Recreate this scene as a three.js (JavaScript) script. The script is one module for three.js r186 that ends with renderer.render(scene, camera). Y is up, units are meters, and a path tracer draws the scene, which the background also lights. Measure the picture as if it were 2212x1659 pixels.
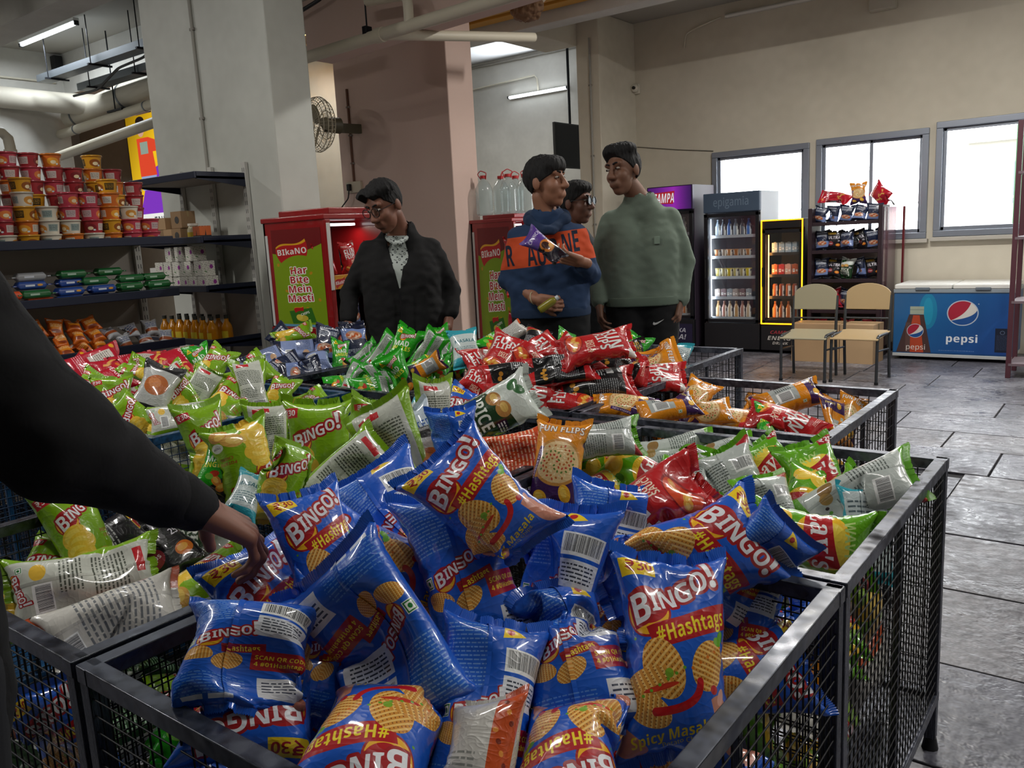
import * as THREE from 'three';
import { mergeGeometries, mergeVertices, toCreasedNormals } from 'three/addons/utils/BufferGeometryUtils.js';
import { RoundedBoxGeometry } from 'three/addons/geometries/RoundedBoxGeometry.js';
import { RectAreaLightUniformsLib } from 'three/addons/lights/RectAreaLightUniformsLib.js';
import { ImprovedNoise } from 'three/addons/math/ImprovedNoise.js';

// ---------- camera, sky, lights, exposure ----------
const scene = new THREE.Scene();
const camera = new THREE.PerspectiveCamera(2 * Math.atan(829.5 / 1800) * 180 / Math.PI, 2212 / 1659, 0.05, 120);
camera.position.set(0, 1.327, 0);
camera.rotation.order = 'YXZ';
camera.rotation.set(-10.06 * Math.PI / 180, 37.64 * Math.PI / 180, -2.96 * Math.PI / 180);
const renderer = new THREE.WebGLRenderer({ antialias: true });
renderer.toneMapping = THREE.LinearToneMapping;
renderer.toneMappingExposure = 1.28;
renderer.shadowMap.enabled = true;
RectAreaLightUniformsLib.init();
scene.background = new THREE.Color(0.93, 0.97, 1.0);   // flat white overcast sky
scene.backgroundIntensity = 9;
// ceiling tubes: [x, y, z, direction of the tube, brightness]
const TUBES = [
  [-9.0, 3.56, -4.32, 'x', 60], [-8.36, 3.66, -11.93, 'wall', 150],
  [-0.55, 3.5, -0.9, 'x', 28], [-2.9, 3.5, -1.7, 'x', 48], [-4.6, 3.5, 0.9, 'z', 230], [1.1, 3.5, -3.2, 'z', 150],
  [-1.6, 3.5, -6.0, 'x', 260], [-8.7, 3.7, -9.0, 'x', 170], [-7.4, 3.5, -1.2, 'z', 90], [2.2, 3.5, -6.5, 'z', 200], [-7.2, 3.5, -5.9, 'x', 60],  // hall, far-aisle and gap tubes are unseen extras, added to brighten those parts
];
const TUBE_COLOR = new THREE.Color(1.0, 0.97, 0.92), COOL = new THREE.Color(0.86, 0.93, 1.0);

// ---------- helpers ----------
const R = (d) => d * Math.PI / 180;
const V = (x, y, z) => new THREE.Vector3(x, y, z);
let seed = 7;
function rnd() { seed = (seed + 0x6d2b79f5) | 0; let t = Math.imul(seed ^ (seed >>> 15), 1 | seed); t = (t + Math.imul(t ^ (t >>> 7), 61 | t)) ^ t; return ((t ^ (t >>> 14)) >>> 0) / 4294967296; }
const NTH = ['first', 'second', 'third', 'fourth', 'fifth', 'sixth', 'seventh', 'eighth', 'ninth', 'tenth', 'eleventh', 'twelfth'];
const rr = (a, b) => a + (b - a) * rnd();
const pick = (a) => a[Math.floor(rnd() * a.length)];
const perlin = new ImprovedNoise();
const nz = (x, y, z) => perlin.noise(x, y, z);
const taken = {};
function numbered(n) { const k = taken[n] = (taken[n] ?? -1) + 1; return k ? n + '_' + String(k).padStart(3, '0') : n; }
function tag(o, label, category, group, kind) {
  if (label) o.userData.label = label;
  if (category) o.userData.category = category;
  if (group) o.userData.group = group;
  if (kind) o.userData.kind = kind;
  return o;
}
function mesh(name, geo, mat, parent, opt = {}) {
  const m = new THREE.Mesh(geo, mat);
  m.name = parent ? name : numbered(name);
  m.castShadow = m.receiveShadow = true;
  if (opt.kind) m.userData.kind = opt.kind;
  if (opt.label) m.userData.label = opt.label;
  (parent || scene).add(m);
  return m;
}
function thing(name, label, category, pos = [0, 0, 0], turn = 0, group) {
  const g = new THREE.Group(); g.name = numbered(name); scene.add(g);
  g.position.set(...pos); g.rotation.y = turn;
  return tag(g, label, category, group);
}
function structure(name, geo, mat) { const m = mesh(name, geo, mat); m.userData.kind = 'structure'; return m; }
function copy(o, pos, turn, label, group) {
  const c = o.clone(); c.name = numbered(o.name.replace(/_\d{3}$/, '')); scene.add(c);
  c.userData = { ...o.userData };
  if (pos) c.position.set(...pos);
  if (turn !== undefined) c.rotation.y = turn;
  if (label) c.userData.label = label;
  if (group) c.userData.group = group;
  return c;
}
const std = (color, roughness = 0.6, metalness = 0, more = {}) => new THREE.MeshStandardMaterial({ color: new THREE.Color(color), roughness, metalness, ...more });
const phys = (color, roughness, more = {}) => new THREE.MeshPhysicalMaterial({ color: new THREE.Color(color), roughness, ...more });
// box between two corners, optional bevel; uv kept in metres where a texture is used
function box(x0, y0, z0, x1, y1, z1, bevel = 0) {
  const w = Math.abs(x1 - x0), h = Math.abs(y1 - y0), d = Math.abs(z1 - z0);
  const g = bevel ? new RoundedBoxGeometry(w, h, d, 1, Math.min(bevel, w * .45, h * .45, d * .45)) : new THREE.BoxGeometry(w, h, d);
  return g.translate((x0 + x1) / 2, (y0 + y1) / 2, (z0 + z1) / 2);
}
const merge = (list) => mergeGeometries(list.map((g) => { const n = g.index ? g.toNonIndexed() : g; for (const k of Object.keys(n.attributes)) if (!['position', 'normal', 'uv'].includes(k)) n.deleteAttribute(k); return n; }));
function metreUV(g, s = 1) {                                // box-projected uv, in metres
  const n = g.index ? g.toNonIndexed() : g, p = n.attributes.position, q = n.attributes.normal, uv = new Float32Array(p.count * 2);
  for (let i = 0; i < p.count; i++) {
    const ax = Math.abs(q.getX(i)), ay = Math.abs(q.getY(i)), az = Math.abs(q.getZ(i));
    const [u, v] = ay >= ax && ay >= az ? [p.getX(i), p.getZ(i)] : ax > az ? [p.getZ(i), p.getY(i)] : [p.getX(i), p.getY(i)];
    uv[2 * i] = u * s; uv[2 * i + 1] = v * s;
  }
  n.setAttribute('uv', new THREE.BufferAttribute(uv, 2));
  return n;
}
function tube(pts, r, seg = 8, rad = 8, closed = false) {
  const c = new THREE.CatmullRomCurve3(pts.map((p) => V(...p)), closed, 'catmullrom', 0.2);
  return new THREE.TubeGeometry(c, Math.max(seg, pts.length * 4), r, rad, closed);
}
function rod(a, b, r, rad = 10) {
  const A = V(...a), B = V(...b), d = B.clone().sub(A), g = new THREE.CylinderGeometry(r, r, d.length(), rad);
  g.applyQuaternion(new THREE.Quaternion().setFromUnitVectors(V(0, 1, 0), d.clone().normalize()));
  return g.translate((A.x + B.x) / 2, (A.y + B.y) / 2, (A.z + B.z) / 2);
}
function bar(a, b, w, h) {                                   // square bar between two points (axis-aligned)
  return box(Math.min(a[0], b[0]) - (a[0] === b[0] ? w / 2 : 0), Math.min(a[1], b[1]) - (a[1] === b[1] ? h / 2 : 0), Math.min(a[2], b[2]) - (a[2] === b[2] ? w / 2 : 0),
    Math.max(a[0], b[0]) + (a[0] === b[0] ? w / 2 : 0), Math.max(a[1], b[1]) + (a[1] === b[1] ? h / 2 : 0), Math.max(a[2], b[2]) + (a[2] === b[2] ? w / 2 : 0), 0.002);
}
function canvas(w, h, draw, srgb = true, repeat) {
  const c = document.createElement('canvas'); c.width = w; c.height = h;
  const x = c.getContext('2d'); draw(x, w, h);
  const t = new THREE.CanvasTexture(c);
  if (srgb) t.colorSpace = THREE.SRGBColorSpace;
  t.anisotropy = 8;
  if (repeat) { t.wrapS = t.wrapT = THREE.RepeatWrapping; t.repeat.set(repeat, repeat); }
  return t;
}
// tileable value-noise texture (fine + coarse layers) as a DataTexture
function noiseTex(size, base, amp, layers, srgb = true) {
  const d = new Uint8Array(size * size * 4);
  for (let y = 0; y < size; y++) for (let x = 0; x < size; x++) {
    let s = 0;
    for (const [f, a] of layers) {
      const u = x / size * f, v = y / size * f;
      const n = (i, j) => nz(u - i * f + 31.7, v - j * f + 11.3, f * 1.7), bx = x / size, by = y / size;
      s += a * ((n(0, 0) * (1 - bx) + n(1, 0) * bx) * (1 - by) + (n(0, 1) * (1 - bx) + n(1, 1) * bx) * by);
    }
    const o = (y * size + x) * 4;
    for (let c = 0; c < 3; c++) d[o + c] = Math.max(0, Math.min(255, base[c] + amp * s));
    d[o + 3] = 255;
  }
  const t = new THREE.DataTexture(d, size, size); t.magFilter = THREE.LinearFilter; t.wrapS = t.wrapT = THREE.RepeatWrapping;
  if (srgb) t.colorSpace = THREE.SRGBColorSpace; t.needsUpdate = true;
  return t;
}
// ---------- shared materials ----------
const plasterTex = noiseTex(256, [200, 198, 190], 20, [[2, 1], [5, .7], [14, .4], [40, .25]]); plasterTex.repeat.set(.4, .4);
const plasterBump = noiseTex(256, [128, 128, 128], 60, [[8, 1], [30, .6]], false);
const wallMat = std(0xffffff, .85, 0, { map: plasterTex, bumpMap: plasterBump, bumpScale: .002 });
const creamTex = noiseTex(256, [204, 197, 180], 20, [[2, 1], [6, .6], [30, .3]]); creamTex.repeat.set(.35, .35);
const creamMat = std(0xffffff, .85, 0, { map: creamTex, bumpMap: plasterBump, bumpScale: .002 });
const pinkLightTex = noiseTex(256, [208, 182, 170], 16, [[2, 1], [6, .6]]); pinkLightTex.repeat.set(.4, .4);
const pinkLightMat = std(0xffffff, .8, 0, { map: pinkLightTex });  // pink light on pillar and beam, put into their base colour
const greyPaint = std(0x9a9a9c, .8);
const alu = std(0x8f96a2, .4, .5);
const whitePvc = std(0xd8d2c0, .45);
const pipeMat = std(0xcfc8b4, .5), ductMat = std(0xc8c2b2, .55);
const darkIron = std(0x1d1f24, .5, .6), galv = std(0x7d8388, .45, .7), blackPlastic = std(0x101114, .45);
const wireMat = std(0x15161a, .5), cardboard = std(0xa98a66, .85), cardDark = std(0x8b6f50, .85);
const glass = phys(0xffffff, .02, { transmission: 1, thickness: 0, ior: 1.5 });

// ---------- floor: slate slabs laid in staggered rows ----------
const slateTex = noiseTex(512, [104, 104, 112], 62, [[3, .8], [9, .6], [30, .7], [90, .6]]); 
const slateRough = noiseTex(256, [120, 120, 120], 110, [[4, 1], [20, .8]], false);
const slateBump = noiseTex(512, [128, 128, 128], 110, [[5, 1], [14, .8], [46, .6], [120, .35]], false);
const slateMats = [0xffffff, 0xe6e6ea, 0xf2eee8, 0xd9dadf].map((c) => std(c, .48, 0, { map: slateTex, roughnessMap: slateRough, bumpMap: slateBump, bumpScale: .006 }));
slateRough.repeat.set(1.3, 1.3);
for (const m of slateMats) m.roughness = .8;
const floor = structure('floor', metreUV(box(-13.4, -.25, -13, 5.2, -.012, 5)), std(0x2c2c30, .9));
{
  const rows = [-1.5, -2.05, -2.59, -3.16, -3.74, -4.28, -4.69, -5.19, -5.61, -6.1, -6.6, -7.1, -7.6, -8.1, -8.6, -9.0];
  const joints = [-.3, -.9, .1, -.62, -.545, -1.3, -.59, -.9, -1.25, -.75, -1.5, -.4, -1.1, -.6, -1.2];
  for (let r = 0; r + 1 < rows.length; r++) {
    const left = rows[r] > -4.6 ? -.7 : -6.29, xs = [joints[r]];
    while (xs[0] > left + .2) xs.unshift(Math.max(left, xs[0] - rr(.62, .95)));
    xs[0] = left; while (xs[xs.length - 1] < 4.99) xs.push(Math.min(5, xs[xs.length - 1] + rr(.62, .95)));
    for (let k = 0; k + 1 < xs.length; k++) if (xs[k + 1] - xs[k] > .02) mesh('stone_slab', metreUV(box(xs[k] + .004, -.03, rows[r + 1] + .004, xs[k + 1] - .004, rr(-.002, .001), rows[r] - .004, .004)), pick(slateMats), floor);
  }
  mesh('stone_slab', metreUV(box(-13, -.03, -13, -6.3, -.002, 4.8)), slateMats[1], floor);
  mesh('stone_slab', metreUV(box(-6.29, -.03, -12.9, -.61, -.002, -9.01)), slateMats[1], floor);
  mesh('stone_slab', metreUV(box(-6.29, -.03, -4.6, -.7, -.002, 4.8)), slateMats[3], floor);
  mesh('stone_slab', metreUV(box(-.69, -.03, -1.49, 5, -.002, 4.8)), slateMats[0], floor);
}

// ---------- walls, pillars, beams, ceiling ----------
structure('ceiling', metreUV(merge([box(-13.4, 3.65, -7.3, 5.2, 3.9, 5), box(-5.2, 3.65, -9.25, 5.2, 3.9, -7.3)])), std(0xa9a59c, .9));
structure('ceiling_far', metreUV(box(-13.4, 4.33, -12.3, -5.1, 4.55, -7.2)), std(0xc9c8c8, .9));
structure('wall_upper', metreUV(merge([box(-13.4, 3.6, -7.32, -5.1, 4.4, -7.2), box(-5.22, 3.6, -9.2, -5.1, 4.4, -7.2)])), wallMat);
const WIN = [[-3.9, -2.95, 1.26, 2.06], [-2.76, -1.82, 1.16, 2.08], [-1.64, -.2, 1.17, 2.12]];
{ // wall with three windows, in pieces round the openings so that it keeps its thickness
  const g = [], z0 = -9.25, z1 = -9;
  g.push(box(-5.2, 0, z0, 5.2, 1.16, z1), box(-5.2, 2.14, z0, 5.2, 3.7, z1));
  g.push(box(-5.2, 1.16, z0, -3.95, 2.14, z1), box(-2.9, 1.16, z0, -2.8, 2.14, z1), box(-1.78, 1.16, z0, -1.69, 2.14, z1), box(-.15, 1.16, z0, 5.2, 2.14, z1));
  g.push(box(-3.95, 1.16, z0, -2.9, 1.22, z1), box(-3.95, 2.1, z0, -2.9, 2.14, z1), box(-2.8, 2.12, z0, -1.78, 2.14, z1));
  structure('wall_back', metreUV(merge(g)), creamMat);
}
WIN.forEach(([x0, x1, y0, y1], i) => {
  const f = structure('window_' + (i + 1), merge([
    box(x0 - .06, y0 - .06, -9.06, x1 + .06, y0, -8.965, .006), box(x0 - .06, y1, -9.06, x1 + .06, y1 + .06, -8.965, .006),
    box(x0 - .06, y0, -9.06, x0, y1, -8.965, .006), box(x1, y0, -9.06, x1 + .06, y1, -8.965, .006)]), alu);
  const n = i === 0 ? 1 : 2, m = i === 2 ? -.75 : (x0 + x1) / 2;
  const sash = n === 1 ? [[x0, x1]] : [[x0, m + .02], [m - .02, x1]];
  sash.forEach(([a, b], k) => {
    const z = -9.0 - k * .022;
    mesh('sash', merge([box(a, y0, z - .02, b, y0 + .035, z, .004), box(a, y1 - .03, z - .02, b, y1, z, .004), box(a, y0, z - .02, a + .03, y1, z, .004), box(b - .03, y0, z - .02, b, y1, z, .004)]), alu, f);
    mesh('pane', box(a + .03, y0 + .035, z - .012, b - .03, y1 - .03, z - .008), glass, f);
  });
  mesh('window_sill', box(x0 - .08, y0 - .1, -9.0, x1 + .08, y0 - .062, -8.93, .006), std(0xb9b4aa, .5), f);
});
structure('wall_far', metreUV(box(-13.4, 0, -12.3, -5.35, 4.4, -12)), wallMat);
structure('wall_left', metreUV(box(-10.45, 0, -5.0, -10.2, 3.7, 5)), wallMat);
structure('wall_corner', metreUV(box(-13.2, 0, -6.85, -6.0, 3.7, -6.6)), creamMat);
structure('wall_side', metreUV(box(-5.42, 0, -12.3, -5.22, 4.4, -9.1)), wallMat);
structure('wall_outer', metreUV(box(-13.4, 0, -12.3, -13.2, 4.4, 5)), wallMat);
structure('wall_right', metreUV(box(5, 0, -9, 5.25, 3.7, 5)), wallMat);
structure('wall_front', metreUV(box(-13.4, 0, 4.8, 5.2, 3.7, 5.05)), wallMat);
structure('pillar_1', metreUV(box(-5.5, 0, -3.56, -4.19, 3.65, -3.26, .01)), std(0xf3f8f8, .5, 0, { map: plasterTex }));
structure('pillar_2', metreUV(box(-6.03, 0, -5.73, -4.67, 3.65, -5.4, .01)), pinkLightMat);
structure('pillar_3', metreUV(box(-5.2, 0, -9.1, -4.91, 3.65, -8.2, .01)), creamMat);
structure('beam_1', metreUV(box(-10.2, 3.2, -5.25, -5.6, 3.65, -5.0)), wallMat);
structure('beam_2', metreUV(box(-5.3, 2.72, -4.75, -1.0, 3.15, -4.5, .01).translate(5.3, -2.72, 0).rotateZ(.035).translate(-5.3, 2.745, 0)), pinkLightMat);
structure('beam_3', metreUV(box(-5.6, 3.34, -8.2, -5.18, 3.66, -7.3, .01)), creamMat);
structure('beam_5', metreUV(box(-10.2, 3.3, -3.72, -4.2, 3.65, -3.42, .01)), wallMat);
structure('beam_4', metreUV(box(-8.4, 3.34, -7.34, -1.6, 3.66, -7.12, .01)), wallMat);
{ // folded yellow deck between the beams: each trough a panel of its own
  const deck = std(0xc9953a, .6);
  const d = structure('ceiling_deck', box(-7.6, 3.54, -7.1, -4.2, 3.58, -5.4), deck);
  for (let i = 0; i < 7; i++) { const z = -7.06 + i * .24; mesh('deck_panel', box(-7.6, 3.44, z, -4.2, 3.54, z + .15, .006), deck, d); }
}

// ---------- tube lamps: body, glowing tube, and a light of the same size just below ----------
const tubeGlow = (k) => new THREE.MeshStandardMaterial({ color: 0xffffff, emissive: k > 6 ? COOL : TUBE_COLOR, emissiveIntensity: k });
TUBES.forEach(([x, y, z, dir, k], i) => {
  const L = 1.2, label = ['lit white tube lamp slung under the ceiling beside the beam', 'lit white tube lamp fixed to the far cream wall'][i] || ['lit tube lamp over the blue heap', 'lit tube lamp over the lime heap', 'lit tube lamp over the shop behind the shelving', 'lit tube lamp over the aisle', 'lit tube lamp over the chairs and fridges', 'unseen tube lamp added in the tall hall behind the pink pillar', 'lit tube lamp over the grocery shelving', 'unseen tube lamp added at the far side of the aisle', 'unseen tube lamp added in the gap behind the big pillar'][i - 2];
  const wall = dir === 'wall', t = thing('tube_lamp', label, 'lamp', [x, y, z], dir === 'z' ? Math.PI / 2 : 0, i < 2 ? undefined : 'ceiling tube lamps over the baskets');
  mesh('lamp_body', wall ? box(-L / 2, -.03, -.06, L / 2, .03, -.02, .005) : box(-L / 2, .015, -.03, L / 2, .05, .03, .005), std(0xe9e9e6, .4), t);
  const g = new THREE.CapsuleGeometry(.018, L - .05, 3, 10).rotateZ(Math.PI / 2);
  mesh('glowing_tube', g, tubeGlow(i < 2 ? 7 : 5), t);
  for (const s of [-1, 1]) mesh('end_cap', box(s * L / 2 - .012, -.022, -.022, s * L / 2 + .012, .022, .022, .004), blackPlastic, t);
  if (!wall) for (const s of [-.4, .4]) mesh('hanger', rod([s, .05, 0], [s, (z < -8 ? 4.34 : 3.66) - y, 0], .004), darkIron, t);
  const a = new THREE.RectAreaLight(i < 2 ? COOL : TUBE_COLOR, k, L, .09);
  a.position.set(0, wall ? 0 : -.03, wall ? .03 : 0);
  a.rotation.x = wall ? Math.PI : -Math.PI / 2;               // shines -z of its own axes
  a.name = 'tube_light'; t.add(a);
});

// ---------- wire baskets on legs ----------
const binIron = [std(0x3c424f, .42, .35), std(0x5c606c, .4, .35), std(0x1f5580, .45, .25)];
const wornBump = noiseTex(256, [128, 128, 128], 120, [[10, 1], [50, .8]], false);
const wornRough = noiseTex(256, [110, 110, 110], 130, [[6, 1], [34, .9]], false);
const wornMap = noiseTex(512, [205, 205, 210], 130, [[9, 1], [34, 1], [90, .8]]);
for (const m of binIron) { m.map = wornMap; m.bumpMap = wornBump; m.bumpScale = .0012; m.roughnessMap = wornRough; m.roughness = .7; }
const binWire = [std(0x121318, .5, .4), std(0x121318, .5, .4), std(0x12304c, .5, .3)];
const RIM = .756;
function bin(x0, x1, z0, z1, style, label, pitch = .026) {
  const w = x1 - x0, d = z1 - z0, t = .026, m = binIron[style], cx = (x0 + x1) / 2, cz = (z0 + z1) / 2;
  const b = thing('wire_basket', label, 'basket', [cx, 0, cz]);
  for (const sx of [-1, 1]) for (const sz of [-1, 1]) {
    const px = sx * (w / 2 - t / 2), pz = sz * (d / 2 - t / 2);
    const p = mesh('post', box(px - t / 2, .03, pz - t / 2, px + t / 2, RIM - .001, pz + t / 2, .002), m, b);
    mesh('foot', new THREE.CylinderGeometry(.014, .02, .03, 10).translate(px, .015, pz), blackPlastic, p);
  }
  for (const [y, n, e] of [[RIM - .013, 'top_rail', .002], [.14, 'lower_rail', 0]]) {
    for (const s of [-1, 1]) {
      mesh(n, metreUV(bar([-w / 2 - e, y, s * (d / 2 - t / 2)], [w / 2 + e, y, s * (d / 2 - t / 2)], t + .002, t)), m, b);
      mesh(n, metreUV(bar([s * (w / 2 - t / 2), y, -d / 2 - e], [s * (w / 2 - t / 2), y, d / 2 + e], t + .002, t)), m, b);
    }
  }
  for (const s of [-1, 1]) {
    mesh('side_stay', bar([s * (w / 2 - .013), .14, 0], [s * (w / 2 - .013), RIM - .02, 0], .012, .012), m, b);
    mesh('side_stay', bar([0, .14, s * (d / 2 - .013)], [0, RIM - .02, s * (d / 2 - .013)], .012, .012), m, b);
  }
  const r = .0016, y0 = .15, y1 = RIM - .02;
  for (const s of [-1, 1]) for (const ax of ['x', 'z']) {
    const L = (ax === 'x' ? w : d) / 2 - t, o = s * ((ax === 'x' ? d : w) / 2 - .008), g = [];
    const at = (u, y, c) => ax === 'x' ? [u, y, c] : [c, y, u];
    for (let u = -L + pitch / 2; u < L; u += pitch) g.push(rod(at(u, y0, o), at(u, y1, o), r, 4));
    for (let y = y0 + pitch / 2; y < y1; y += pitch) g.push(rod(at(-L, y, o + r * 2), at(L, y, o + r * 2), r, 4));
    mesh('wire_mesh', merge(g), binWire[style], b, { kind: 'stuff' });
  }
  mesh('base_sheet', box(-w / 2 + t, .135, -d / 2 + t, w / 2 - t, .145, d / 2 - t), m, b);
  return b;
}
const BINS = {
  C1: [-1.185, -.353, -1.29, -.485, 0, 'dark wire basket heaped with blue crisp packets'],
  C2: [-1.185, -.353, -2.14, -1.303, 1, 'dark wire basket of green and silver crisp packets beside the aisle'],
  D1: [-2.0, -1.2, -1.29, -.485, 0, 'dark wire basket under the reaching arm, half empty with black and lime packets'],
  D2: [-2.0, -1.2, -2.14, -1.303, 0, 'dark wire basket of lime crisp packets behind the reaching hand'],
  E1: [-3.3, -2.48, -2.17, -1.34, 2, 'blue-painted wire basket full of lime and yellow packets'],
  E2: [-3.3, -2.48, -1.325, -.5, 2, 'blue-painted wire basket at the dark sleeve, mostly hidden by it'],
  F: [-4.13, -3.32, -2.14, -1.31, 0, 'dark wire basket of crimson packets before the grocery shelves'],
  B1: [-1.46, -.647, -2.95, -2.205, 1, 'dark wire basket of orange and purple packets with a wide empty corner'],
  B2: [-2.215, -1.475, -2.95, -2.205, 0, 'dark wire basket heaped with red crisp packets'],
  G: [-3.03, -2.235, -2.95, -2.205, 0, 'dark wire basket heaped with bright green packets'],
  N: [-3.85, -3.045, -2.95, -2.205, 0, 'dark wire basket heaped with navy and grey packets'],
  A: [-2.32, -1.495, -3.72, -2.965, 1, 'nearly empty dark wire basket behind the red packets'],
};
for (const [k, a] of Object.entries(BINS)) bin(...a, ['B1', 'A'].includes(k) ? .034 : .026);
// ---------- printed film for the packets: front on the left half, back on the right half ----------
const PRINT = {};
function veg(c, x, y, s) { c.fillStyle = '#f4f4f0'; c.fillRect(x, y, s, s); c.strokeStyle = '#1d7a32'; c.lineWidth = s * .1; c.strokeRect(x + s * .12, y + s * .12, s * .76, s * .76); c.fillStyle = '#1d7a32'; c.beginPath(); c.arc(x + s / 2, y + s / 2, s * .2, 0, 7); c.fill(); }
function bars(c, x, y, w, h) { c.fillStyle = '#eef0ee'; c.fillRect(x, y, w, h); c.fillStyle = '#16181c'; let u = x + w * .06, k = 3; while (u < x + w * .93) { k = (k * 7 + 5) % 11; const b = w * (.008 + .004 * (k % 4)); c.fillRect(u, y + h * .08, b, h * .76); u += b + w * (.01 + .004 * (k % 3)); } }
function lines(c, x, y, w, n, dy, col, th = .45) { c.fillStyle = col; for (let i = 0; i < n; i++) { let u = x; let k = (i * 5 + 3) % 7; while (u < x + w) { k = (k * 5 + 3) % 13; const b = dy * (.6 + k * .16); c.fillRect(u, y + i * dy, Math.min(b, x + w - u), dy * th); u += b + dy * .35; } } }
function text(c, s, x, y, px, fill, o = {}) {
  c.save(); c.translate(x, y); c.rotate(R(o.a || 0)); if (o.skew) c.transform(1, 0, o.skew, 1, 0, 0); if (o.sx) c.scale(o.sx, 1);
  c.font = `${o.weight || 'bold'} ${px}px ${o.font || 'sans-serif'}`; c.textAlign = o.align || 'center'; c.textBaseline = 'middle'; c.lineJoin = 'round';
  for (const [col, w] of o.rims || []) { c.strokeStyle = col; c.lineWidth = w; c.strokeText(s, 0, 0); }
  c.fillStyle = fill; c.fillText(s, 0, 0); c.restore();
}
function rupee(c, x, y, s, col, n, a = 0) { c.save(); c.translate(x, y); c.rotate(R(a)); c.strokeStyle = col; c.lineWidth = s * .13; c.beginPath(); c.moveTo(-s * .95, -s * .4); c.lineTo(-s * .4, -s * .4); c.moveTo(-s * .95, -s * .16); c.lineTo(-s * .4, -s * .16); c.moveTo(-s * .8, -s * .4); c.quadraticCurveTo(-s * .45, -s * .4, -s * .5, -s * .12); c.quadraticCurveTo(-s * .55, s * .06, -s * .9, s * .06); c.lineTo(-s * .5, s * .42); c.stroke(); c.restore(); text(c, n, x + s * .25 * Math.cos(R(a)), y + s * .25 * Math.sin(R(a)), s, col, { a }); }
function ell(c, x, y, a, b, rot, col) { c.fillStyle = col; c.beginPath(); c.ellipse(x, y, a, b, R(rot), 0, 7); c.fill(); }
function logo(c, x, y, w, a) {                                // white letters with a red rim over a red and yellow disc
  c.save(); c.translate(x, y); c.rotate(R(a));
  ell(c, -w * .28, w * .07, w * .22, w * .215, 0, '#a3161d'); ell(c, -w * .28, w * .07, w * .2, w * .195, 0, '#f2b51c'); ell(c, -w * .245, w * .02, w * .185, w * .165, 0, '#b5161e');
  const put = (rims, f) => { 'BINGO!'.split('').forEach((l, i) => text(c, l, w * [-.34, -.185, -.05, .125, .3, .44][i], w * [.03, .01, 0, -.02, -.05, -.1][i], w * [.34, .25, .25, .25, .25, .4][i], f, { rims, skew: -.08 })); };
  put([['#a3161d', w * .06]], '#a3161d'); put([], '#e9ecf0');
  c.restore();
}
function wafer(c, x, y, a, b, rot) {                           // lattice chip
  c.save(); c.translate(x, y); c.rotate(R(rot)); c.beginPath(); c.ellipse(0, 0, a, b, 0, 0, 7); c.fillStyle = '#d9953a'; c.fill(); c.clip();
  c.strokeStyle = '#f4c873'; c.lineWidth = a * .075; for (let u = -a * 2; u < a * 2; u += a * .19) { c.beginPath(); c.moveTo(u, -b); c.lineTo(u + b * .5, b); c.stroke(); }
  c.fillStyle = '#8c4d16'; for (let u = -a; u < a; u += a * .19) for (let v = -b; v < b; v += b * .2) { c.beginPath(); c.ellipse(u + (v / b) * b * .25 + a * .05, v, a * .035, b * .03, 0, 0, 7); c.fill(); }
  c.restore();
}
function crisp(c, x, y, s, rot, col = '#efc53c') { ell(c, x, y, s, s * .72, rot, col); c.globalAlpha = .5; ell(c, x - s * .15, y - s * .12, s * .62, s * .36, rot, '#f9e27a'); c.globalAlpha = 1; }
function film(key, W, H, base, front, back, rough = .25) {
  PRINT[key] = () => {
    const t = canvas(W, H, (c) => {
      c.fillStyle = base; c.fillRect(0, 0, W, H);
      c.save(); c.beginPath(); c.rect(0, 0, W / 2, H); c.clip(); front(c, W / 2, H); c.restore();
      c.save(); c.translate(W / 2, 0); c.beginPath(); c.rect(0, 0, W / 2, H); c.clip(); back(c, W / 2, H); c.restore();
    });
    return phys(0xffffff, rough + .05, { map: t, clearcoat: 1, clearcoatRoughness: .06, specularIntensity: .8, bumpMap: creaseTex, bumpScale: .0012 });
  };
}
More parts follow.
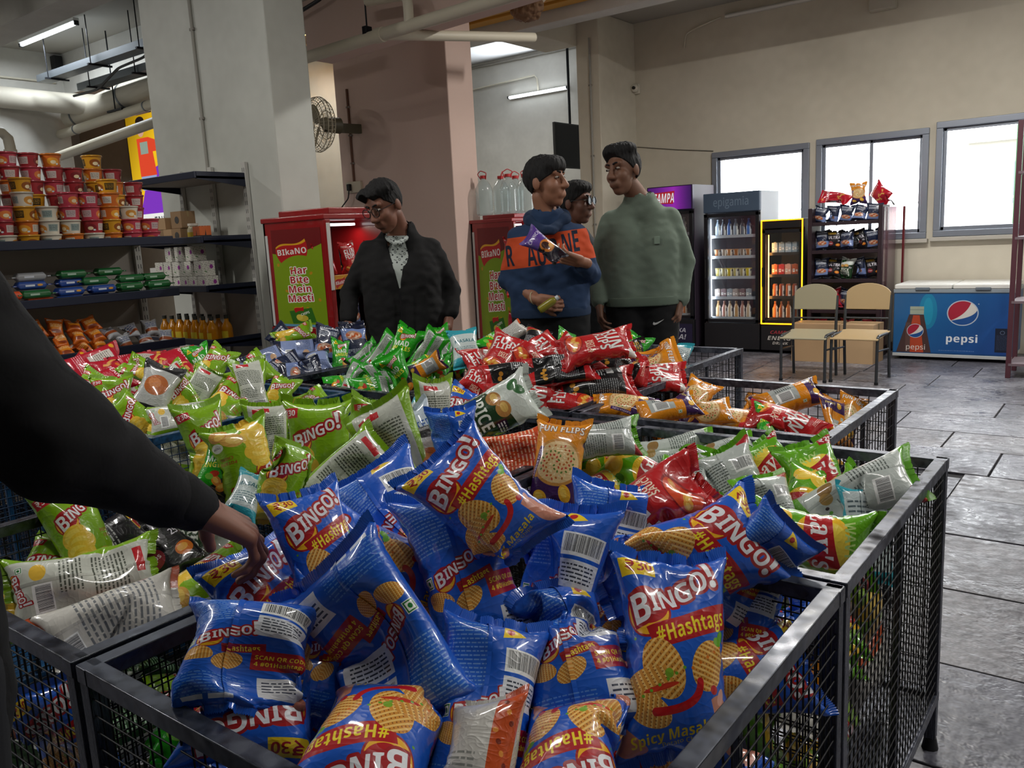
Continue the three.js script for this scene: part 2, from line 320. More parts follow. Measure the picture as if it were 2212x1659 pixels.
film('blue', 2048, 1448, '#185cc9', (c, w, h) => {
  rupee(c, w * .2, h * .1, w * .09, '#a3161d', '30'); c.globalCompositeOperation = 'destination-over'; c.globalCompositeOperation = 'source-over';
  c.fillStyle = '#f4cf1d'; c.beginPath(); c.moveTo(w * .06, h * .055); c.lineTo(w * .34, h * .03); c.lineTo(w * .36, h * .14); c.lineTo(w * .08, h * .155); c.fill(); rupee(c, w * .24, h * .094, w * .12, '#a3161d', '30', -6);
  logo(c, w * .47, h * .245, w * .8, -16);
  c.save(); c.translate(w * .6, h * .39); c.rotate(R(-16)); c.fillStyle = '#b5161e'; c.beginPath(); c.moveTo(-w * .34, -h * .055); c.lineTo(w * .34, -h * .062); c.lineTo(w * .31, 0); c.lineTo(w * .35, h * .055); c.lineTo(-w * .32, h * .055); c.fill(); c.restore();
  text(c, '#Hashtags', w * .6, h * .39, w * .14, '#f7df2a', { a: -16, sx: .82, skew: -.1 });
  wafer(c, w * .7, h * .56, w * .16, h * .09, -60); wafer(c, w * .36, h * .58, w * .19, h * .1, 60); wafer(c, w * .22, h * .66, w * .22, h * .075, -20); wafer(c, w * .24, h * .75, w * .18, h * .07, 20);
  ell(c, w * .34, h * .66, w * .13, h * .012, -15, '#c8361c');
  c.strokeStyle = '#c5181e'; c.lineWidth = w * .05; c.lineCap = 'round'; c.beginPath(); c.moveTo(w * .62, h * .63); c.quadraticCurveTo(w * .62, h * .74, w * .3, h * .76); c.stroke();
  ell(c, w * .73, h * .66, w * .03, h * .02, 0, '#c5181e');
  for (let i = 0; i < 14; i++) ell(c, w * (.15 + .06 * (i * 7 % 13)), h * (.45 + .025 * (i * 5 % 11)), w * .012, w * .01, 0, i % 2 ? '#e07a1c' : '#69a92b');
  ell(c, w * .83, h * .43, w * .045, h * .022, -50, '#6fb52c'); ell(c, w * .79, h * .455, w * .04, h * .02, 10, '#6fb52c'); ell(c, w * .4, h * .6, w * .03, h * .02, 0, '#7fae2e');
  c.fillStyle = '#d28a72'; c.beginPath(); c.moveTo(w * .7, h * .7); c.quadraticCurveTo(w * .83, h * .64, w * .86, h * .78); c.quadraticCurveTo(w * .95, h * .86, w, h * .88); c.lineTo(w, h * .98); c.quadraticCurveTo(w * .8, h * .95, w * .75, h * .84); c.fill();
  c.fillStyle = '#c67d66'; c.beginPath(); c.ellipse(w * .06, h * .9, w * .2, h * .06, R(20), 0, 7); c.fill(); ell(c, w * .79, h * .69, w * .055, h * .02, -60, '#e7ab98');
  text(c, 'Spicy Masala', w * .42, h * .85, w * .1, '#f1d21f', { a: -14, skew: -.1 }); text(c, 'Potato Chips', w * .5, h * .885, w * .055, '#d7c02a', { a: -14, weight: 'normal' });
}, (c, w, h) => {
  c.fillStyle = '#3a7be0'; c.globalAlpha = .4; c.fillRect(w * .06, h * .06, w * .36, h * .34); c.globalAlpha = 1;
  lines(c, w * .07, h * .08, w * .34, 16, h * .02, '#79a6e6', .35);
  c.fillStyle = '#f4cf1d'; c.beginPath(); c.moveTo(w * .55, h * .03); c.lineTo(w * .72, h * .12); c.lineTo(w * .52, h * .15); c.fill(); ell(c, w * .59, h * .1, w * .035, h * .022, -40, '#b5161e');
  veg(c, w * .08, h * .5, w * .09); logo(c, w * .38, h * .5, w * .42, -14);
  c.save(); c.translate(w * .5, h * .575); c.rotate(R(-14)); c.fillStyle = '#a3161d'; c.fillRect(-w * .14, -h * .025, w * .3, h * .05); c.restore(); text(c, 'Hashtags', w * .51, h * .575, w * .065, '#f7df2a', { a: -14, sx: .8 });
  wafer(c, w * .2, h * .64, w * .12, h * .05, 15); wafer(c, w * .42, h * .67, w * .12, h * .05, -30);
  bars(c, w * .55, h * .2, w * .38, h * .12); c.fillStyle = '#e6ebf2'; c.fillRect(w * .55, h * .34, w * .38, h * .14); lines(c, w * .58, h * .36, w * .3, 5, h * .02, '#3a4250', .4);
  c.save(); c.translate(w * .78, h * .62); c.rotate(R(-4)); c.fillStyle = '#b5161e'; c.fillRect(-w * .2, -h * .06, w * .4, h * .12); c.restore();
  text(c, 'SCAN QR CODE', w * .78, h * .6, w * .05, '#f7df2a', { a: -4 }); text(c, '4 #01Hashtags', w * .78, h * .64, w * .05, '#f7df2a', { a: -4 });
  lines(c, w * .06, h * .78, w * .5, 8, h * .02, '#5a8fdc', .35); c.fillStyle = '#e2e4e8'; c.fillRect(w * .64, h * .74, w * .3, h * .17); lines(c, w * .67, h * .77, w * .22, 4, h * .025, '#42485a', .4);
  c.fillStyle = '#dfe7f3'; c.fillRect(w * .1, h * .93, w * .16, h * .03); c.fillRect(w * .3, h * .93, w * .16, h * .03);
}, .28);
film('lime', 1400, 1000, '#7fae12', (c, w, h) => {
  c.fillStyle = '#c3212a'; c.fillRect(0, h * .1, w * .26, h * .09); rupee(c, w * .15, h * .145, w * .1, '#f4f4f4', '30');
  logo(c, w * .46, h * .34, w * .74, -15); text(c, 'POTATO', w * .76, h * .57, w * .065, '#a9452a', {}); text(c, 'CHIPS', w * .76, h * .62, w * .065, '#a9452a', {});
  for (let i = 0; i < 6; i++) crisp(c, w * (.28 + .05 * (i % 2)), h * (.55 + i * .07), w * .19, -20 + i * 15); crisp(c, w * .62, h * .8, w * .16, 20, '#d6a54e'); crisp(c, w * .76, h * .88, w * .14, -30, '#cf9a48');
  ell(c, w * .84, h * .75, w * .09, w * .07, 0, '#e8eadf'); text(c, 'TASTY', w * .84, h * .75, w * .04, '#444');
  c.strokeStyle = '#27420b'; c.lineWidth = 3; c.beginPath(); c.moveTo(w * .84, h * .1); c.lineTo(w * .92, h * .17); c.lineTo(w * .84, h * .17); c.closePath(); c.stroke();
}, (c, w, h) => {
  c.fillStyle = '#c4c8bd'; c.fillRect(w * .12, 0, w * .7, h); c.fillStyle = '#c3212a'; c.fillRect(w * .2, h * .1, w * .3, h * .06); lines(c, w * .18, h * .22, w * .56, 9, h * .025, '#555b50', .45); lines(c, w * .18, h * .5, w * .4, 6, h * .025, '#555b50', .45);
  bars(c, w * .44, h * .68, w * .32, h * .12); ell(c, w * .3, h * .76, w * .1, h * .05, 0, '#e0b53c'); logo(c, w * .45, h * .9, w * .4, -10); veg(c, w * .2, h * .85, w * .07);
});
film('lays', 1400, 1000, '#62a912', (c, w, h) => {
  ell(c, w * .44, h * .42, w * .35, h * .2, -8, '#eebc22'); ell(c, w * .52, h * .36, w * .3, h * .14, -8, '#f5d94a');
  c.save(); c.translate(w * .44, h * .42); c.rotate(R(-8)); c.fillStyle = '#b51a22'; c.beginPath(); c.moveTo(-w * .36, -h * .1); c.quadraticCurveTo(0, -h * .05, w * .36, -h * .13); c.lineTo(w * .36, h * .09); c.quadraticCurveTo(0, h * .17, -w * .36, h * .1); c.fill(); c.restore();
  text(c, "Lay's", w * .44, h * .425, w * .31, '#f1f1ee', { a: -8, skew: -.2, font: 'serif' }); text(c, 'WAVY', w * .42, h * .22, w * .16, '#b9da7e', { a: -4 });
  c.fillStyle = '#a7202c'; c.fillRect(w * .74, h * .02, w * .26, h * .12); rupee(c, w * .89, h * .08, w * .12, '#f2f2f2', '25');
  crisp(c, w * .3, h * .76, w * .2, 20); crisp(c, w * .62, h * .8, w * .2, -25); crisp(c, w * .45, h * .9, w * .2, 0); ell(c, w * .8, h * .68, w * .06, h * .05, 20, '#3f7d13');
}, (c, w, h) => {
  c.fillStyle = '#b7bfba'; c.fillRect(0, h * .06, w, h * .82); c.fillStyle = '#a7202c'; c.fillRect(w * .74, 0, w * .26, h * .1);
  lines(c, w * .1, h * .2, w * .34, 12, h * .026, '#58605c', .4); lines(c, w * .52, h * .42, w * .4, 10, h * .026, '#68706c', .4); bars(c, w * .54, h * .22, w * .34, h * .13); ell(c, w * .3, h * .68, w * .12, h * .06, 20, '#8a6a3c'); ell(c, w * .44, h * .72, w * .08, h * .05, 0, '#a9884e');
  for (let i = 0; i < 5; i++) ell(c, w * (.55 + .07 * i), h * .76, w * .022, w * .022, 0, ['#333', '#6a4', '#222', '#c33', '#46a'][i]);
});
film('red', 1400, 1000, '#bb1b20', (c, w, h) => {
  text(c, 'FUN', w * .48, h * .3, w * .36, '#e9e9e6', { a: -6, sx: .85, rims: [['#7d0e12', 10]] }); text(c, 'FLIPS', w * .48, h * .43, w * .25, '#e9e9e6', { a: -6, sx: .9, rims: [['#7d0e12', 8]] });
  text(c, 'HOT &', w * .62, h * .56, w * .1, '#f0dfc4'); text(c, 'SAUCY', w * .62, h * .61, w * .1, '#f0dfc4'); ell(c, w * .4, h * .78, w * .3, h * .12, 0, '#8d1115'); ell(c, w * .4, h * .77, w * .26, h * .1, 0, '#d2451d'); for (let i = 0; i < 6; i++) crisp(c, w * (.24 + .07 * i), h * (.74 + .02 * (i % 3)), w * .06, i * 40, '#e39a3a');
  c.fillStyle = '#e4e0da'; c.fillRect(w * .78, h * .03, w * .22, h * .1); lines(c, w * .1, h * .1, w * .3, 3, h * .02, '#f1d0c4', .4);
}, (c, w, h) => {
  c.fillStyle = '#141417'; c.fillRect(0, h * .16, w, h * .68); text(c, 'FUN', w * .3, h * .3, w * .16, '#d8d8d8', { sx: .9 }); lines(c, w * .1, h * .36, w * .38, 7, h * .028, '#bfc3c6', .5); lines(c, w * .56, h * .24, w * .34, 14, h * .024, '#8e9296', .4);
  for (let i = 0; i < 5; i++) ell(c, w * (.5 + .09 * i), h * (.7 + .03 * (i % 2)), w * .05, h * .03, i * 30, '#c98e2e'); text(c, 'x', w * .2, h * .07, w * .08, '#eee'); lines(c, w * .3, h * .06, w * .3, 2, h * .03, '#f0c0b0', .5);
});
film('green', 1200, 860, '#22a317', (c, w, h) => {
  c.fillStyle = '#161616'; c.beginPath(); c.moveTo(w, h * .45); c.lineTo(w, h); c.lineTo(w * .3, h); c.fill(); crisp(c, w * .6, h * .74, w * .14, 30, '#e08b26'); crisp(c, w * .76, h * .82, w * .14, -40, '#e08b26'); ell(c, w * .5, h * .64, w * .12, h * .05, -20, '#c9351d'); ell(c, w * .4, h * .7, w * .1, h * .05, 0, '#7cc244');
  text(c, 'MAD', w * .42, h * .4, w * .22, '#eef3ea', { a: -12 }); text(c, 'ANGLES', w * .45, h * .5, w * .17, '#f4e24a', { a: -12 }); logo(c, w * .5, h * .22, w * .5, -14); c.fillStyle = '#f0cf22'; c.beginPath(); c.moveTo(w * .1, h * .2); c.lineTo(w * .3, h * .2); c.lineTo(w * .2, h * .06); c.fill(); text(c, '20', w * .2, h * .15, w * .08, '#222');
}, (c, w, h) => {
  c.fillStyle = '#aeb6ae'; c.fillRect(w * .14, h * .06, w * .62, h * .86); lines(c, w * .18, h * .12, w * .5, 12, h * .03, '#50584f', .45); bars(c, w * .3, h * .58, w * .4, h * .14); c.fillStyle = '#c3212a'; c.fillRect(w * .2, h * .78, w * .3, h * .06); c.fillStyle = '#22a317'; c.fillRect(w * .4, 0, w * .1, h);
});
film('navy', 1200, 860, '#18233f', (c, w, h) => {
  c.fillStyle = '#7487b8'; c.fillRect(0, h * .55, w, h * .3); text(c, 'MAKHANA', w * .5, h * .12, w * .14, '#d9dde6', { sx: .9 }); lines(c, w * .2, h * .2, w * .6, 4, h * .03, '#c3cad8', .5); ell(c, w * .5, h * .64, w * .28, h * .12, 0, '#a98470'); for (let i = 0; i < 9; i++) ell(c, w * (.3 + .05 * i), h * (.6 + .03 * (i % 3)), w * .07, h * .04, i * 25, i % 2 ? '#d9b9a2' : '#b9592c'); c.fillStyle = '#0f1730'; c.fillRect(0, h * .84, w, h * .16);
}, (c, w, h) => {
  c.fillStyle = '#8494bf'; c.fillRect(0, h * .12, w, h * .7); lines(c, w * .1, h * .2, w * .5, 10, h * .03, '#2b3557', .4); bars(c, w * .55, h * .6, w * .34, h * .14); ell(c, w * .72, h * .3, w * .12, h * .07, 0, '#c9a27e'); text(c, 'MAKHANA', w * .5, h * .06, w * .1, '#e2e6ee');
});
film('pink', 1000, 720, '#b5142c', (c, w, h) => { text(c, 'PEANUT', w * .5, h * .25, w * .18, '#f4d9dc', { a: -8 }); for (let i = 0; i < 7; i++) { c.save(); c.translate(w * (.2 + .1 * i), h * (.6 + .06 * (i % 3))); c.rotate(R(i * 50)); c.fillStyle = '#d8a052'; c.fillRect(-w * .09, -h * .025, w * .18, h * .05); c.restore(); } ell(c, w * .2, h * .1, w * .08, h * .04, 0, '#d9701f'); },
  (c, w, h) => { c.fillStyle = '#cfc6bd'; c.fillRect(w * .3, h * .18, w * .46, h * .4); lines(c, w * .34, h * .24, w * .36, 8, h * .035, '#6b6660', .4); lines(c, w * .12, h * .66, w * .7, 5, h * .035, '#e3a9b2', .4); ell(c, w * .2, h * .1, w * .09, h * .05, 0, '#e0a41e'); });
film('pizza', 1400, 1000, '#dd8a12', (c, w, h) => {
  c.fillStyle = '#3c1a55'; c.fillRect(0, h * .66, w, h * .34); ell(c, w * .52, h * .5, w * .4, h * .24, 0, '#c58b42'); ell(c, w * .52, h * .5, w * .36, h * .21, 0, '#e0c08a'); for (let i = 0; i < 70; i++) ell(c, w * (.52 + .3 * Math.sin(i * 2.4) * Math.sqrt(i / 70)), h * (.5 + .18 * Math.cos(i * 2.4) * Math.sqrt(i / 70)), w * .02, w * .014, i * 30, ['#c2452c', '#5f7f34', '#e9d9a8', '#b5672a'][i % 4]);
  c.save(); c.translate(w * .16, h * .52); c.rotate(R(-75)); c.fillStyle = '#4b2168'; c.fillRect(-w * .26, -w * .04, w * .52, w * .08); c.restore(); text(c, 'FLAVOUR FLIPS', w * .16, h * .52, w * .06, '#e9d9f0', { a: -75 }); text(c, 'FUN FLIPS', w * .5, h * .14, w * .16, '#f6efe0', { rims: [['#3c1a55', 10]] }); crisp(c, w * .7, h * .8, w * .13, 60, '#eab02c'); crisp(c, w * .3, h * .85, w * .12, 20, '#eab02c');
}, (c, w, h) => { c.fillStyle = '#3c1a55'; c.fillRect(0, 0, w, h * .28); c.fillStyle = '#a9b0ae'; c.fillRect(w * .16, h * .42, w * .6, h * .36); bars(c, w * .48, h * .5, w * .26, h * .22); lines(c, w * .2, h * .48, w * .24, 8, h * .03, '#434a4c', .4); text(c, 'Flavours', w * .3, h * .16, w * .09, '#e4cf6a'); crisp(c, w * .66, h * .16, w * .1, 30, '#eab02c'); veg(c, w * .82, h * .34, w * .08); });
film('rice', 1000, 720, '#173a1b', (c, w, h) => { c.fillStyle = '#cdd6cf'; c.beginPath(); c.moveTo(0, 0); c.lineTo(w, 0); c.lineTo(w, h * .3); c.quadraticCurveTo(w * .4, h * .36, 0, h * .5); c.fill(); ell(c, w * .25, h * .2, w * .1, h * .05, 40, '#2d6b32'); ell(c, w * .38, h * .16, w * .1, h * .05, -40, '#2d6b32'); crisp(c, w * .3, h * .42, w * .14, 0, '#a8743a'); crisp(c, w * .55, h * .38, w * .14, 0, '#b98446'); text(c, 'RICE', w * .5, h * .58, w * .24, '#e4e8e0'); text(c, 'POPPED', w * .5, h * .7, w * .16, '#e4e8e0'); text(c, 'CHIPS', w * .5, h * .82, w * .24, '#e4e8e0'); c.fillStyle = '#1c1030'; c.fillRect(w * .7, h * .4, w * .24, h * .1); lines(c, w * .73, h * .42, w * .18, 3, h * .028, '#e0e0e0', .5); }, (c, w, h) => { lines(c, w * .1, h * .1, w * .8, 20, h * .035, '#8fb393', .35); });
film('orange', 1000, 720, '#d0481a', (c, w, h) => { c.fillStyle = '#14100e'; for (const y of [.2, .34]) c.fillRect(w * .1, h * y, w * .55, h * .08); lines(c, w * .12, h * .5, w * .7, 8, h * .04, '#f2b489', .4); c.fillStyle = '#ecb798'; c.fillRect(w * .62, h * .56, w * .26, h * .26); text(c, 'SAGO', w * .36, h * .24, w * .1, '#eee'); }, (c, w, h) => { lines(c, w * .1, h * .15, w * .7, 14, h * .04, '#f6c8a8', .4); c.fillStyle = '#14100e'; c.fillRect(w * .1, h * .8, w * .5, h * .08); });
film('black', 1000, 720, '#17161c', (c, w, h) => { text(c, 'ULTRA', w * .5, h * .36, w * .28, '#cfcbd6', { sx: .9 }); text(c, '25', w * .8, h * .52, w * .14, '#cfcbd6'); ell(c, w * .3, h * .64, w * .17, h * .1, 0, '#8d2a33'); text(c, 'chips', w * .3, h * .64, w * .1, '#e7dedd'); crisp(c, w * .74, h * .72, w * .14, 0, '#d9721a'); c.fillStyle = '#c9a01e'; lines(c, w * .1, h * .1, w * .5, 3, h * .04, '#c9a01e', .5); }, (c, w, h) => { c.fillStyle = '#b01f26'; c.beginPath(); c.moveTo(0, h * .1); c.lineTo(w * .5, h * .04); c.lineTo(w * .6, h * .14); c.lineTo(0, h * .24); c.fill(); c.strokeStyle = '#e0c42a'; c.lineWidth = 8; c.stroke(); lines(c, w * .1, h * .4, w * .7, 10, h * .04, '#c3c3c6', .4); });
film('white', 800, 580, '#c9c7c0', (c, w, h) => { c.fillStyle = '#c9501d'; c.fillRect(w * .72, 0, w * .28, h); for (let i = 0; i < 14; i++) ell(c, w * (.76 + .05 * (i % 4)), h * (.05 + .07 * i), w * .03, h * .018, i * 40, i % 2 ? '#7c2a12' : '#e8963c'); lines(c, w * .1, h * .5, w * .5, 8, h * .04, '#8a8c86', .4); }, (c, w, h) => { lines(c, w * .12, h * .2, w * .7, 14, h * .04, '#74787c', .4); bars(c, w * .5, h * .78, w * .36, h * .12); });
film('teal', 600, 430, '#2f9fb0', (c, w, h) => { c.fillStyle = '#c5d3d2'; c.fillRect(0, h * .2, w, h * .6); text(c, 'MASALA', w * .5, h * .4, w * .16, '#1d6170'); lines(c, w * .2, h * .55, w * .6, 5, h * .04, '#5f8087', .4); }, (c, w, h) => { c.fillStyle = '#bac7c8'; c.fillRect(w * .1, h * .1, w * .8, h * .8); lines(c, w * .16, h * .2, w * .66, 10, h * .05, '#5a6a70', .4); });
film('silver', 800, 580, '#b4b6b4', (c, w, h) => { ell(c, w * .5, h * .45, w * .26, h * .18, 0, '#b5622a'); ell(c, w * .45, h * .42, w * .14, h * .09, 20, '#cf8148'); c.fillStyle = '#1b1b1e'; c.fillRect(0, 0, w, h * .16); c.fillRect(0, h * .8, w, h * .2); text(c, 'TANGY', w * .5, h * .9, w * .14, '#d0d0d0'); }, (c, w, h) => { lines(c, w * .12, h * .2, w * .7, 14, h * .04, '#74787c', .4); });
film('purple', 800, 580, '#201a2c', (c, w, h) => { c.fillStyle = '#5b3c94'; c.fillRect(0, 0, w, h * .42); ell(c, w * .5, h * .56, w * .3, h * .16, 10, '#c9762a'); ell(c, w * .46, h * .54, w * .16, h * .1, 30, '#3a1c14'); text(c, 'CRUNCH', w * .5, h * .2, w * .17, '#d6cfe4'); ell(c, w * .6, h * .62, w * .1, h * .06, 0, '#e0a85a'); }, (c, w, h) => { lines(c, w * .12, h * .2, w * .7, 12, h * .05, '#8a80a8', .4); });
film('seablue', 600, 430, '#b7c6d4', (c, w, h) => { c.fillStyle = '#1e4f9c'; c.fillRect(0, h * .7, w, h * .3); text(c, 'SALTED', w * .5, h * .3, w * .18, '#1e4f9c'); crisp(c, w * .5, h * .55, w * .2, 0, '#b3763a'); }, (c, w, h) => { lines(c, w * .12, h * .2, w * .7, 12, h * .05, '#5a6a80', .4); });
const creaseTex = (() => {                                     // fine film creases: folded ridges at several scales
  const n = 512, d = new Uint8Array(n * n * 4), rid = (x, y, f, o) => 1 - Math.abs(nz(x * f + o, y * f - o, o * 1.3)) * 2.2;
  for (let y = 0; y < n; y++) for (let x = 0; x < n; x++) { const u = x / n, v = y / n, s = .5 * Math.max(0, rid(u, v, 9, 3.1)) ** 3 + .32 * Math.max(0, rid(u + .1 * nz(u * 4, v * 4, 2), v, 21, 7.7)) ** 3 + .2 * nz(u * 60, v * 12, 5); const k = (y * n + x) * 4; d[k] = d[k + 1] = d[k + 2] = Math.max(0, Math.min(255, 60 + 170 * s)); d[k + 3] = 255; }
  const t = new THREE.DataTexture(d, n, n); t.magFilter = THREE.LinearFilter; t.wrapS = t.wrapT = THREE.RepeatWrapping; t.needsUpdate = true; return t;
})();
const filmMats = {};
const filmMat = (k) => filmMats[k] ??= PRINT[k]();
const FILM_WORDS = {
  blue: 'blue', lime: 'lime green', lays: 'grass green', red: 'red', green: 'bright green', navy: 'navy', pink: 'crimson', pizza: 'orange and purple', rice: 'dark green and white',
  orange: 'orange', black: 'black', white: 'white and orange', teal: 'teal and white', silver: 'silver and black', purple: 'purple and black', seablue: 'pale blue',
};

// ---------- the packets: two sheets of film sealed together and blown up, as a small cloth simulation ----------
function inflate(nx, ny, w, h, o) {
  seed = o.seed; const F = [], B = [], P = [], W = [];
  const add = (x, y, z) => { P.push(x, y, z); return P.length / 3 - 1; };
  for (let j = 0; j <= ny; j++) for (let i = 0; i <= nx; i++) {
    const x = (i / nx - .5) * w, y = (j / ny - .5) * h, b = .012 * Math.sin(Math.PI * i / nx) * Math.sin(Math.PI * j / ny) + .0006, e = i === 0 || i === nx || j === 0 || j === ny;
    const k = j * (nx + 1) + i, n = nz(x * 22 + o.seed, y * 22, o.seed * .37) * .006 + o.bend * (y * y * 2.2 - .02) + o.twist * x * y * 5;
    F[k] = add(x, y, n + (e ? 0 : b)); B[k] = e ? F[k] : add(x, y, n - b);
  }
  const C = [], link = (S, i, j, a, b, k) => { if (i + a > nx || i + a < 0 || j + b > ny) return; const p = S[j * (nx + 1) + i], q = S[(j + b) * (nx + 1) + i + a]; C.push(p, q, Math.hypot(a * w / nx, b * h / ny), k); };
  for (const S of [F, B]) for (let j = 0; j <= ny; j++) for (let i = 0; i <= nx; i++) { link(S, i, j, 1, 0, 1); link(S, i, j, 0, 1, 1); link(S, i, j, 1, 1, .6); link(S, i, j, -1, 1, .6); link(S, i, j, 2, 0, .16); link(S, i, j, 0, 2, .16); }
  const T = [];
  for (let j = 0; j < ny; j++) for (let i = 0; i < nx; i++) { const q = (S) => [S[j * (nx + 1) + i], S[j * (nx + 1) + i + 1], S[(j + 1) * (nx + 1) + i + 1], S[(j + 1) * (nx + 1) + i]]; const [a, b, c, d] = q(F); T.push([a, b, c], [a, c, d]); const [e, f, g, k] = q(B); T.push([e, g, f], [e, k, g]); }
  const X = Float64Array.from(P), O = Float64Array.from(P), A = new Float64Array(X.length), n3 = X.length;
  const dents = Array.from({ length: o.dents }, () => { const a = rr(0, 6.28); return [Math.cos(a) * rr(.3, .62) * w, rr(-.5, .5) * h, (rnd() < .5 ? -1 : 1) * rr(.07, .12), rr(.07, .11)]; });
  for (let s = 0; s < o.steps; s++) {
    A.fill(0);
    const press = o.press * Math.min(1, s / 25);
    for (const [a, b, c] of T) {
      const ax = X[3 * b] - X[3 * a], ay = X[3 * b + 1] - X[3 * a + 1], az = X[3 * b + 2] - X[3 * a + 2], bx = X[3 * c] - X[3 * a], by = X[3 * c + 1] - X[3 * a + 1], bz = X[3 * c + 2] - X[3 * a + 2];
      const px = (ay * bz - az * by) * press, py = (az * bx - ax * bz) * press, pz = (ax * by - ay * bx) * press;
      for (const q of [a, b, c]) { A[3 * q] += px; A[3 * q + 1] += py; A[3 * q + 2] += pz; }
    }
    for (let i = 0; i < n3; i++) { const v = (X[i] - O[i]) * .9; O[i] = X[i]; X[i] += v + A[i]; }
    for (let it = 0; it < 7; it++) for (let k = 0; k < C.length; k += 4) {
      const p = 3 * C[k], q = 3 * C[k + 1], dx = X[q] - X[p], dy = X[q + 1] - X[p + 1], dz = X[q + 2] - X[p + 2], d = Math.sqrt(dx * dx + dy * dy + dz * dz) || 1e-9;
      const f = (d - C[k + 2]) / d * .5 * (d < C[k + 2] ? C[k + 3] * .7 : C[k + 3]);
      X[p] += dx * f; X[p + 1] += dy * f; X[p + 2] += dz * f; X[q] -= dx * f; X[q + 1] -= dy * f; X[q + 2] -= dz * f;
    }
    if (s > o.steps * .35) for (const [cx, cy, cz, r] of dents) for (let i = 0; i < n3; i += 3) { const dx = X[i] - cx, dy = X[i + 1] - cy, dz = X[i + 2] - cz, d = Math.hypot(dx, dy, dz); if (d < r) { const k = (r - d) / d * .5; X[i] += dx * k; X[i + 1] += dy * k; X[i + 2] += dz * k; } }
  }
  // centre it
  let cx = 0, cy = 0, cz = 0; for (let i = 0; i < n3; i += 3) { cx += X[i]; cy += X[i + 1]; cz += X[i + 2]; } const m = n3 / 3; for (let i = 0; i < n3; i += 3) { X[i] -= cx / m; X[i + 1] -= cy / m; X[i + 2] -= cz / m; }
  // normals on the closed skin, then one vertex set per sheet
  const N = new Float64Array(n3);
  for (const [a, b, c] of T) { const ax = X[3 * b] - X[3 * a], ay = X[3 * b + 1] - X[3 * a + 1], az = X[3 * b + 2] - X[3 * a + 2], bx = X[3 * c] - X[3 * a], by = X[3 * c + 1] - X[3 * a + 1], bz = X[3 * c + 2] - X[3 * a + 2]; const v = [ay * bz - az * by, az * bx - ax * bz, ax * by - ay * bx]; for (const q of [a, b, c]) for (let k = 0; k < 3; k++) N[3 * q + k] += v[k]; }
  const pos = [], nor = [], uv = [], idx = [];
  [F, B].forEach((S, side) => {
    const o0 = pos.length / 3;
    for (let j = 0; j <= ny; j++) for (let i = 0; i <= nx; i++) { const q = 3 * S[j * (nx + 1) + i], l = Math.hypot(N[q], N[q + 1], N[q + 2]) || 1; pos.push(X[q], X[q + 1], X[q + 2]); nor.push(N[q] / l, N[q + 1] / l, N[q + 2] / l); uv.push(side ? .5 + .5 * (1 - i / nx) : .5 * i / nx, j / ny); }
    for (let j = 0; j < ny; j++) for (let i = 0; i < nx; i++) { const a = o0 + j * (nx + 1) + i, b = a + 1, c = b + nx + 1, d = c - 1; side ? idx.push(a, c, b, a, d, c) : idx.push(a, b, c, a, c, d); }
  });
  const geo = (p, n, u, ix) => { const g = new THREE.BufferGeometry(); g.setAttribute('position', new THREE.Float32BufferAttribute(p, 3)); g.setAttribute('uv', new THREE.Float32BufferAttribute(u, 2)); if (n) g.setAttribute('normal', new THREE.Float32BufferAttribute(n, 3)); g.setIndex(ix); if (!n) g.computeVertexNormals(); return g; };
  const body = geo(pos, nor, uv, idx);
  // crimped seals run on past the first and last rows, with a saw-tooth edge
  const seal = (j, d) => {
    const p = [], u = [], ix = [], K = o.fine ? 4 : 2, S = nx * K, at = (i, jj, k) => X[3 * F[jj * (nx + 1) + i] + k];
    for (let s = 0; s <= S; s++) {
      const i = Math.min(nx - 1, Math.floor(s / K)), t = s / K - i, e = [], f = [];
      for (let k = 0; k < 3; k++) { const a = at(i, j, k) * (1 - t) + at(i + 1, j, k) * t, b = at(i, j + d, k) * (1 - t) + at(i + 1, j + d, k) * t, b2 = X[3 * B[(j + d) * (nx + 1) + i] + k] * (1 - t) + X[3 * B[(j + d) * (nx + 1) + i + 1] + k] * t; e[k] = a; f[k] = a - (b + b2) / 2; }
      const l = Math.hypot(...f) || 1, L = (s % 2 ? .0165 : .0145), c = s % 2 ? .0007 : -.0007;
      for (const [r, z] of [[-.002, 0], [L * .5, c], [L, c]]) { p.push(e[0] + f[0] / l * r, e[1] + f[1] / l * r, e[2] + f[2] / l * r + z); }
      const vv = j ? [.985, .99, .998] : [.015, .01, .002]; for (const q of vv) u.push(.5 * s / S, q);
    }
    for (let s = 0; s < S; s++) for (let r = 0; r < 2; r++) { const a = s * 3 + r, b = a + 3; d < 0 ? ix.push(a, b, b + 1, a, b + 1, a + 1) : ix.push(a, b + 1, b, a, a + 1, b + 1); }
    return geo(p, null, u, ix);
  };
  const fin = () => { const p = [], u = [], ix = [], m = Math.round(nx * .56); for (let j = 0; j <= ny; j++) { const q = 3 * B[j * (nx + 1) + m], l = Math.hypot(N[q], N[q + 1], N[q + 2]) || 1, q2 = 3 * B[j * (nx + 1) + m + 1], n = [N[q] / l, N[q + 1] / l, N[q + 2] / l], t = [X[q2] - X[q], X[q2 + 1] - X[q + 1], X[q2 + 2] - X[q + 2]], tl = Math.hypot(...t) || 1; for (const [r, z] of [[0, .0004], [.007, .0022], [.007, .0014], [0, 0]]) p.push(...[0, 1, 2].map((k) => X[q + k] + t[k] / tl * r + n[k] * z)); for (let k = 0; k < 4; k++) u.push(.5 + .5 * (1 - m / nx), j / ny); } for (let j = 0; j < ny; j++) for (let r = 0; r < 3; r++) { const a = j * 4 + r, b = a + 4; ix.push(a, b + 1, b, a, a + 1, b + 1); } return geo(p, null, u, ix); };
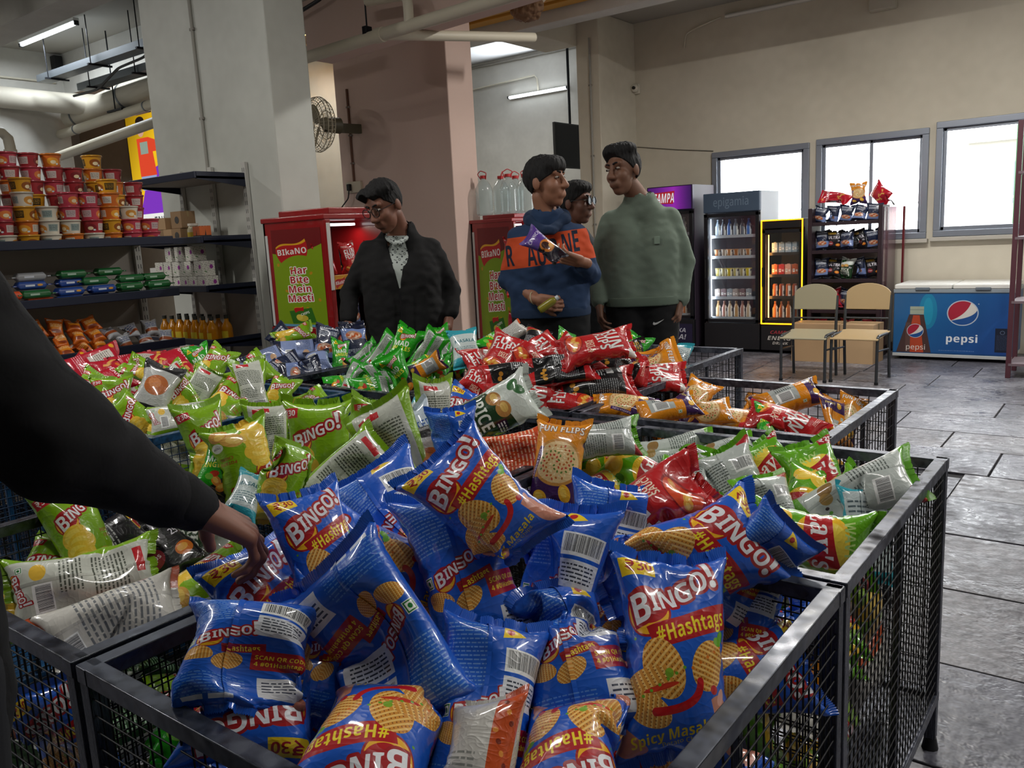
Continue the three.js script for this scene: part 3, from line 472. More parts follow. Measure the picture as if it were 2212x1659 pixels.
  return { body, top: seal(ny, -1), bottom: seal(0, 1), fin: o.fine ? fin() : null };
}
const FINE = [], COARSE = [];
for (let i = 0; i < 12; i++) FINE.push(inflate(30, 42, .2, .29, { seed: 11 + i * 13, press: .3 + .22 * (i % 4), bend: [0, .5, -.5, .3][i % 4], twist: [0, .5, -.4][i % 3], dents: 2 + i % 4, steps: 110, fine: true }));
for (let i = 0; i < 8; i++) COARSE.push(inflate(15, 21, .2, .29, { seed: 211 + i * 17, press: .09 + .06 * (i % 3), bend: [0, .6, -.6][i % 3], twist: [0, .6, -.5, .3][i % 4], dents: 1 + i % 4, steps: 80 }));
seed = 99;
let nPackets = 0;
const PACKET_NAME = { blue: 'crisp_packet', lime: 'crisp_packet', lays: 'crisp_packet', red: 'puff_packet', pizza: 'puff_packet', green: 'corn_packet', navy: 'nut_packet', pink: 'peanut_packet' };
function packet(kind, pos, rot, scale, shape, fine, label, group) {
  const G = (fine ? FINE : COARSE)[shape % (fine ? 12 : 8)], m = filmMat(kind), p = thing(PACKET_NAME[kind] || 'snack_packet', label, 'packet', pos, 0, group);
  p.rotation.set(R(rot[0]), R(rot[1]), R(rot[2])); p.scale.set(scale[0], scale[1], scale[2] ?? scale[0]);
  mesh('film_body', G.body, m, p); mesh('top_seal', G.top, m, p); mesh('bottom_seal', G.bottom, m, p);
  if (G.fin) mesh('fin_seal', G.fin, m, p);
  nPackets++;
  return p;
}
// ---------- packets lying on top of the heaps, one by one ----------
const PLACED = [
  ['C1', 'blue', [-0.511, 0.722, -1.010], [-44, 35, 20], [0.95, 1.08], 1, 1, 'blue packet with waffle chips and fingers, standing upright against the aisle rail'],
  ['C1', 'blue', [-0.789, 0.932, -0.932], [-33, 36, 57], [0.86, 0.78], 2, 1, 'big blue packet facing out with its gold price flag, topmost of the heap'],
  ['C1', 'blue', [-1.011, 0.838, -0.983], [141, -31, 115], [1, 1], 3, 1, 'blue packet back with small logo, tucked under the topmost one'],
  ['C1', 'blue', [-0.821, 0.816, -0.920], [133, -41, 138], [1, 1], 5, 1, 'blue packet back with folded-over top, small logo and lines of print'],
  ['C1', 'blue', [-0.726, 0.768, -1.021], [142, -12, 180], [0.95, 1.05], 6, 1, 'blue packet turned sideways with its back print crumpled, under the peaked top'],
  ['C1', 'blue', [-0.636, 0.716, -0.937], [132, -31, 144], [1, 0.95], 9, 1, 'blue packet back with yellow corner mark, standing in the middle of the heap'],
  ['C1', 'blue', [-0.823, 0.782, -0.731], [151, -35, -47], [1, 1], 7, 1, 'blue packet upside down with barcode and red code panel slanting across it'],
  ['C1', 'blue', [-0.941, 0.731, -0.603], [-77, 25, -138], [1, 0.75], 4, 1, 'blue packet lying upside down with yellow lettering at the near side rail'],
  ['C1', 'blue', [-0.932, 0.791, -0.597], [100, -23, 137], [1, 0.5], 10, 1, 'blue packet flap showing a black and white barcode at the near side rail'],
  ['C1', 'blue', [-1.043, 0.759, -0.736], [-72, 49, 77], [0.95, 0.9], 8, 1, 'blue packet in shade under the held one, gold price flag at its corner'],
  ['C1', 'blue', [-0.931, 0.748, -0.717], [93, -69, 127], [0.7, 0.8], 0, 1, 'blue packet edge with a narrow white barcode panel between two larger ones'],
  ['C1', 'blue', [-0.958, 0.807, -0.863], [-33, 39, 80], [0.95, 0.9], 11, 1, 'blue packet lying on its side with waffle chips showing below the hand'],
  ['C1', 'blue', [-0.674, 0.696, -0.775], [120, -41, 156], [0.85, 0.95], 1, 1, 'blue packet back with bright logo and two small chips at the near edge'],
  ['C1', 'blue', [-0.729, 0.703, -0.619], [-86, 3, -156], [1, 0.95], 2, 1, 'blue packet upside down with inverted price flag at the bottom of the picture'],
  ['C1', 'blue', [-0.540, 0.669, -0.783], [-89, 10, -155], [0.9, 0.95], 3, 1, 'blue packet upside down with arched waffle chips at the bottom of the picture'],
  ['C1', 'blue', [-0.576, 0.780, -1.203], [-32, 24, -54], [1, 1.1], 10, 1, 'blue packet lying on its side behind the upright one, chips towards the red packet'],
  ['C1', 'blue', [-0.501, 0.764, -1.258], [162, -36, -145], [0.7, 0.8], 7, 1, 'blue packet corner resting on the divider rail near the aisle'],
  ['C1', 'blue', [-0.514, 0.667, -1.277], [143, 2, 177], [0.8, 0.8], 8, 1, 'blue packet crumpled behind the upright one, white glare down its seam'],
  ['C1', 'blue', [-0.470, 0.625, -1.302], [131, -13, -139], [0.8, 0.85], 9, 1, 'blue packet with a white slanting panel wedged in the aisle corner'],
  ['C1', 'blue', [-0.495, 0.599, -1.199], [-51, 13, -57], [0.9, 0.9], 5, 1, 'blue packet lying flat with fingers and green dot mark along the aisle rail'],
  ['C1', 'blue', [-0.723, 0.776, -1.179], [139, -46, 167], [0.85, 0.9], 4, 1, 'blue packet behind the heap, only its side lit under the red packet'],
  ['C1', 'blue', [-0.695, 0.698, -1.145], [135, -34, 150], [0.85, 0.9], 0, 1, 'blue packet deep in the gap left of the upright one, barcode half seen'],
  ['C1', 'blue', [-0.838, 0.708, -0.908], [115, -24, -145], [0.9, 0.8], 11, 1, 'blue packet lying flat in the middle hollow, only its pale edge lit'],
  ['C1', 'blue', [-0.769, 0.692, -0.932], [115, -21, 78], [0.9, 0.8], 6, 1, 'blue packet lying flat in the hollow with a grid of print in shade'],
  ['C1', 'black', [-0.704, 0.695, -0.854], [123, -25, 131], [0.65, 0.6], 1, 1, 'small black packet with red and yellow ribbon among the blue ones'],
  ['C1', 'white', [-0.615, 0.696, -0.693], [-48, -11, 15], [0.6, 0.62], 3, 1, 'white packet with an orange patterned edge standing among the blue ones'],
  ['C1', 'blue', [-0.619, 0.561, -1.044], [-53, 30, 2], [0.9, 0.9], 8, 1, 'blue packet sunk between the upright one and the yellow-cornered one'],
  ['C1', 'blue', [-0.841, 0.639, -0.813], [-70, 23, 89], [0.95, 0.9], 2, 1, 'blue packet in dark shade below the barcode one'],
  ['C1', 'green', [-1.087, 0.633, -0.610], [-77, 29, 22], [0.8, 0.8], 2, 1, 'bright green packet tip low in the near corner of the blue heap'],
  ['C1', 'orange', [-1.018, 0.602, -0.655], [-76, 26, -51], [0.95, 0.9], 5, 1, 'brown-orange packet in deep shade below the upside-down blue one'],
  ['C1', 'blue', [-0.936, 0.643, -0.715], [107, -25, 175], [0.95, 0.9], 3, 1, 'blue packet buried in shade at the middle of the near rail'],
  ['C1', 'blue', [-0.524, 0.529, -1.021], [-58, 16, 82], [0.9, 0.9], 6, 1, 'blue packet buried under the foot of the upright one'],
  ['C1', 'red', [-0.704, 0.812, -1.291], [-37, 20, 139], [0.95, 1], 3, 1, 'red packet with black panel lying across the divider between blue and green heaps'],
  ['D2', 'lime', [-1.718, 0.792, -1.383], [-19, 43, 12], [1.035, 1.035], 0, 1, 'lime packet standing upright with the whole logo and red price flag in view'],
  ['D2', 'lime', [-1.631, 0.838, -1.095], [-35, 62, -141], [0.836, 0.757], 1, 1, 'lime packet upside down with tilted logo, leaning over the blue rail'],
  ['D2', 'lime', [-1.887, 0.812, -1.344], [145, -61, 151], [0.73, 0.766], 2, 1, 'silver back of a lime packet standing between the upright and inverted ones'],
  ['D2', 'lime', [-1.509, 0.830, -1.378], [-120, 83, 102], [0.88, 0.88], 5, 1, 'lime packet turned half away with its logo cut short beside the upright one'],
  ['D2', 'lime', [-1.419, 0.817, -1.379], [162, -29, 152], [0.941, 1.082], 6, 1, 'silver back of a lime packet with glare down its curved edge'],
  ['D2', 'lime', [-1.385, 0.803, -1.174], [128, -38, -164], [0.836, 0.924], 7, 1, 'silver-backed lime packet lying slantwise in front of the upright one'],
  ['D2', 'lime', [-1.696, 0.656, -1.381], [-64, 28, -29], [0.936, 1.035], 4, 1, 'lime packet with red price flag lying flat behind the held blue one'],
  ['D2', 'lime', [-1.235, 0.789, -1.107], [116, -29, -158], [0.792, 0.924], 8, 1, 'white-backed lime packet with a red panel lying flat by the blue heap'],
  ['D2', 'lime', [-1.414, 0.843, -1.032], [-45, 69, 20], [0.704, 0.704], 9, 1, 'lime packet with a half-seen logo low beside the inverted one'],
  ['D2', 'lime', [-1.827, 0.856, -1.115], [-60, 71, 50], [0.704, 0.836], 3, 1, 'lime packet peeping out at the blue rail behind the sleeve'],
  ['D2', 'green', [-1.665, 0.842, -1.044], [-43, 51, 10], [0.44, 0.484], 1, 1, 'shiny bright green packet by the black cuff'],
  ['D2', 'teal', [-1.454, 0.826, -0.973], [-73, 30, 24], [0.44, 0.484], 2, 1, 'teal packet corner above the reaching wrist'],
  ['D2', 'lime', [-1.587, 0.830, -1.684], [144, -70, 150], [0.704, 0.88], 10, 1, 'lime and white packet standing like a cone at the far rail of the lime heap'],
  ['D2', 'rice', [-1.479, 0.830, -1.811], [-20, 38, -53], [0.88, 1.056], 0, 1, 'dark green and white packet with big white lettering lying tilted'],
  ['D2', 'blue', [-1.276, 0.840, -1.425], [150, -51, 155], [0.674, 0.719], 1, 1, 'small blue packet standing under the dark green one'],
  ['D2', 'orange', [-1.280, 0.771, -1.613], [149, -35, -116], [0.757, 0.852], 4, 1, 'orange packet with black bars lying under the dark green one'],
  ['D2', 'seablue', [-1.451, 0.810, -1.507], [-29, 41, 46], [0.704, 0.792], 5, 1, 'pale blue packet with a tan chip beside the small blue one'],
  ['D2', 'silver', [-1.336, 0.790, -1.414], [-34, 39, 38], [0.704, 0.792], 7, 1, 'silver packet behind the top blue one'],
  ['D2', 'blue', [-1.665, 0.770, -1.868], [-34, 37, -12], [0.792, 0.792], 8, 1, 'blue packet tip behind the cone-shaped lime one'],
  ['D2', 'teal', [-1.741, 0.770, -1.733], [137, -38, -165], [0.616, 0.704], 2, 1, 'teal packet scrap by the far rail of the lime heap'],
  ['C2', 'pizza', [-1.110, 0.776, -1.604], [-34, 24, 8], [0.738, 0.848], 4, 1, 'orange packet with a pizza print standing on the corner of the green heap'],
  ['C2', 'lays', [-1.108, 0.796, -1.784], [133, -24, -121], [0.648, 0.792], 5, 1, 'silver back of a green packet lying level on the far rail corner'],
  ['C2', 'lays', [-1.026, 0.690, -1.863], [-45, 22, -101], [0.8, 0.88], 6, 1, 'green packet with an oval badge and glare across it behind the red one'],
  ['C2', 'lays', [-1.107, 0.693, -1.859], [-45, 24, -40], [0.695, 0.695], 7, 1, 'green packet with a red corner beside the pizza one'],
  ['C2', 'lays', [-1.038, 0.690, -2.060], [138, -24, -120], [0.8, 0.88], 8, 1, 'silver-backed packet arched over the middle of the green heap'],
  ['C2', 'lays', [-0.851, 0.690, -1.842], [136, -29, 172], [0.76, 0.92], 9, 1, 'silver-backed packet standing on end with small print in the middle of the heap'],
  ['C2', 'lays', [-0.756, 0.690, -1.871], [144, -11, 139], [0.8, 0.92], 10, 1, 'silver-backed packet with a brown snack picture leaning back'],
  ['C2', 'lays', [-0.874, 0.716, -2.061], [128, -15, -138], [0.669, 0.669], 11, 1, 'silver-backed packet lying flat at the far mesh'],
  ['C2', 'lays', [-0.743, 0.688, -2.065], [-36, 16, 48], [0.701, 0.74], 0, 1, 'green packet leaning on the far mesh with a red badge at its side'],
  ['C2', 'lays', [-0.608, 0.690, -1.991], [-35, 19, 33], [0.8, 0.88], 1, 1, 'green packet with a tilted badge leaning against the far corner'],
  ['C2', 'lays', [-0.611, 0.680, -1.883], [-43, 13, 173], [0.64, 0.68], 2, 1, 'green packet upside down with its badge inverted above the aisle one'],
  ['C2', 'lays', [-0.492, 0.710, -1.881], [130, 4, -132], [0.8, 1.04], 3, 1, 'green packet with a dark folded tip sticking out over the aisle rail'],
  ['C2', 'lays', [-0.510, 0.690, -1.620], [-21, 15, -89], [0.84, 0.88], 5, 1, 'green packet lying on its side with the large red and yellow badge facing out'],
  ['C2', 'lays', [-0.646, 0.670, -1.768], [119, -30, 144], [0.76, 0.8], 6, 1, 'thin silver back standing behind the badge packet'],
  ['C2', 'teal', [-0.459, 0.650, -1.833], [142, -31, 163], [0.6, 0.76], 4, 1, 'white and teal packet squeezed against the aisle rail'],
  ['C2', 'lays', [-1.099, 0.670, -1.614], [100, -9, -136], [0.68, 0.8], 7, 1, 'white-backed packet lying flat at the divider beside the red one'],
  ['C2', 'lays', [-1.001, 0.630, -1.955], [-49, 19, -11], [0.72, 0.72], 8, 1, 'green packet low in the middle under the silver backs'],
  ['C2', 'lays', [-0.753, 0.630, -1.747], [129, -16, 173], [0.76, 0.8], 9, 1, 'silver-backed packet half under the blue one on the divider'],
  ['C2', 'lays', [-0.697, 0.570, -1.772], [-52, 14, 37], [0.72, 0.72], 10, 1, 'green packet sunk behind the divider rail'],
  ['C2', 'lays', [-0.615, 0.490, -1.851], [126, -21, 175], [0.76, 0.8], 11, 1, 'silver back deep in the corner seen over the divider rail'],
  ['C2', 'lays', [-1.107, 0.665, -1.774], [-51, 23, -48], [0.665, 0.665], 3, 1, 'green packet low beside the pizza one'],
  ['C2', 'lays', [-0.526, 0.650, -1.935], [-34, 21, -21], [0.72, 0.8], 0, 1, 'green packet under the dark folded tip'],
  ['B1', 'pizza', [-1.236, 0.740, -2.426], [117, -14, -133], [0.702, 0.78], 0, 1, 'orange and purple packet with a barcode panel in the wide basket'],
  ['B1', 'pizza', [-1.384, 0.741, -2.397], [-69, 13, 107], [0.678, 0.753], 1, 1, 'purple packet end with small chips beside the red heap'],
  ['B1', 'pizza', [-1.239, 0.730, -2.642], [-52, 16, -11], [0.663, 0.702], 2, 1, 'orange packet standing behind the barcode one'],
  ['B1', 'pizza', [-1.166, 0.700, -2.577], [-63, 12, -59], [0.663, 0.702], 3, 1, 'orange packet with pale glare lying at the middle of the wide basket'],
  ['B1', 'pizza', [-1.104, 0.680, -2.625], [-65, 10, -76], [0.663, 0.702], 4, 1, 'orange packet lying flat next to the red one'],
  ['B1', 'pizza', [-0.979, 0.713, -2.870], [123, -10, -132], [0.726, 0.841], 5, 1, 'purple and orange packet lying high against the far mesh corner'],
  ['B1', 'red', [-0.928, 0.680, -2.651], [-62, 9, -95], [0.78, 0.897], 6, 1, 'red packet with white lettering lying across the wide basket'],
  ['B1', 'pizza', [-0.799, 0.660, -2.782], [117, -37, 149], [0.546, 0.702], 7, 1, 'purple packet tip beside the aisle rail of the wide basket'],
  ['B1', 'pizza', [-0.786, 0.659, -2.866], [-45, 30, -3], [0.538, 0.692], 8, 1, 'orange packet tip standing at the aisle rail of the wide basket'],
  ['B1', 'green', [-0.970, 0.680, -2.610], [-55, 33, 18], [0.429, 0.546], 1, 0, 'green packet tip poking up before the red one'],
  ['B1', 'pizza', [-1.127, 0.653, -2.868], [-58, 12, -22], [0.65, 0.688], 3, 0, 'dim purple packet at the far mesh between orange ones'],
  ['B1', 'pizza', [-1.352, 0.680, -2.513], [110, -12, 104], [0.663, 0.702], 2, 0, 'orange packet at the near rail below the purple end'],
  ['B1', 'pizza', [-0.941, 0.510, -2.868], [-60, 9, -14], [0.677, 0.677], 4, 0, 'orange packet seen through the near mesh, left of three'],
  ['B1', 'pizza', [-0.862, 0.494, -2.871], [-60, 8, 45], [0.674, 0.674], 5, 0, 'orange packet seen through the near mesh by the post'],
  ['B1', 'green', [-1.093, 0.526, -2.870], [-60, 11, -42], [0.68, 0.68], 6, 0, 'green packet seen through the near mesh'],
  ['B2', 'red', [-1.550, 0.920, -2.510], [-51, 23, -53], [0.86, 0.989], 0, 1, 'long red packet lying slantwise on the very top of the red heap'],
  ['B2', 'red', [-1.519, 0.751, -2.832], [-58, 17, -59], [0.923, 1.061], 1, 1, 'long red packet lying over the corner of the red heap'],
  ['B2', 'red', [-1.963, 0.870, -2.492], [-54, 27, 0], [0.86, 0.86], 2, 1, 'red packet with white lettering at the far end of the red heap'],
  ['B2', 'red', [-1.793, 0.820, -2.337], [117, -22, -127], [0.86, 0.903], 3, 1, 'red packet with a black back panel at the near end of the red heap'],
  ['B2', 'red', [-1.651, 0.850, -2.411], [119, -20, -128], [0.86, 0.903], 4, 1, 'red packet with black back and gold snacks in the middle of the heap'],
  ['B2', 'red', [-1.552, 0.781, -2.480], [122, -20, -127], [0.926, 1.111], 5, 1, 'big red packet with a glossy black back facing up'],
  ['B2', 'red', [-1.717, 0.771, -2.287], [-54, 26, -57], [0.802, 0.98], 6, 1, 'red packet with white lettering lying along the near rail'],
  ['B2', 'red', [-1.858, 0.870, -2.575], [-55, 24, -23], [0.817, 0.86], 7, 1, 'red packet half in shadow behind the black-backed ones'],
  ['B2', 'red', [-2.043, 0.820, -2.460], [-73, 40, 59], [0.774, 0.774], 8, 1, 'red packet corner standing at the left end of the red heap'],
  ['B2', 'red', [-1.554, 0.824, -2.665], [120, -18, -105], [0.844, 0.889], 9, 1, 'black-backed red packet under the topmost one'],
  ['B2', 'red', [-1.976, 0.780, -2.319], [-59, 36, 1], [0.688, 0.774], 10, 1, 'crumpled red packet at the rail beside the green heap'],
  ['B2', 'red', [-1.672, 0.870, -2.550], [-58, 21, 66], [0.774, 0.774], 11, 1, 'red packet below the topmost one with white print'],
  ['B2', 'red', [-1.605, 0.740, -2.392], [-67, 17, 99], [0.774, 0.86], 2, 1, 'red packet wedged under the glossy black-backed one'],
  ['B2', 'black', [-2.015, 0.880, -2.764], [126, -25, 173], [0.602, 0.688], 4, 0, 'small black packet at the back of the red heap'],
  ['B2', 'green', [-2.135, 0.890, -2.654], [-55, 27, -11], [0.672, 0.672], 5, 0, 'bright green packet at the back of the red heap'],
  ['B2', 'teal', [-2.134, 0.901, -2.477], [-52, 30, 38], [0.641, 0.641], 6, 0, 'pale teal packet between green and red heaps'],
  ['B2', 'green', [-1.853, 0.870, -2.745], [-56, 44, 17], [0.516, 0.602], 7, 0, 'green packet tip between two red ones'],
  ['B2', 'white', [-2.136, 0.920, -2.769], [126, -26, -157], [0.48, 0.561], 1, 0, 'white packet with a magenta edge at the back of the red heap'],
  ['A', 'green', [-1.747, 0.800, -3.136], [-19, 28, -13], [0.644, 0.644], 2, 0, 'bright green packet tip behind the red heap'],
  ['A', 'pizza', [-1.629, 0.794, -3.040], [-32, 25, -71], [0.838, 0.931], 3, 0, 'orange packet with white glare behind the red heap'],
  ['A', 'teal', [-1.647, 0.740, -3.340], [161, -25, -177], [0.644, 0.644], 4, 0, 'pale teal packet leaning at the mesh'],
  ['A', 'black', [-1.754, 0.773, -3.047], [-26, 28, -49], [0.905, 0.905], 5, 0, 'black packet with a bright edge behind the red heap'],
  ['N', 'navy', [-3.354, 0.820, -2.610], [123, -39, -133], [0.74, 0.777], 0, 0, 'grey-blue packet lying level on the navy heap'],
  ['N', 'navy', [-3.249, 0.840, -2.715], [-39, 45, 14], [0.74, 0.74], 1, 0, 'navy packet with white print standing tall before the red cabinet'],
  ['N', 'navy', [-3.167, 0.840, -2.826], [-33, 36, -152], [0.74, 0.74], 2, 0, 'navy packet upside down with grey band at the hand of the man in black'],
  ['N', 'navy', [-3.652, 0.840, -2.788], [-45, 45, 69], [0.666, 0.666], 3, 0, 'navy packet tilted at the far end of the navy heap'],
  ['N', 'lime', [-3.565, 0.870, -2.769], [-45, 45, -41], [0.592, 0.74], 4, 0, 'lime packet lying across the navy heap'],
  ['N', 'navy', [-3.121, 0.777, -2.556], [123, -38, -46], [0.669, 0.669], 5, 0, 'grey packet back lying on the near slope of the navy heap'],
  ['N', 'navy', [-3.292, 0.770, -2.472], [-62, 36, -19], [0.666, 0.666], 6, 0, 'navy packet with a brown snack picture on the near slope'],
  ['N', 'navy', [-3.126, 0.750, -2.447], [-64, 34, -39], [0.666, 0.666], 7, 0, 'navy packet with a brown snack picture at the near rail'],
  ['N', 'navy', [-3.127, 0.723, -2.685], [124, -36, -155], [0.709, 0.709], 0, 0, 'grey packet back above the near rail'],
  ['N', 'green', [-3.124, 0.791, -2.690], [-76, 67, 54], [0.548, 0.626], 1, 0, 'green and white packet standing in the navy heap'],
  ['N', 'navy', [-3.413, 0.800, -2.458], [123, -41, -148], [0.666, 0.74], 2, 0, 'pale grey packet stretched out at the far end by the pillar'],
  ['N', 'navy', [-3.416, 0.760, -2.349], [120, -40, -141], [0.666, 0.74], 3, 0, 'pale grey packet in the lowest part of the navy heap'],
  ['N', 'navy', [-3.124, 0.746, -2.838], [-66, 53, 63], [0.653, 0.734], 4, 0, 'navy packet next to the bright green heap'],
  ['N', 'navy', [-3.272, 0.740, -2.360], [-66, 35, -7], [0.666, 0.666], 6, 0, 'dim navy packet by the lime heap'],
  ['G', 'green', [-2.685, 0.840, -2.565], [164, -45, -153], [0.612, 0.68], 0, 0, 'silver-backed bright green packet pointing up at an angle'],
  ['G', 'green', [-2.487, 0.880, -2.485], [-17, 35, -17], [0.68, 0.714], 1, 0, 'bright green packet with yellow tip, tallest of the green heap'],
  ['G', 'green', [-2.375, 0.870, -2.520], [171, -52, -152], [0.612, 0.68], 2, 0, 'silver-backed bright green packet standing tall by the hand'],
  ['G', 'green', [-2.385, 0.800, -2.346], [-24, 44, 32], [0.68, 0.68], 3, 0, 'bright green packet with the dark corner facing out'],
  ['G', 'green', [-2.501, 0.780, -2.366], [153, -44, 135], [0.612, 0.612], 4, 0, 'bright green packet with a silver stripe at the near slope'],
  ['G', 'green', [-2.315, 0.795, -2.518], [-23, 41, 11], [0.549, 0.617], 5, 0, 'bright green packet with a yellow triangle beside the purple one'],
  ['G', 'green', [-2.514, 0.750, -2.310], [-41, 41, -55], [0.544, 0.612], 6, 0, 'bright green packet lying on the near rail'],
  ['G', 'green', [-2.442, 0.730, -2.343], [147, -42, 151], [0.544, 0.544], 7, 0, 'bright green packet tip at the corner of the rail'],
  ['G', 'green', [-2.383, 0.800, -2.465], [-26, 42, -47], [0.612, 0.612], 0, 0, 'bright green packet with orange chips at the middle of the heap'],
  ['G', 'pizza', [-2.313, 0.818, -2.434], [155, -41, 47], [0.477, 0.546], 1, 0, 'purple packet lying in the bright green heap'],
  ['G', 'green', [-2.768, 0.730, -2.383], [-47, 41, -55], [0.544, 0.544], 2, 0, 'bright green packet lying in the low far corner of the heap'],
  ['G', 'green', [-2.444, 0.830, -2.710], [164, -71, -176], [0.476, 0.612], 3, 0, 'silver side of a green packet against the pale teal one'],
  ['G', 'green', [-2.314, 0.797, -2.634], [-19, 40, -7], [0.479, 0.615], 4, 0, 'bright green packet standing at the red heap'],
  ['G', 'green', [-2.828, 0.820, -2.585], [157, -46, -142], [0.544, 0.612], 5, 0, 'silver-backed green packet next to the navy heap'],
  ['G', 'green', [-2.327, 0.740, -2.386], [-40, 38, -47], [0.544, 0.612], 6, 0, 'bright green packet lying near the rail beside black ones'],
  ['G', 'black', [-2.315, 0.731, -2.497], [-39, 37, -62], [0.562, 0.562], 7, 0, 'black packet lying along the rail of the green heap'],
  ['G', 'green', [-2.596, 0.866, -2.869], [-17, 41, 28], [0.442, 0.505], 2, 0, 'bright green packet at the back of the heap'],
  ['G', 'green', [-2.716, 0.760, -2.406], [147, -45, -179], [0.544, 0.544], 3, 0, 'bright green packet with white side by the navy heap'],
  ['F', 'pink', [-3.985, 0.830, -1.918], [114, -47, -167], [0.84, 0.924], 0, 0, 'crimson packet back with a white panel on the shelf side'],
  ['F', 'pink', [-3.592, 0.830, -1.847], [-66, 45, -25], [0.84, 0.924], 1, 0, 'crimson packet lying in the middle of the crimson heap'],
  ['F', 'pink', [-3.502, 0.840, -2.016], [-64, 43, -20], [0.84, 0.966], 2, 0, 'crimson packet with yellow sticks pointing at the pillar'],
  ['F', 'pink', [-3.587, 0.850, -1.921], [117, -46, -150], [0.84, 0.84], 3, 0, 'crimson packet with glare along its top edge'],
  ['F', 'pink', [-3.546, 0.790, -1.734], [-71, 41, -5], [0.84, 0.84], 4, 0, 'crimson packet on the near slope of the crimson heap'],
  ['F', 'pink', [-3.423, 0.794, -2.065], [-67, 39, -33], [0.75, 0.833], 5, 0, 'crimson packet with yellow sticks beside the lime heap'],
  ['F', 'pink', [-4.047, 0.803, -1.857], [110, -44, 167], [0.669, 0.752], 6, 0, 'dim crimson packet end at the black sleeve'],
  ['E1', 'silver', [-2.726, 0.860, -1.505], [-56, 50, 20], [0.74, 0.74], 0, 0, 'silver and black packet with an orange snack picture on the lime heap'],
  ['E1', 'lime', [-2.839, 0.826, -1.419], [-63, 62, 56], [0.761, 0.723], 1, 0, 'lime packet with small logo beside the black sleeve'],
  ['E1', 'lime', [-3.015, 0.860, -1.923], [-40, 52, -3], [0.666, 0.74], 2, 0, 'lime packet with pointed corner behind the lime heap'],
  ['E1', 'lime', [-2.677, 0.860, -1.818], [-40, 50, -40], [0.74, 0.814], 3, 0, 'lime packet lying level with its logo towards the navy heap'],
  ['E1', 'lime', [-2.556, 0.823, -1.778], [142, -50, 145], [0.718, 0.878], 4, 0, 'silver back of a lime packet standing at the corner of the blue rail'],
  ['E1', 'lime', [-2.563, 0.792, -1.673], [-48, 48, -3], [0.797, 0.877], 5, 0, 'yellow-fronted lime packet leaning behind the blue rail'],
  ['E1', 'lime', [-2.735, 0.820, -1.676], [129, -49, 174], [0.666, 0.74], 6, 0, 'silver back beside the orange picture packet'],
  ['E1', 'lime', [-2.708, 0.820, -1.595], [-50, 51, 65], [0.666, 0.666], 7, 0, 'lime packet between silver ones in the blue basket'],
  ['E1', 'lime', [-2.558, 0.780, -1.489], [119, -45, -143], [0.666, 0.74], 0, 0, 'silver-backed lime packet lying along the blue rail'],
  ['E1', 'lime', [-2.705, 0.780, -1.424], [-58, 49, 93], [0.666, 0.74], 1, 0, 'lime packet sliding towards the sleeve'],
  ['E1', 'lime', [-2.557, 0.784, -1.896], [-45, 57, 10], [0.61, 0.61], 2, 0, 'crumpled lime packet with dark lettering at the far rail'],
  ['E1', 'lime', [-2.561, 0.756, -1.602], [121, -44, -161], [0.695, 0.695], 3, 0, 'white-backed lime packet behind the blue rail'],
  ['E1', 'green', [-3.197, 0.860, -1.987], [-40, 53, 47], [0.592, 0.592], 4, 0, 'bright green packet with a yellow square behind the lime heap'],
  ['E1', 'lime', [-3.216, 0.869, -1.738], [-52, 52, 98], [0.627, 0.627], 5, 0, 'lime packet before the crimson heap'],
  ['E1', 'lime', [-3.187, 0.820, -1.493], [-55, 55, 11], [0.666, 0.666], 6, 0, 'lime packet tip above the black sleeve'],
  ['E1', 'lime', [-2.840, 0.744, -1.417], [-64, 47, -2], [0.685, 0.761], 7, 0, 'lime packet with a yellow edge above the sleeve'],
  ['E1', 'lime', [-3.001, 0.840, -1.709], [128, -51, -167], [0.592, 0.666], 1, 0, 'crumpled lime packet behind the silver one'],
  ['E1', 'lime', [-2.558, 0.733, -1.798], [-57, 42, -36], [0.654, 0.818], 2, 0, 'lime packet corner on the blue rail by the lime and silver pair'],
  ['E1', 'lime', [-2.557, 0.749, -1.989], [-49, 43, -44], [0.453, 0.679], 3, 0, 'lime packet strip lying on the far corner of the blue rail'],
  ['E1', 'lime', [-3.242, 0.586, -1.381], [-69, 47, -7], [0.746, 0.746], 4, 0, 'lime packet end under the sleeve inside the blue basket'],
  ['D1', 'lime', [-1.769, 0.640, -0.762], [123, -54, -141], [0.946, 1.075], 1, 1, 'white-backed lime packet lying along the near rail of the half-empty basket'],
  ['D1', 'lime', [-1.916, 0.710, -0.832], [-103, 60, 103], [0.774, 0.89], 2, 1, 'dark lime packet standing at the far side of the half-empty basket'],
  ['D1', 'white', [-1.573, 0.620, -0.727], [104, -36, -165], [0.86, 0.946], 3, 1, 'cream packet with faint print lying on the near rail'],
  ['D1', 'black', [-1.922, 0.615, -1.010], [-62, 46, 85], [0.878, 0.878], 4, 1, 'black packet with pale lettering and an orange chip under the cuff'],
  ['D1', 'black', [-1.922, 0.657, -0.887], [107, -40, -174], [0.774, 0.774], 5, 1, 'black packet with yellow marks in the half-empty basket'],
  ['D1', 'lime', [-1.727, 0.560, -1.012], [-78, 27, 3], [0.774, 1.032], 6, 1, 'lime packet edge along the divider below the hand'],
  ['D1', 'rice', [-1.920, 0.576, -1.125], [-77, 29, -28], [0.781, 0.781], 7, 1, 'dark green packet in shade under the wrist'],
  ['D1', 'lime', [-1.922, 0.619, -0.741], [-77, 40, 29], [0.774, 0.774], 8, 1, 'dark lime packet at the side of the dark coat'],
  ['D1', 'lime', [-1.919, 0.516, -0.952], [-80, 28, 87], [0.906, 0.906], 9, 1, 'lime packet in shade at the bottom of the half-empty basket'],
];
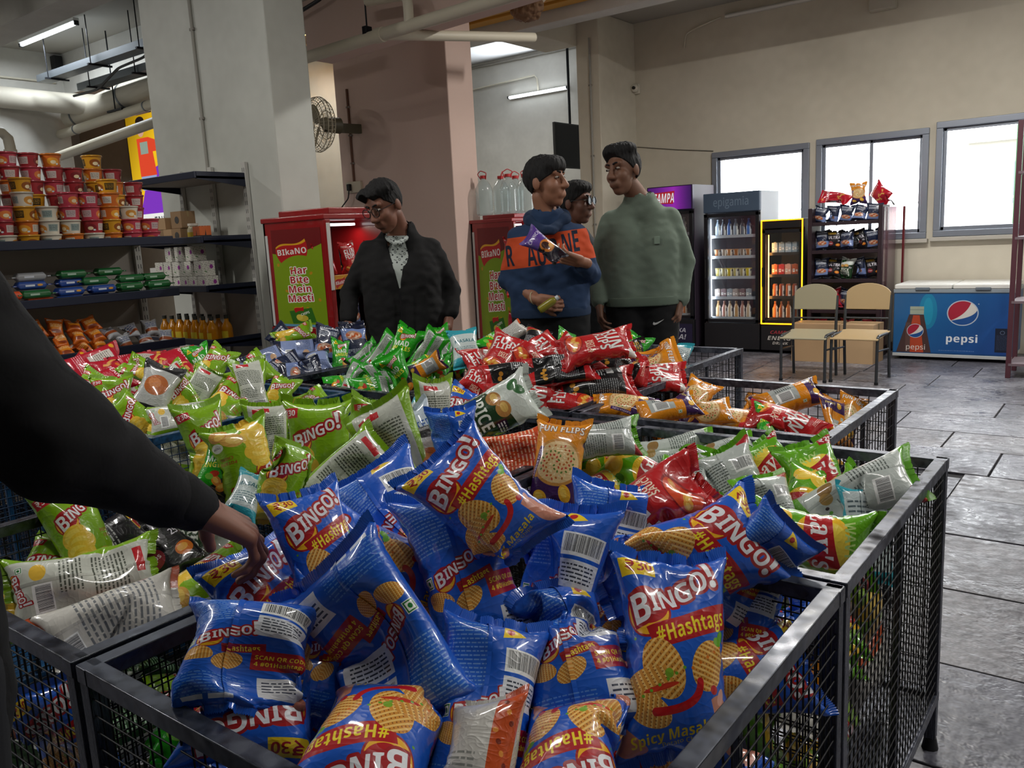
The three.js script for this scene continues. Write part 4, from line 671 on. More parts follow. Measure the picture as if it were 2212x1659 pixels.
const HEAPS = {'C1': 'blue packets in the basket at the aisle corner', 'D2': 'lime packets heaped behind the hand', 'C2': 'green and silver packets in the aisle basket', 'B1': 'orange and purple packets in the wide basket', 'B2': 'red packets heaped before the standing shoppers', 'G': 'bright green packets before the man in black', 'N': 'navy packets before the man in black', 'F': 'crimson packets by the shelves', 'E1': 'lime packets in the blue basket', 'D1': 'packets in the half-empty basket', 'A': 'packets in the nearly empty basket'};
for (const [b, kind, pos, rot, s, shape, fine, label] of PLACED) packet(kind, pos, rot, s, shape, fine, label, HEAPS[b]);
// ---------- packets under the top ones: they fill the baskets up to the heaps ----------
function layer(b, kinds, y, nx, nz, label, group, o = {}) {
  const [x0, x1, z0, z1] = BINS[b], w = x1 - x0, d = z1 - z0;
  for (let i = 0; i < nx; i++) for (let k = 0; k < nz; k++) {
    if (o.skip && o.skip(i, k)) continue;
    const s = o.s || .85, e = .17 * s + .03, x = x0 + e + (w - 2 * e) * (nx > 1 ? i / (nx - 1) : .5) + rr(-.02, .02), z = z0 + e + (d - 2 * e) * (nz > 1 ? k / (nz - 1) : .5) + rr(-.02, .02);
    packet(pick(kinds), [x, y + rr(-.03, .03) + (o.dome || 0) * Math.sin(Math.PI * (i + .5) / nx) * Math.sin(Math.PI * (k + .5) / nz), z], [-90 + rr(-28, 28) + (rnd() < .5 ? 180 : 0), rr(-25, 25), rr(0, 360)], [s, s], nPackets, false, label, group);
  }
}
layer('C1', ['blue'], .50, 4, 4, 'blue packet buried beneath the upper blue ones in the aisle corner basket', 'buried blue packets');
layer('C2', ['lays', 'lays', 'white'], .46, 4, 4, 'green or silver packet buried beneath the green and silver heap', 'buried green and silver packets');
layer('D2', ['lime', 'lime', 'seablue'], .6, 4, 4, 'lime packet buried beneath the lime heap behind the hand', 'buried lime packets');
layer('D1', ['black', 'lime', 'rice'], .38, 3, 3, 'dark packet at the bottom of the half-empty basket', 'packets at the bottom of the half-empty basket');
layer('B1', ['pizza', 'pizza', 'red'], .5, 4, 3, 'orange or purple packet beneath the top ones in the wide basket', 'buried orange packets', { skip: (i, k) => i === 3 && k < 2 });
layer('B1', ['pizza', 'green'], .36, 4, 2, 'packet low in the wide basket seen through the near mesh', 'low packets in the wide basket');
layer('B2', ['red', 'red', 'black'], .66, 4, 3, 'red packet beneath the upper red ones', 'buried red packets', { dome: .07, s: .84 });
layer('G', ['green', 'green', 'black'], .64, 5, 4, 'bright green packet beneath the upper ones of the green heap', 'buried bright green packets', { dome: .08, s: .68 });
layer('N', ['navy'], .66, 4, 3, 'navy packet beneath the upper ones of the navy heap', 'buried navy packets', { dome: .05, s: .78 });
layer('F', ['pink'], .69, 3, 3, 'crimson packet beneath the upper ones of the crimson heap', 'buried crimson packets');
layer('E1', ['lime', 'lime', 'silver'], .64, 5, 4, 'lime packet beneath the upper ones in the blue basket', 'buried packets in the blue basket', { dome: .05, s: .74 });
layer('A', ['navy', 'teal', 'pizza'], .46, 4, 2, 'packet at the bottom of the nearly empty basket', 'low packets in the nearly empty basket');
for (const y of [.26, .43]) {
  for (let i = 0; i < 5; i++) packet(pick(['lays', 'pizza', 'white', 'red', 'lime']), [-.49, y + rr(-.03, .03), -.66 - i * .32], [0, 90 + rr(-12, 12), pick([0, 90, 180, 270]) + rr(-20, 20)], [.9, .9], nPackets, false, 'packet pressed against the wire mesh on the aisle side', 'packets behind the aisle mesh');
  for (let i = 0; i < 4; i++) packet(pick(['lime', 'pizza', 'green', 'blue']), [-1.9 + i * .36 + (i > 1 ? .12 : 0), y + rr(-.03, .03), -.6], [0, rr(-12, 12), pick([0, 90, 180, 270]) + rr(-20, 20)], [.9, .9], nPackets, false, 'packet pressed against the wire mesh at the near end', 'packets behind the near mesh');
}
// ---------- grocery shelving on the far left ----------
const navyPaint = std(0x131a30, .4, .2), shelfGrey = std(0x8c857c, .7), panelGrey = std(0x9b948c, .75), holePaint = std(0x2a2a2c, .6), uprightPaint = std(0xb9b8b2, .6);
function shelfBoard(parent, x0, x1, z0, z1, y, front) {       // front: 'x' faces +x, 'z' faces +z
  const s = mesh('shelf', box(x0, y - .04, z0, x1, y - .026, z1), shelfGrey, parent);
  if (front === 'x') mesh('front_lip', box(x1, y - .045, z0, x1 + .018, y, z1, .004), navyPaint, s);
  else {
    mesh('front_lip', box(x0, y - .04, z1, x1, y, z1 + .018, .004), navyPaint, s);
    for (const x of [x0, x1 - .012]) {                        // bracket deepens towards the wall
      const sh = new THREE.Shape([[z1, y], [z1, y - .042], [z0, y - .085], [z0, y]].map(([a, b]) => new THREE.Vector2(-a, b)));
      const g = new THREE.ExtrudeGeometry(sh, { depth: .012, bevelEnabled: false }).rotateY(Math.PI / 2).translate(x, 0, 0);
      mesh('bracket', g, navyPaint, s);
    }
  }
  return s;
}
function upright(parent, x, z, y1, turn) {
  const g = [box(-.02, 0, -.012, .02, y1, .012, .002)];
  const u = mesh('upright', merge(g).rotateY(turn).translate(x, 0, z), uprightPaint, parent), h = [];
  for (let y = .2; y < y1 - .04; y += .05) for (const s of [-.008, .008]) h.push(box(s - .002, y, .0118, s + .002, y + .025, .0125));
  mesh('slots', merge(h).rotateY(turn).translate(x, 0, z), holePaint, u, { kind: 'stuff' });
}
const gondola = thing('shelving_unit', 'long grocery shelving with navy shelf lips, loaded with tubs and packets', 'shelving');
mesh('back_panel', box(-4.79, .05, -2.64, -4.765, 1.52, -.9), panelGrey, gondola);
mesh('base', box(-4.79, 0, -2.64, -4.4, .12, -.9), navyPaint, gondola);
for (const y of [1.425, 1.137, .85, .5, .16]) shelfBoard(gondola, -4.765, -4.398, -2.64, -.9, y, 'x');
for (const z of [-2.62, -1.75, -.92]) upright(gondola, -4.75, z, 1.52, Math.PI / 2);
const endUnit = thing('shelving_unit', 'end shelving with navy lips against the big pillar, its top shelf empty', 'shelving');
for (const y of [1.795, 1.42, 1.128, .8, .4]) shelfBoard(endUnit, -5.22, -4.49, -3.25, -2.9, y, 'z');
for (const x of [-4.5, -4.86, -5.21]) upright(endUnit, x, -3.244, 1.86, 0);
mesh('back_panel', box(-5.2, .1, -3.256, -4.5, 1.1, -3.25), panelGrey, endUnit);
mesh('base', box(-5.22, 0, -3.25, -4.49, .1, -2.9), navyPaint, endUnit);

// tubs with snap lids
const ORD = ['lowest', 'second', 'third', 'fourth', 'fifth', 'sixth', 'seventh', 'topmost'];
function tubPrint(bg, a, b, dark) {
  return std(0xffffff, .35, 0, { map: canvas(512, 128, (c, w, h) => {
    c.fillStyle = bg; c.fillRect(0, 0, w, h);
    for (let k = 0; k < 2; k++) { c.save(); c.translate(k * 256, 0); c.fillStyle = a; c.beginPath(); c.ellipse(70, 70, 56, 44, .2, 0, 7); c.fill(); c.fillStyle = b; c.fillRect(140, 24, 84, 76); lines(c, 146, 34, 72, 5, 12, dark, .35); ell(c, 70, 76, 26, 20, 0, '#e9d9b0'); ell(c, 104, 96, 12, 10, 0, '#cfe0e8'); if (dark === '#222') { c.fillStyle = '#1b1512'; c.fillRect(30, 20, 20, 90); } c.restore(); }
  }) });
}
const TUBS = [['red', tubPrint('#9c2a31', '#7a1d24', '#cfc2bc', '#6a5a58'), 0x8d2c33], ['orange', tubPrint('#c4631d', '#e09a2c', '#d6d0c4', '#5c5244'), 0xb4661c], ['yellow', tubPrint('#c98f1d', '#8a4a14', '#191512', '#c79a2a'), 0xb98316], ['pale', tubPrint('#cfc7b6', '#c98a3a', '#8fa09c', '#3a3f3c'), 0xb9b3a4], ['rose', tubPrint('#b23a4c', '#d77a3a', '#c9b4b4', '#5a3a3a'), 0xa23444]];
const tubBody = new THREE.CylinderGeometry(.049, .041, .058, 20, 1).translate(0, .029, 0);
const tubLid = new THREE.LatheGeometry([[0, .058], [.05, .058], [.0535, .061], [.0535, .066], [.05, .0685], [0, .0685]].map(([a, b]) => new THREE.Vector2(a, b)), 20);
const tubSources = TUBS.map(() => null);
function tub(k, pos, turn, label) {
  if (!tubSources[k]) { const t = thing('food_tub', label, 'tub', pos, turn, 'food tubs stacked on the top shelf'); mesh('tub_body', tubBody, TUBS[k][1], t); mesh('lid', tubLid, phys(TUBS[k][2], .25, { clearcoat: .6 }), t); return tubSources[k] = t; }
  return copy(tubSources[k], pos, turn, label);
}
const STACK = ['nearest the pillar', 'second from the pillar', 'third from the pillar', 'fourth from the pillar', 'fifth from the pillar', 'sixth from the pillar', 'seventh from the pillar', 'eighth from the pillar', 'ninth from the pillar'];
const FRONT = [[4, 4], [4, 4, 3], [1, 2, 1, 1, 2], [3, 0, 4, 4], [1, 3, 4, 4], [3, 3, 3], [2, 1, 2, 3, 2], [3, 0, 4], [1, 3, 0, 4, 4, 0, 3]];
FRONT.forEach((st, i) => st.forEach((k, j) => tub(k, [-4.445 + rr(-.008, .008), 1.386 + j * .069, -2.545 + i * .107 + rr(-.004, .004)], rr(0, 6), `${TUBS[k][0]} tub, ${ORD[j]} of the front stack ${STACK[i]}`)));
const BACKROW = [[0, 4, 0, 0, 0], [0, 1, 0, 2, 1, 0], [2, 0, 1, 0, 2, 1, 2], [0, 1, 0, 4, 0, 0], [1, 0, 2, 0, 4, 0, 1], [0, 0, 1, 2, 0, 4, 0], [1, 0, 3, 0, 1, 0, 4], [0, 1, 0, 3, 0, 0, 1, 0], [0, 0, 1, 0, 3, 0, 0, 1]];
BACKROW.forEach((st, i) => st.forEach((k, j) => tub(k, [-4.6 + rr(-.01, .01), 1.386 + j * .069, -2.56 + i * .107], rr(0, 6), `${TUBS[k][0]} tub, ${ORD[j]} of the rear stack ${STACK[i]}`)));
// cartons, jar and orange box on the end shelf
function carton(w, h, d, pos, turn, label, cat, mat, group, tape = true) {
  const t = thing(cat === 'carton' ? 'carton' : 'box', label, 'box', pos, turn, group);
  mesh('carton_body', box(-w / 2, 0, -d / 2, w / 2, h, d / 2, .002), mat, t);
  for (const s of [-1, 1]) mesh('flap', box(-w / 2 + .001, h, s * d / 4 - d / 4 + .001, w / 2 - .001, h + .0025, s * d / 4 + d / 4 - .001), mat, t);
  if (tape) mesh('tape', box(-w / 2 - .001, h * .7, -d * .06, w / 2 + .001, h + .0035, d * .06), std(0x8e7a52, .35), t);
  return t;
}
[[-5.03, 1.394, -3.0, .1, .08, 'small brown carton at the pale end of the shelf, beside the tubs'], [-4.92, 1.394, -2.98, .09, .08, 'small brown carton second from the tubs'], [-4.81, 1.394, -2.97, .1, .08, 'small brown carton below the one with a dark round mark'], [-5.02, 1.478, -3.0, .1, .07, 'small brown carton stacked beside the tubs'], [-4.81, 1.478, -2.98, .11, .1, 'small brown carton with a dark round mark, topmost of the cartons'], [-4.91, 1.478, -3.04, .09, .06, 'small brown carton crushed between two others']].forEach(([x, y, z, w, h, l], i) => {
  const t = carton(w, h, .1, [x, y, z], rr(-.1, .1), l, 'carton', i % 2 ? cardboard : cardDark, 'brown cartons on the end shelf');
  if (l.includes('mark')) mesh('round_mark', new THREE.CylinderGeometry(.022, .022, .001, 20).rotateX(Math.PI / 2).translate(.01, h * .5, .051), std(0x3c3a38, .8), t);
});
{
  const j = thing('jar', 'clear plastic jar of yellow sweets beside the orange box', 'jar', [-4.68, 1.394, -2.96]);
  mesh('jar_body', new THREE.LatheGeometry([[0, 0], [.03, 0], [.036, .006], [.036, .07], [.028, .085], [.028, .095], [0, .095]].map(([a, b]) => new THREE.Vector2(a, b)), 20), phys(0xd8cfae, .2, { transmission: .5, thickness: 0 }), j);
  mesh('jar_label', new THREE.CylinderGeometry(.0365, .0365, .03, 20, 1, true).translate(0, .04, 0), std(0x9a8418, .6), j); mesh('lid', new THREE.CylinderGeometry(.031, .031, .014, 20).translate(0, .1, 0), std(0xcfc8ba, .4), j);
  const o = carton(.1, .085, .07, [-4.575, 1.394, -2.95], -.15, 'orange printed box with a black figure mark at the end of the shelf', 'box', std(0xffffff, .5, 0, { map: canvas(128, 96, (c, w, h) => { c.fillStyle = '#c05a1a'; c.fillRect(0, 0, w, h); c.fillStyle = '#1a1512'; c.fillRect(0, 60, w, 36); c.beginPath(); c.moveTo(50, 70); c.lineTo(64, 20); c.lineTo(70, 70); c.fill(); c.fillStyle = '#d8d4cc'; c.fillRect(16, 66, 26, 26); c.fillRect(84, 70, 30, 20); }) }), null, false);
  carton(.16, .13, .13, [-5.13, 1.098 + .01, -3.02], .3, 'plain white box with a small yellow picture behind the biscuits', 'box', std(0xffffff, .6, 0, { map: canvas(128, 96, (c, w, h) => { c.fillStyle = '#c9c9c4'; c.fillRect(0, 0, w, h); ell(c, 90, 40, 18, 14, 0, '#d8b82a'); ell(c, 60, 70, 20, 12, 0, '#a9b2c2'); }) }), null, false);
}
// boxes printed with flowers and a purple disc
const floral = canvas(128, 128, (c, w, h) => { c.fillStyle = '#c9c7bd'; c.fillRect(0, 0, w, h); for (let i = 0; i < 60; i++) ell(c, (i * 47) % 128, (i * 71 + (i % 5) * 9) % 128, 3 + i % 3, 2 + i % 2, i * 37, ['#5d6b52', '#8a8c7a', '#7a4a6a', '#494c46'][i % 4]); ell(c, 92, 48, 17, 19, 0, '#8a2a86'); ell(c, 34, 90, 12, 5, 30, '#4a7a44'); });
const floralMat = std(0xffffff, .6, 0, { map: floral });
[[-5.05, 0, 'box'], [-4.955, 0], [-4.86, 0], [-4.765, 0], [-4.67, 0], [-4.575, 0], [-5.04, 1], [-4.94, 1], [-4.84, 1], [-4.74, 1], [-4.6, 1], [-4.93, 2], [-4.8, 2], [-4.69, 2]].forEach(([x, j], i) => carton(.088, .088, .088, [x, 1.092 + j * .0915, -2.96 + rr(-.01, .01)], rr(-.12, .12), `white flower-printed box, ${['bottom', 'middle', 'top'][j]} row, ${['first', 'second', 'third', 'fourth', 'fifth', 'sixth'][j === 0 ? i : j === 1 ? i - 6 : i - 11]} from the tubs`, 'box', floralMat, 'flower-printed boxes on the end shelf', false));
// oil bottles
{
  const oil = phys(0xd08a10, .12, { transmission: .45, thickness: 0 }), cap = std(0x22251f, .5), lab = std(0xb9a31e, .6);
  let first;
  for (let i = 0; i < 14; i++) {
    const p = [-5.12 + (i >> 1) * .088, .764, i % 2 ? -2.955 : -3.06], l = `yellow oil bottle with dark cap, ${i % 2 ? 'front' : 'rear'} row, ${NTH[i >> 1]} from the shelving corner`;
    if (first) { copy(first, p, rr(-.2, .2), l); continue; }
    first = thing('oil_bottle', l, 'bottle', p, 0, 'yellow oil bottles on the end shelf');
    mesh('bottle_body', new THREE.LatheGeometry([[0, 0], [.03, 0], [.034, .006], [.034, .085], [.029, .105], [.014, .13], [.012, .15], [0, .15]].map(([a, b]) => new THREE.Vector2(a, b)), 18), oil, first);
    mesh('bottle_label', new THREE.CylinderGeometry(.0345, .0345, .05, 18, 1, true, -.9, 1.8).translate(0, .045, 0), lab, first); mesh('cap', new THREE.CylinderGeometry(.014, .014, .022, 14).translate(0, .158, 0), cap, first);
  }
}
// long biscuit packets on the second shelf, orange pouches on the third
{
  const shape = (() => { const g = new RoundedBoxGeometry(.15, .042, .06, 3, .016), p = g.attributes.position; for (let i = 0; i < p.count; i++) { const x = p.getX(i); if (Math.abs(x) > .06) { const k = 1 - (Math.abs(x) - .06) / .0165; p.setY(i, p.getY(i) * Math.max(.25, k)); } } g.computeVertexNormals(); return g; })();
  const end = (s) => box(s > 0 ? .073 : -.09, -.003, -.028, s > 0 ? .09 : -.073, .003, .028);
  const ends = [end(1), end(-1)], src = {};
  const M = { green: 0x14592a, blue: 0x1c3f86, orange: 0xc8481c, silver: 0x8f9296 };
  const mats = {}; for (const k in M) mats[k] = phys(0xffffff, .3, { clearcoat: .7, map: canvas(128, 64, (c, w, h) => { c.fillStyle = '#' + new THREE.Color(M[k]).getHexString(); c.fillRect(0, 0, w, h); c.fillStyle = k === 'green' ? '#9fb9a6' : '#c9d0dc'; c.fillRect(34, 24, 40, 16); if (k === 'blue') ell(c, 96, 30, 12, 10, 0, '#d8962a'); }) });
  const rowsOf = [['green', -2.56, 0], ['green', -2.56, 1], ['green', -2.38, 0], ['green', -2.38, 1], ['green', -2.4, 2], ['green', -2.56, 2], ['blue', -2.21, 0], ['blue', -2.22, 1], ['blue', -2.05, 0], ['blue', -2.06, 1], ['blue', -2.1, 2], ['green', -2.22, 2], ['orange', -1.9, 0], ['green', -1.89, 1], ['blue', -1.9, 2], ['silver', -1.9, 3], ['green', -2.1, 3], ['green', -2.3, 3], ['silver', -1.74, 0], ['orange', -1.74, 1], ['blue', -1.58, 0]];
  rowsOf.forEach(([k, z, j], i) => {
    const pos = [-4.44 + rr(-.02, .01) - (j > 1 ? .04 : 0), 1.098 + .021 + j * .043, z + rr(-.01, .01)], turn = Math.PI / 2 + rr(-.12, .12), l = `${k} biscuit packet, ${ORD[j]} in the pile ${['beside the black sleeve', 'behind the orange one', 'over the orange one', 'of blue ones', 'next to the blue ones', 'of green ones', 'by the flower boxes'][Math.min(6, Math.floor((-z - 1.5) / .155))]}, ${['lying straight', 'a little askew', 'pushed back'][i % 3]}`;
    if (src[k]) { copy(src[k], pos, turn, l); return; }
    const t = src[k] = thing('biscuit_packet', l, 'packet', pos, turn, 'biscuit packets on the second shelf');
    mesh('wrapper', shape, mats[k], t); ends.forEach((e) => mesh('crimped_end', e, mats[k], t));
  });
  const pouch = phys(0xffffff, .35, { clearcoat: .4, map: canvas(256, 180, (c, w, h) => { c.fillStyle = '#c9620f'; c.fillRect(0, 0, w, h); for (const o of [0, 128]) { c.fillStyle = '#d3cdc4'; c.fillRect(o + 10, 4, 100, 22); ell(c, o + 64, 90, 40, 30, 0, '#e28a1c'); ell(c, o + 60, 130, 34, 18, 0, '#8f3a10'); lines(c, o + 24, 60, 80, 3, 12, '#f0d8a8', .4); } }) });
  const wpouch = phys(0xffffff, .35, { clearcoat: .4, map: canvas(128, 90, (c, w, h) => { c.fillStyle = '#b9bbc0'; c.fillRect(0, 0, w, h); c.fillStyle = '#a5532a'; c.fillRect(0, 50, w, 16); lines(c, 10, 20, 100, 3, 9, '#4a5a8a', .4); }) });
  for (let i = 0; i < 30; i++) {
    const white = i > 23, j = white ? i % 2 : i % 3, z = white ? -2.56 + (i - 24) * .06 : -2.18 + Math.floor(i / 3) * .092, G = COARSE[i % 8];
    const t = thing('snack_pouch', `${white ? 'white and brown' : 'orange'} pouch, ${ORD[j]} ${white ? 'near the oil bottles' : 'in the orange stack'}, ${NTH[white ? i - 24 : Math.floor(i / 3)]} column of the third shelf`, 'packet', [-4.45 - j * .035, .85 - .026 + .035 + j * .058, z], 0, 'pouches on the third shelf');
    t.rotation.set(R(-40 + rr(-15, 15)), R(90), R(rr(-14, 14)), 'YXZ'); t.scale.set(.47, .36, .5);
    mesh('film_body', G.body, white ? wpouch : pouch, t); mesh('top_seal', G.top, white ? wpouch : pouch, t);
  }
}
// ---------- red snack cabinets ----------
const cabinetRed = phys(0x8d1015, .3, { clearcoat: .6 }), cabinetDark = std(0x1a1012, .6);
function ribbon(c, x, y, w, s) {
  c.save(); c.translate(x, y); c.rotate(R(-6)); c.scale(w / 200, w / 200);
  c.fillStyle = '#d9a21c'; c.beginPath(); c.moveTo(-95, -34); c.bezierCurveTo(-40, -80, 20, -10, 92, -62); c.lineTo(96, -40); c.bezierCurveTo(30, 0, -40, -60, -95, -10); c.fill();
  c.fillStyle = '#b3151c'; c.beginPath(); c.moveTo(-98, -22); c.bezierCurveTo(-40, -66, 30, -6, 96, -46); c.bezierCurveTo(104, 0, 92, 34, 84, 44); c.bezierCurveTo(30, 22, -30, 30, -78, 66); c.bezierCurveTo(-92, 40, -104, 10, -98, -22); c.fill();
  c.restore(); text(c, s, x, y + w * .02, w * .25, '#e6e4df', { a: -4, weight: 'bold' });
}
const posterMat = std(0xffffff, .35, 0, { map: canvas(512, 1024, (c, w, h) => {
  c.fillStyle = '#6e1316'; c.fillRect(0, 0, w, h); c.fillStyle = '#7c9a12'; c.beginPath(); c.moveTo(0, h * .24); c.quadraticCurveTo(w * .4, h * .3, w, h * .16); c.lineTo(w, h); c.lineTo(0, h); c.fill();
  ribbon(c, w * .4, h * .22, w * .66, 'BIkaNO');
  ['Har', 'Bite', 'Mein', 'Masti'].forEach((s, i) => text(c, s, w * .5, h * (.42 + .095 * i), w * .2, '#b3202a', { a: -3, rims: [['#f0efe9', 16]] }));
  for (let i = 0; i < 7; i++) ell(c, w * (.1 + .13 * ((i * 5) % 7)), h * (.36 + .09 * i % .5), 14, 18, i * 40, '#b98a1a');
  c.fillStyle = '#2f6d1a'; c.beginPath(); c.moveTo(w * .24, h * .84); c.lineTo(w * .7, h * .8); c.lineTo(w * .78, h * .95); c.lineTo(w * .3, h * .97); c.fill(); ell(c, w * .5, h * .91, 60, 34, 0, '#c7b23a'); ell(c, w * .44, h * .9, 34, 30, 0, '#d9c64c'); text(c, 'CHIPS', w * .56, h * .86, 34, '#f0efe9', { a: -20 }); ribbon(c, w * .44, h * .82, w * .2, ''); c.fillStyle = '#5f9dbf'; c.fillRect(0, h * .975, w, h * .025);
}) });
const stripMat = std(0xffffff, .4, 0, { map: canvas(512, 64, (c, w, h) => { c.fillStyle = '#c98a12'; c.fillRect(0, 0, w, h); for (let i = 0; i < 4; i++) ribbon(c, 64 + i * 128, 32, 84, 'BIkaNO'); }) });
function cabinet(x0, x1, z0, z1, top, label, low) {                 // poster side faces +z, open front faces +x
  const t = thing('snack_cabinet', label, 'cabinet', [(x0 + x1) / 2, 0, (z0 + z1) / 2]), w = (x1 - x0) / 2, d = (z0 - z1) / 2, e = .025;
  mesh('top_board', box(-w - .01, top - .03, -d - .01, w + .01, top, d + .01, .006), cabinetRed, t); mesh('top_cap', box(-w + .1, top, -d + .04, w, top + .035, d - .04, .006), cabinetRed, t);
  mesh('plinth', box(-w, 0, -d, w, .12, d, .004), cabinetDark, t); mesh('back_panel', box(-w, .12, -d, -w + .015, top - .03, d), cabinetDark, t); mesh('far_side', box(-w + .015, .12, -d, w, top - .03, -d + .015), cabinetRed, t);
  const p = mesh('side_panel', box(-w, .12, d - .02, w, top - .03, d), cabinetRed, t);
  mesh('poster', new THREE.PlaneGeometry(2 * w - .1, top - .07 - low).translate(.016, (top - .07 + low) / 2, d + .0015), posterMat, p); mesh('bottom_rail', box(-w, low - .045, d, w, low - .005, d + .008, .003), cabinetRed, p);
  mesh('edge_strip', box(-w + .012, low, d, -w + .034, top - .1, d + .004, .002), std(0xc9c9c6, .4), p);
  mesh('frame_post', box(w - .004, .12, d - .03, w + .02, top - .03, d + .004, .004), cabinetRed, t); mesh('frame_post', box(w - .004, .12, -d, w + .02, top - .03, -d + .03, .004), cabinetRed, t); mesh('white_edge', box(w + .02, top - .42, d - .02, w + .026, top - .05, d + .003, .002), std(0xd9d4d0, .4), t);
  for (let i = 0; i < 4; i++) { const y = top - .37 - i * .31, s = mesh('shelf', box(-w + .02, y, -d + .02, w - .02, y + .012, d - .02), cabinetDark, t); mesh('price_strip', box(w - .02, y - .05, -d + .03, w - .006, y + .03, d - .03, .003), stripMat, s); }
  const lamp = mesh('inner_lamp', box(-.02, top - .06, -d + .06, .02, top - .045, d - .06, .004), new THREE.MeshStandardMaterial({ color: 0xffffff, emissive: 0xffffff, emissiveIntensity: 2.5 }), t);
  const a = new THREE.RectAreaLight(0xfff2e0, 16, .04, 2 * d - .12); a.position.set(0, top - .07, 0); a.rotation.x = -Math.PI / 2; a.name = 'cabinet_light'; t.add(a);
  return t;
}
cabinet(-4.18, -3.64, -3.1, -3.62, 1.5, 'red snack cabinet with a green slogan poster beside the man in black', .87);
cabinet(-4.66, -4.22, -5.58, -6.05, 1.475, 'red snack cabinet with water bottles on top, behind the orange and blue hoodie', .46);
for (const [cx, cz, top, hw, kinds, who] of [[-3.74, -3.36, 1.5, .2, ['red', 'navy', 'black', 'black'], 'beside the man in black'], [-4.3, -5.8, 1.475, .18, ['red', 'red', 'pink', 'red'], 'behind the hoodie wearer']])
  kinds.forEach((k, i) => { for (let j = 0; j < 3; j++) packet(k, [cx + rr(-.02, .02), top - .37 - i * .31 + .115, cz - hw + .02 + j * hw * .95], [0, 90 + rr(-14, 14), rr(-8, 8)], [.66, .68], i * 3 + j, false, `${FILM_WORDS[k]} packet, ${['top', 'second', 'third', 'lowest'][i]} shelf of the cabinet ${who}, ${['farthest', 'middle', 'nearest'][j]}`, 'packets in the red cabinets'); });
// five-litre water bottles on the second cabinet
{
  const pet = phys(0xe8eeee, .1, { transmission: .85, thickness: 0, clearcoat: 1, clearcoatRoughness: .05 }), red = std(0xb02226, .4); let b0;
  const prof = [[0, 0], [.06, 0], [.072, .012]]; for (let i = 0; i < 9; i++) prof.push([.074, .03 + i * .018], [.070, .039 + i * .018]); prof.push([.074, .2], [.07, .23], [.046, .275], [.024, .295], [.022, .312], [0, .312]);
  [[-4.56, -5.66, 'at the pillar end of the row'], [-4.36, -5.74, 'second from the pillar, in front'], [-4.53, -5.86, 'behind the front two'], [-4.3, -5.9, 'beside the head in the hoodie'], [-4.46, -5.98, 'hindmost on the cabinet']].forEach(([x, z, w], i) => {
    const p = [x, 1.51, z], l = `large clear water bottle with red cap, ${w}`;
    if (b0) { copy(b0, p, i * 1.1, l); return; }
    b0 = thing('water_bottle', l, 'bottle', p, 0, 'water bottles on the red cabinet');
    mesh('bottle_body', new THREE.LatheGeometry(prof.map(([a, b]) => new THREE.Vector2(a, b)), 28), pet, b0); mesh('cap', new THREE.CylinderGeometry(.027, .027, .024, 18).translate(0, .32, 0), red, b0);
    mesh('carry_handle', tube([[-.026, .3, 0], [-.05, .345, .01], [-.01, .37, .02], [.04, .35, .01], [.026, .3, 0]], .004, 24, 6), red, b0);
  });
}
// ---------- drinks fridges, rack, freezer at the window wall ----------
function can(kind) {                                          // goods behind the fridge glass
  const lathe = (p) => new THREE.LatheGeometry(p.map(([a, b]) => new THREE.Vector2(a, b)), 14);
  return { bottle: [lathe([[0, 0], [.026, 0], [.028, .01], [.028, .1], [.012, .15], [.011, .165], [0, .165]]), new THREE.CylinderGeometry(.013, .013, .016, 10).translate(0, .168, 0)], cup: [lathe([[0, 0], [.026, 0], [.034, .07], [.036, .072], [0, .074]]), new THREE.CylinderGeometry(.0365, .0365, .006, 14).translate(0, .076, 0)], carton: [box(-.03, 0, -.022, .03, .11, .022, .003), box(-.012, .11, -.012, .012, .116, .012, .002)], tall: [lathe([[0, 0], [.024, 0], [.026, .006], [.026, .12], [.02, .13], [0, .13]]), new THREE.CylinderGeometry(.019, .02, .004, 12).translate(0, .132, 0)] }[kind];
}
const GOODS = {}, goodsMat = {};
function good(kind, color, pos, label, group) {
  const key = kind + color;
  if (GOODS[key]) return copy(GOODS[key], pos, rr(-.4, .4), label, group);
  const t = GOODS[key] = thing(kind === 'tall' ? 'drink_can' : kind === 'carton' ? 'drink_carton' : kind === 'cup' ? 'yoghurt_cup' : 'drink_bottle', label, kind === 'tall' ? 'can' : kind === 'cup' ? 'cup' : kind, pos, 0, group), [a, b] = can(kind);
  const m = goodsMat[color] ??= phys(0xffffff, .35, { clearcoat: .4, map: canvas(64, 64, (c, w, h) => { c.fillStyle = color; c.fillRect(0, 0, w, h); c.fillStyle = 'rgba(235,235,228,.85)'; c.fillRect(6, 26, 24, 20); c.fillRect(40, 30, 18, 12); c.fillStyle = 'rgba(30,30,40,.6)'; c.fillRect(10, 32, 16, 4); }) });
  mesh('container', a, m, t); mesh('closure', b, m, t);
  return t;
}
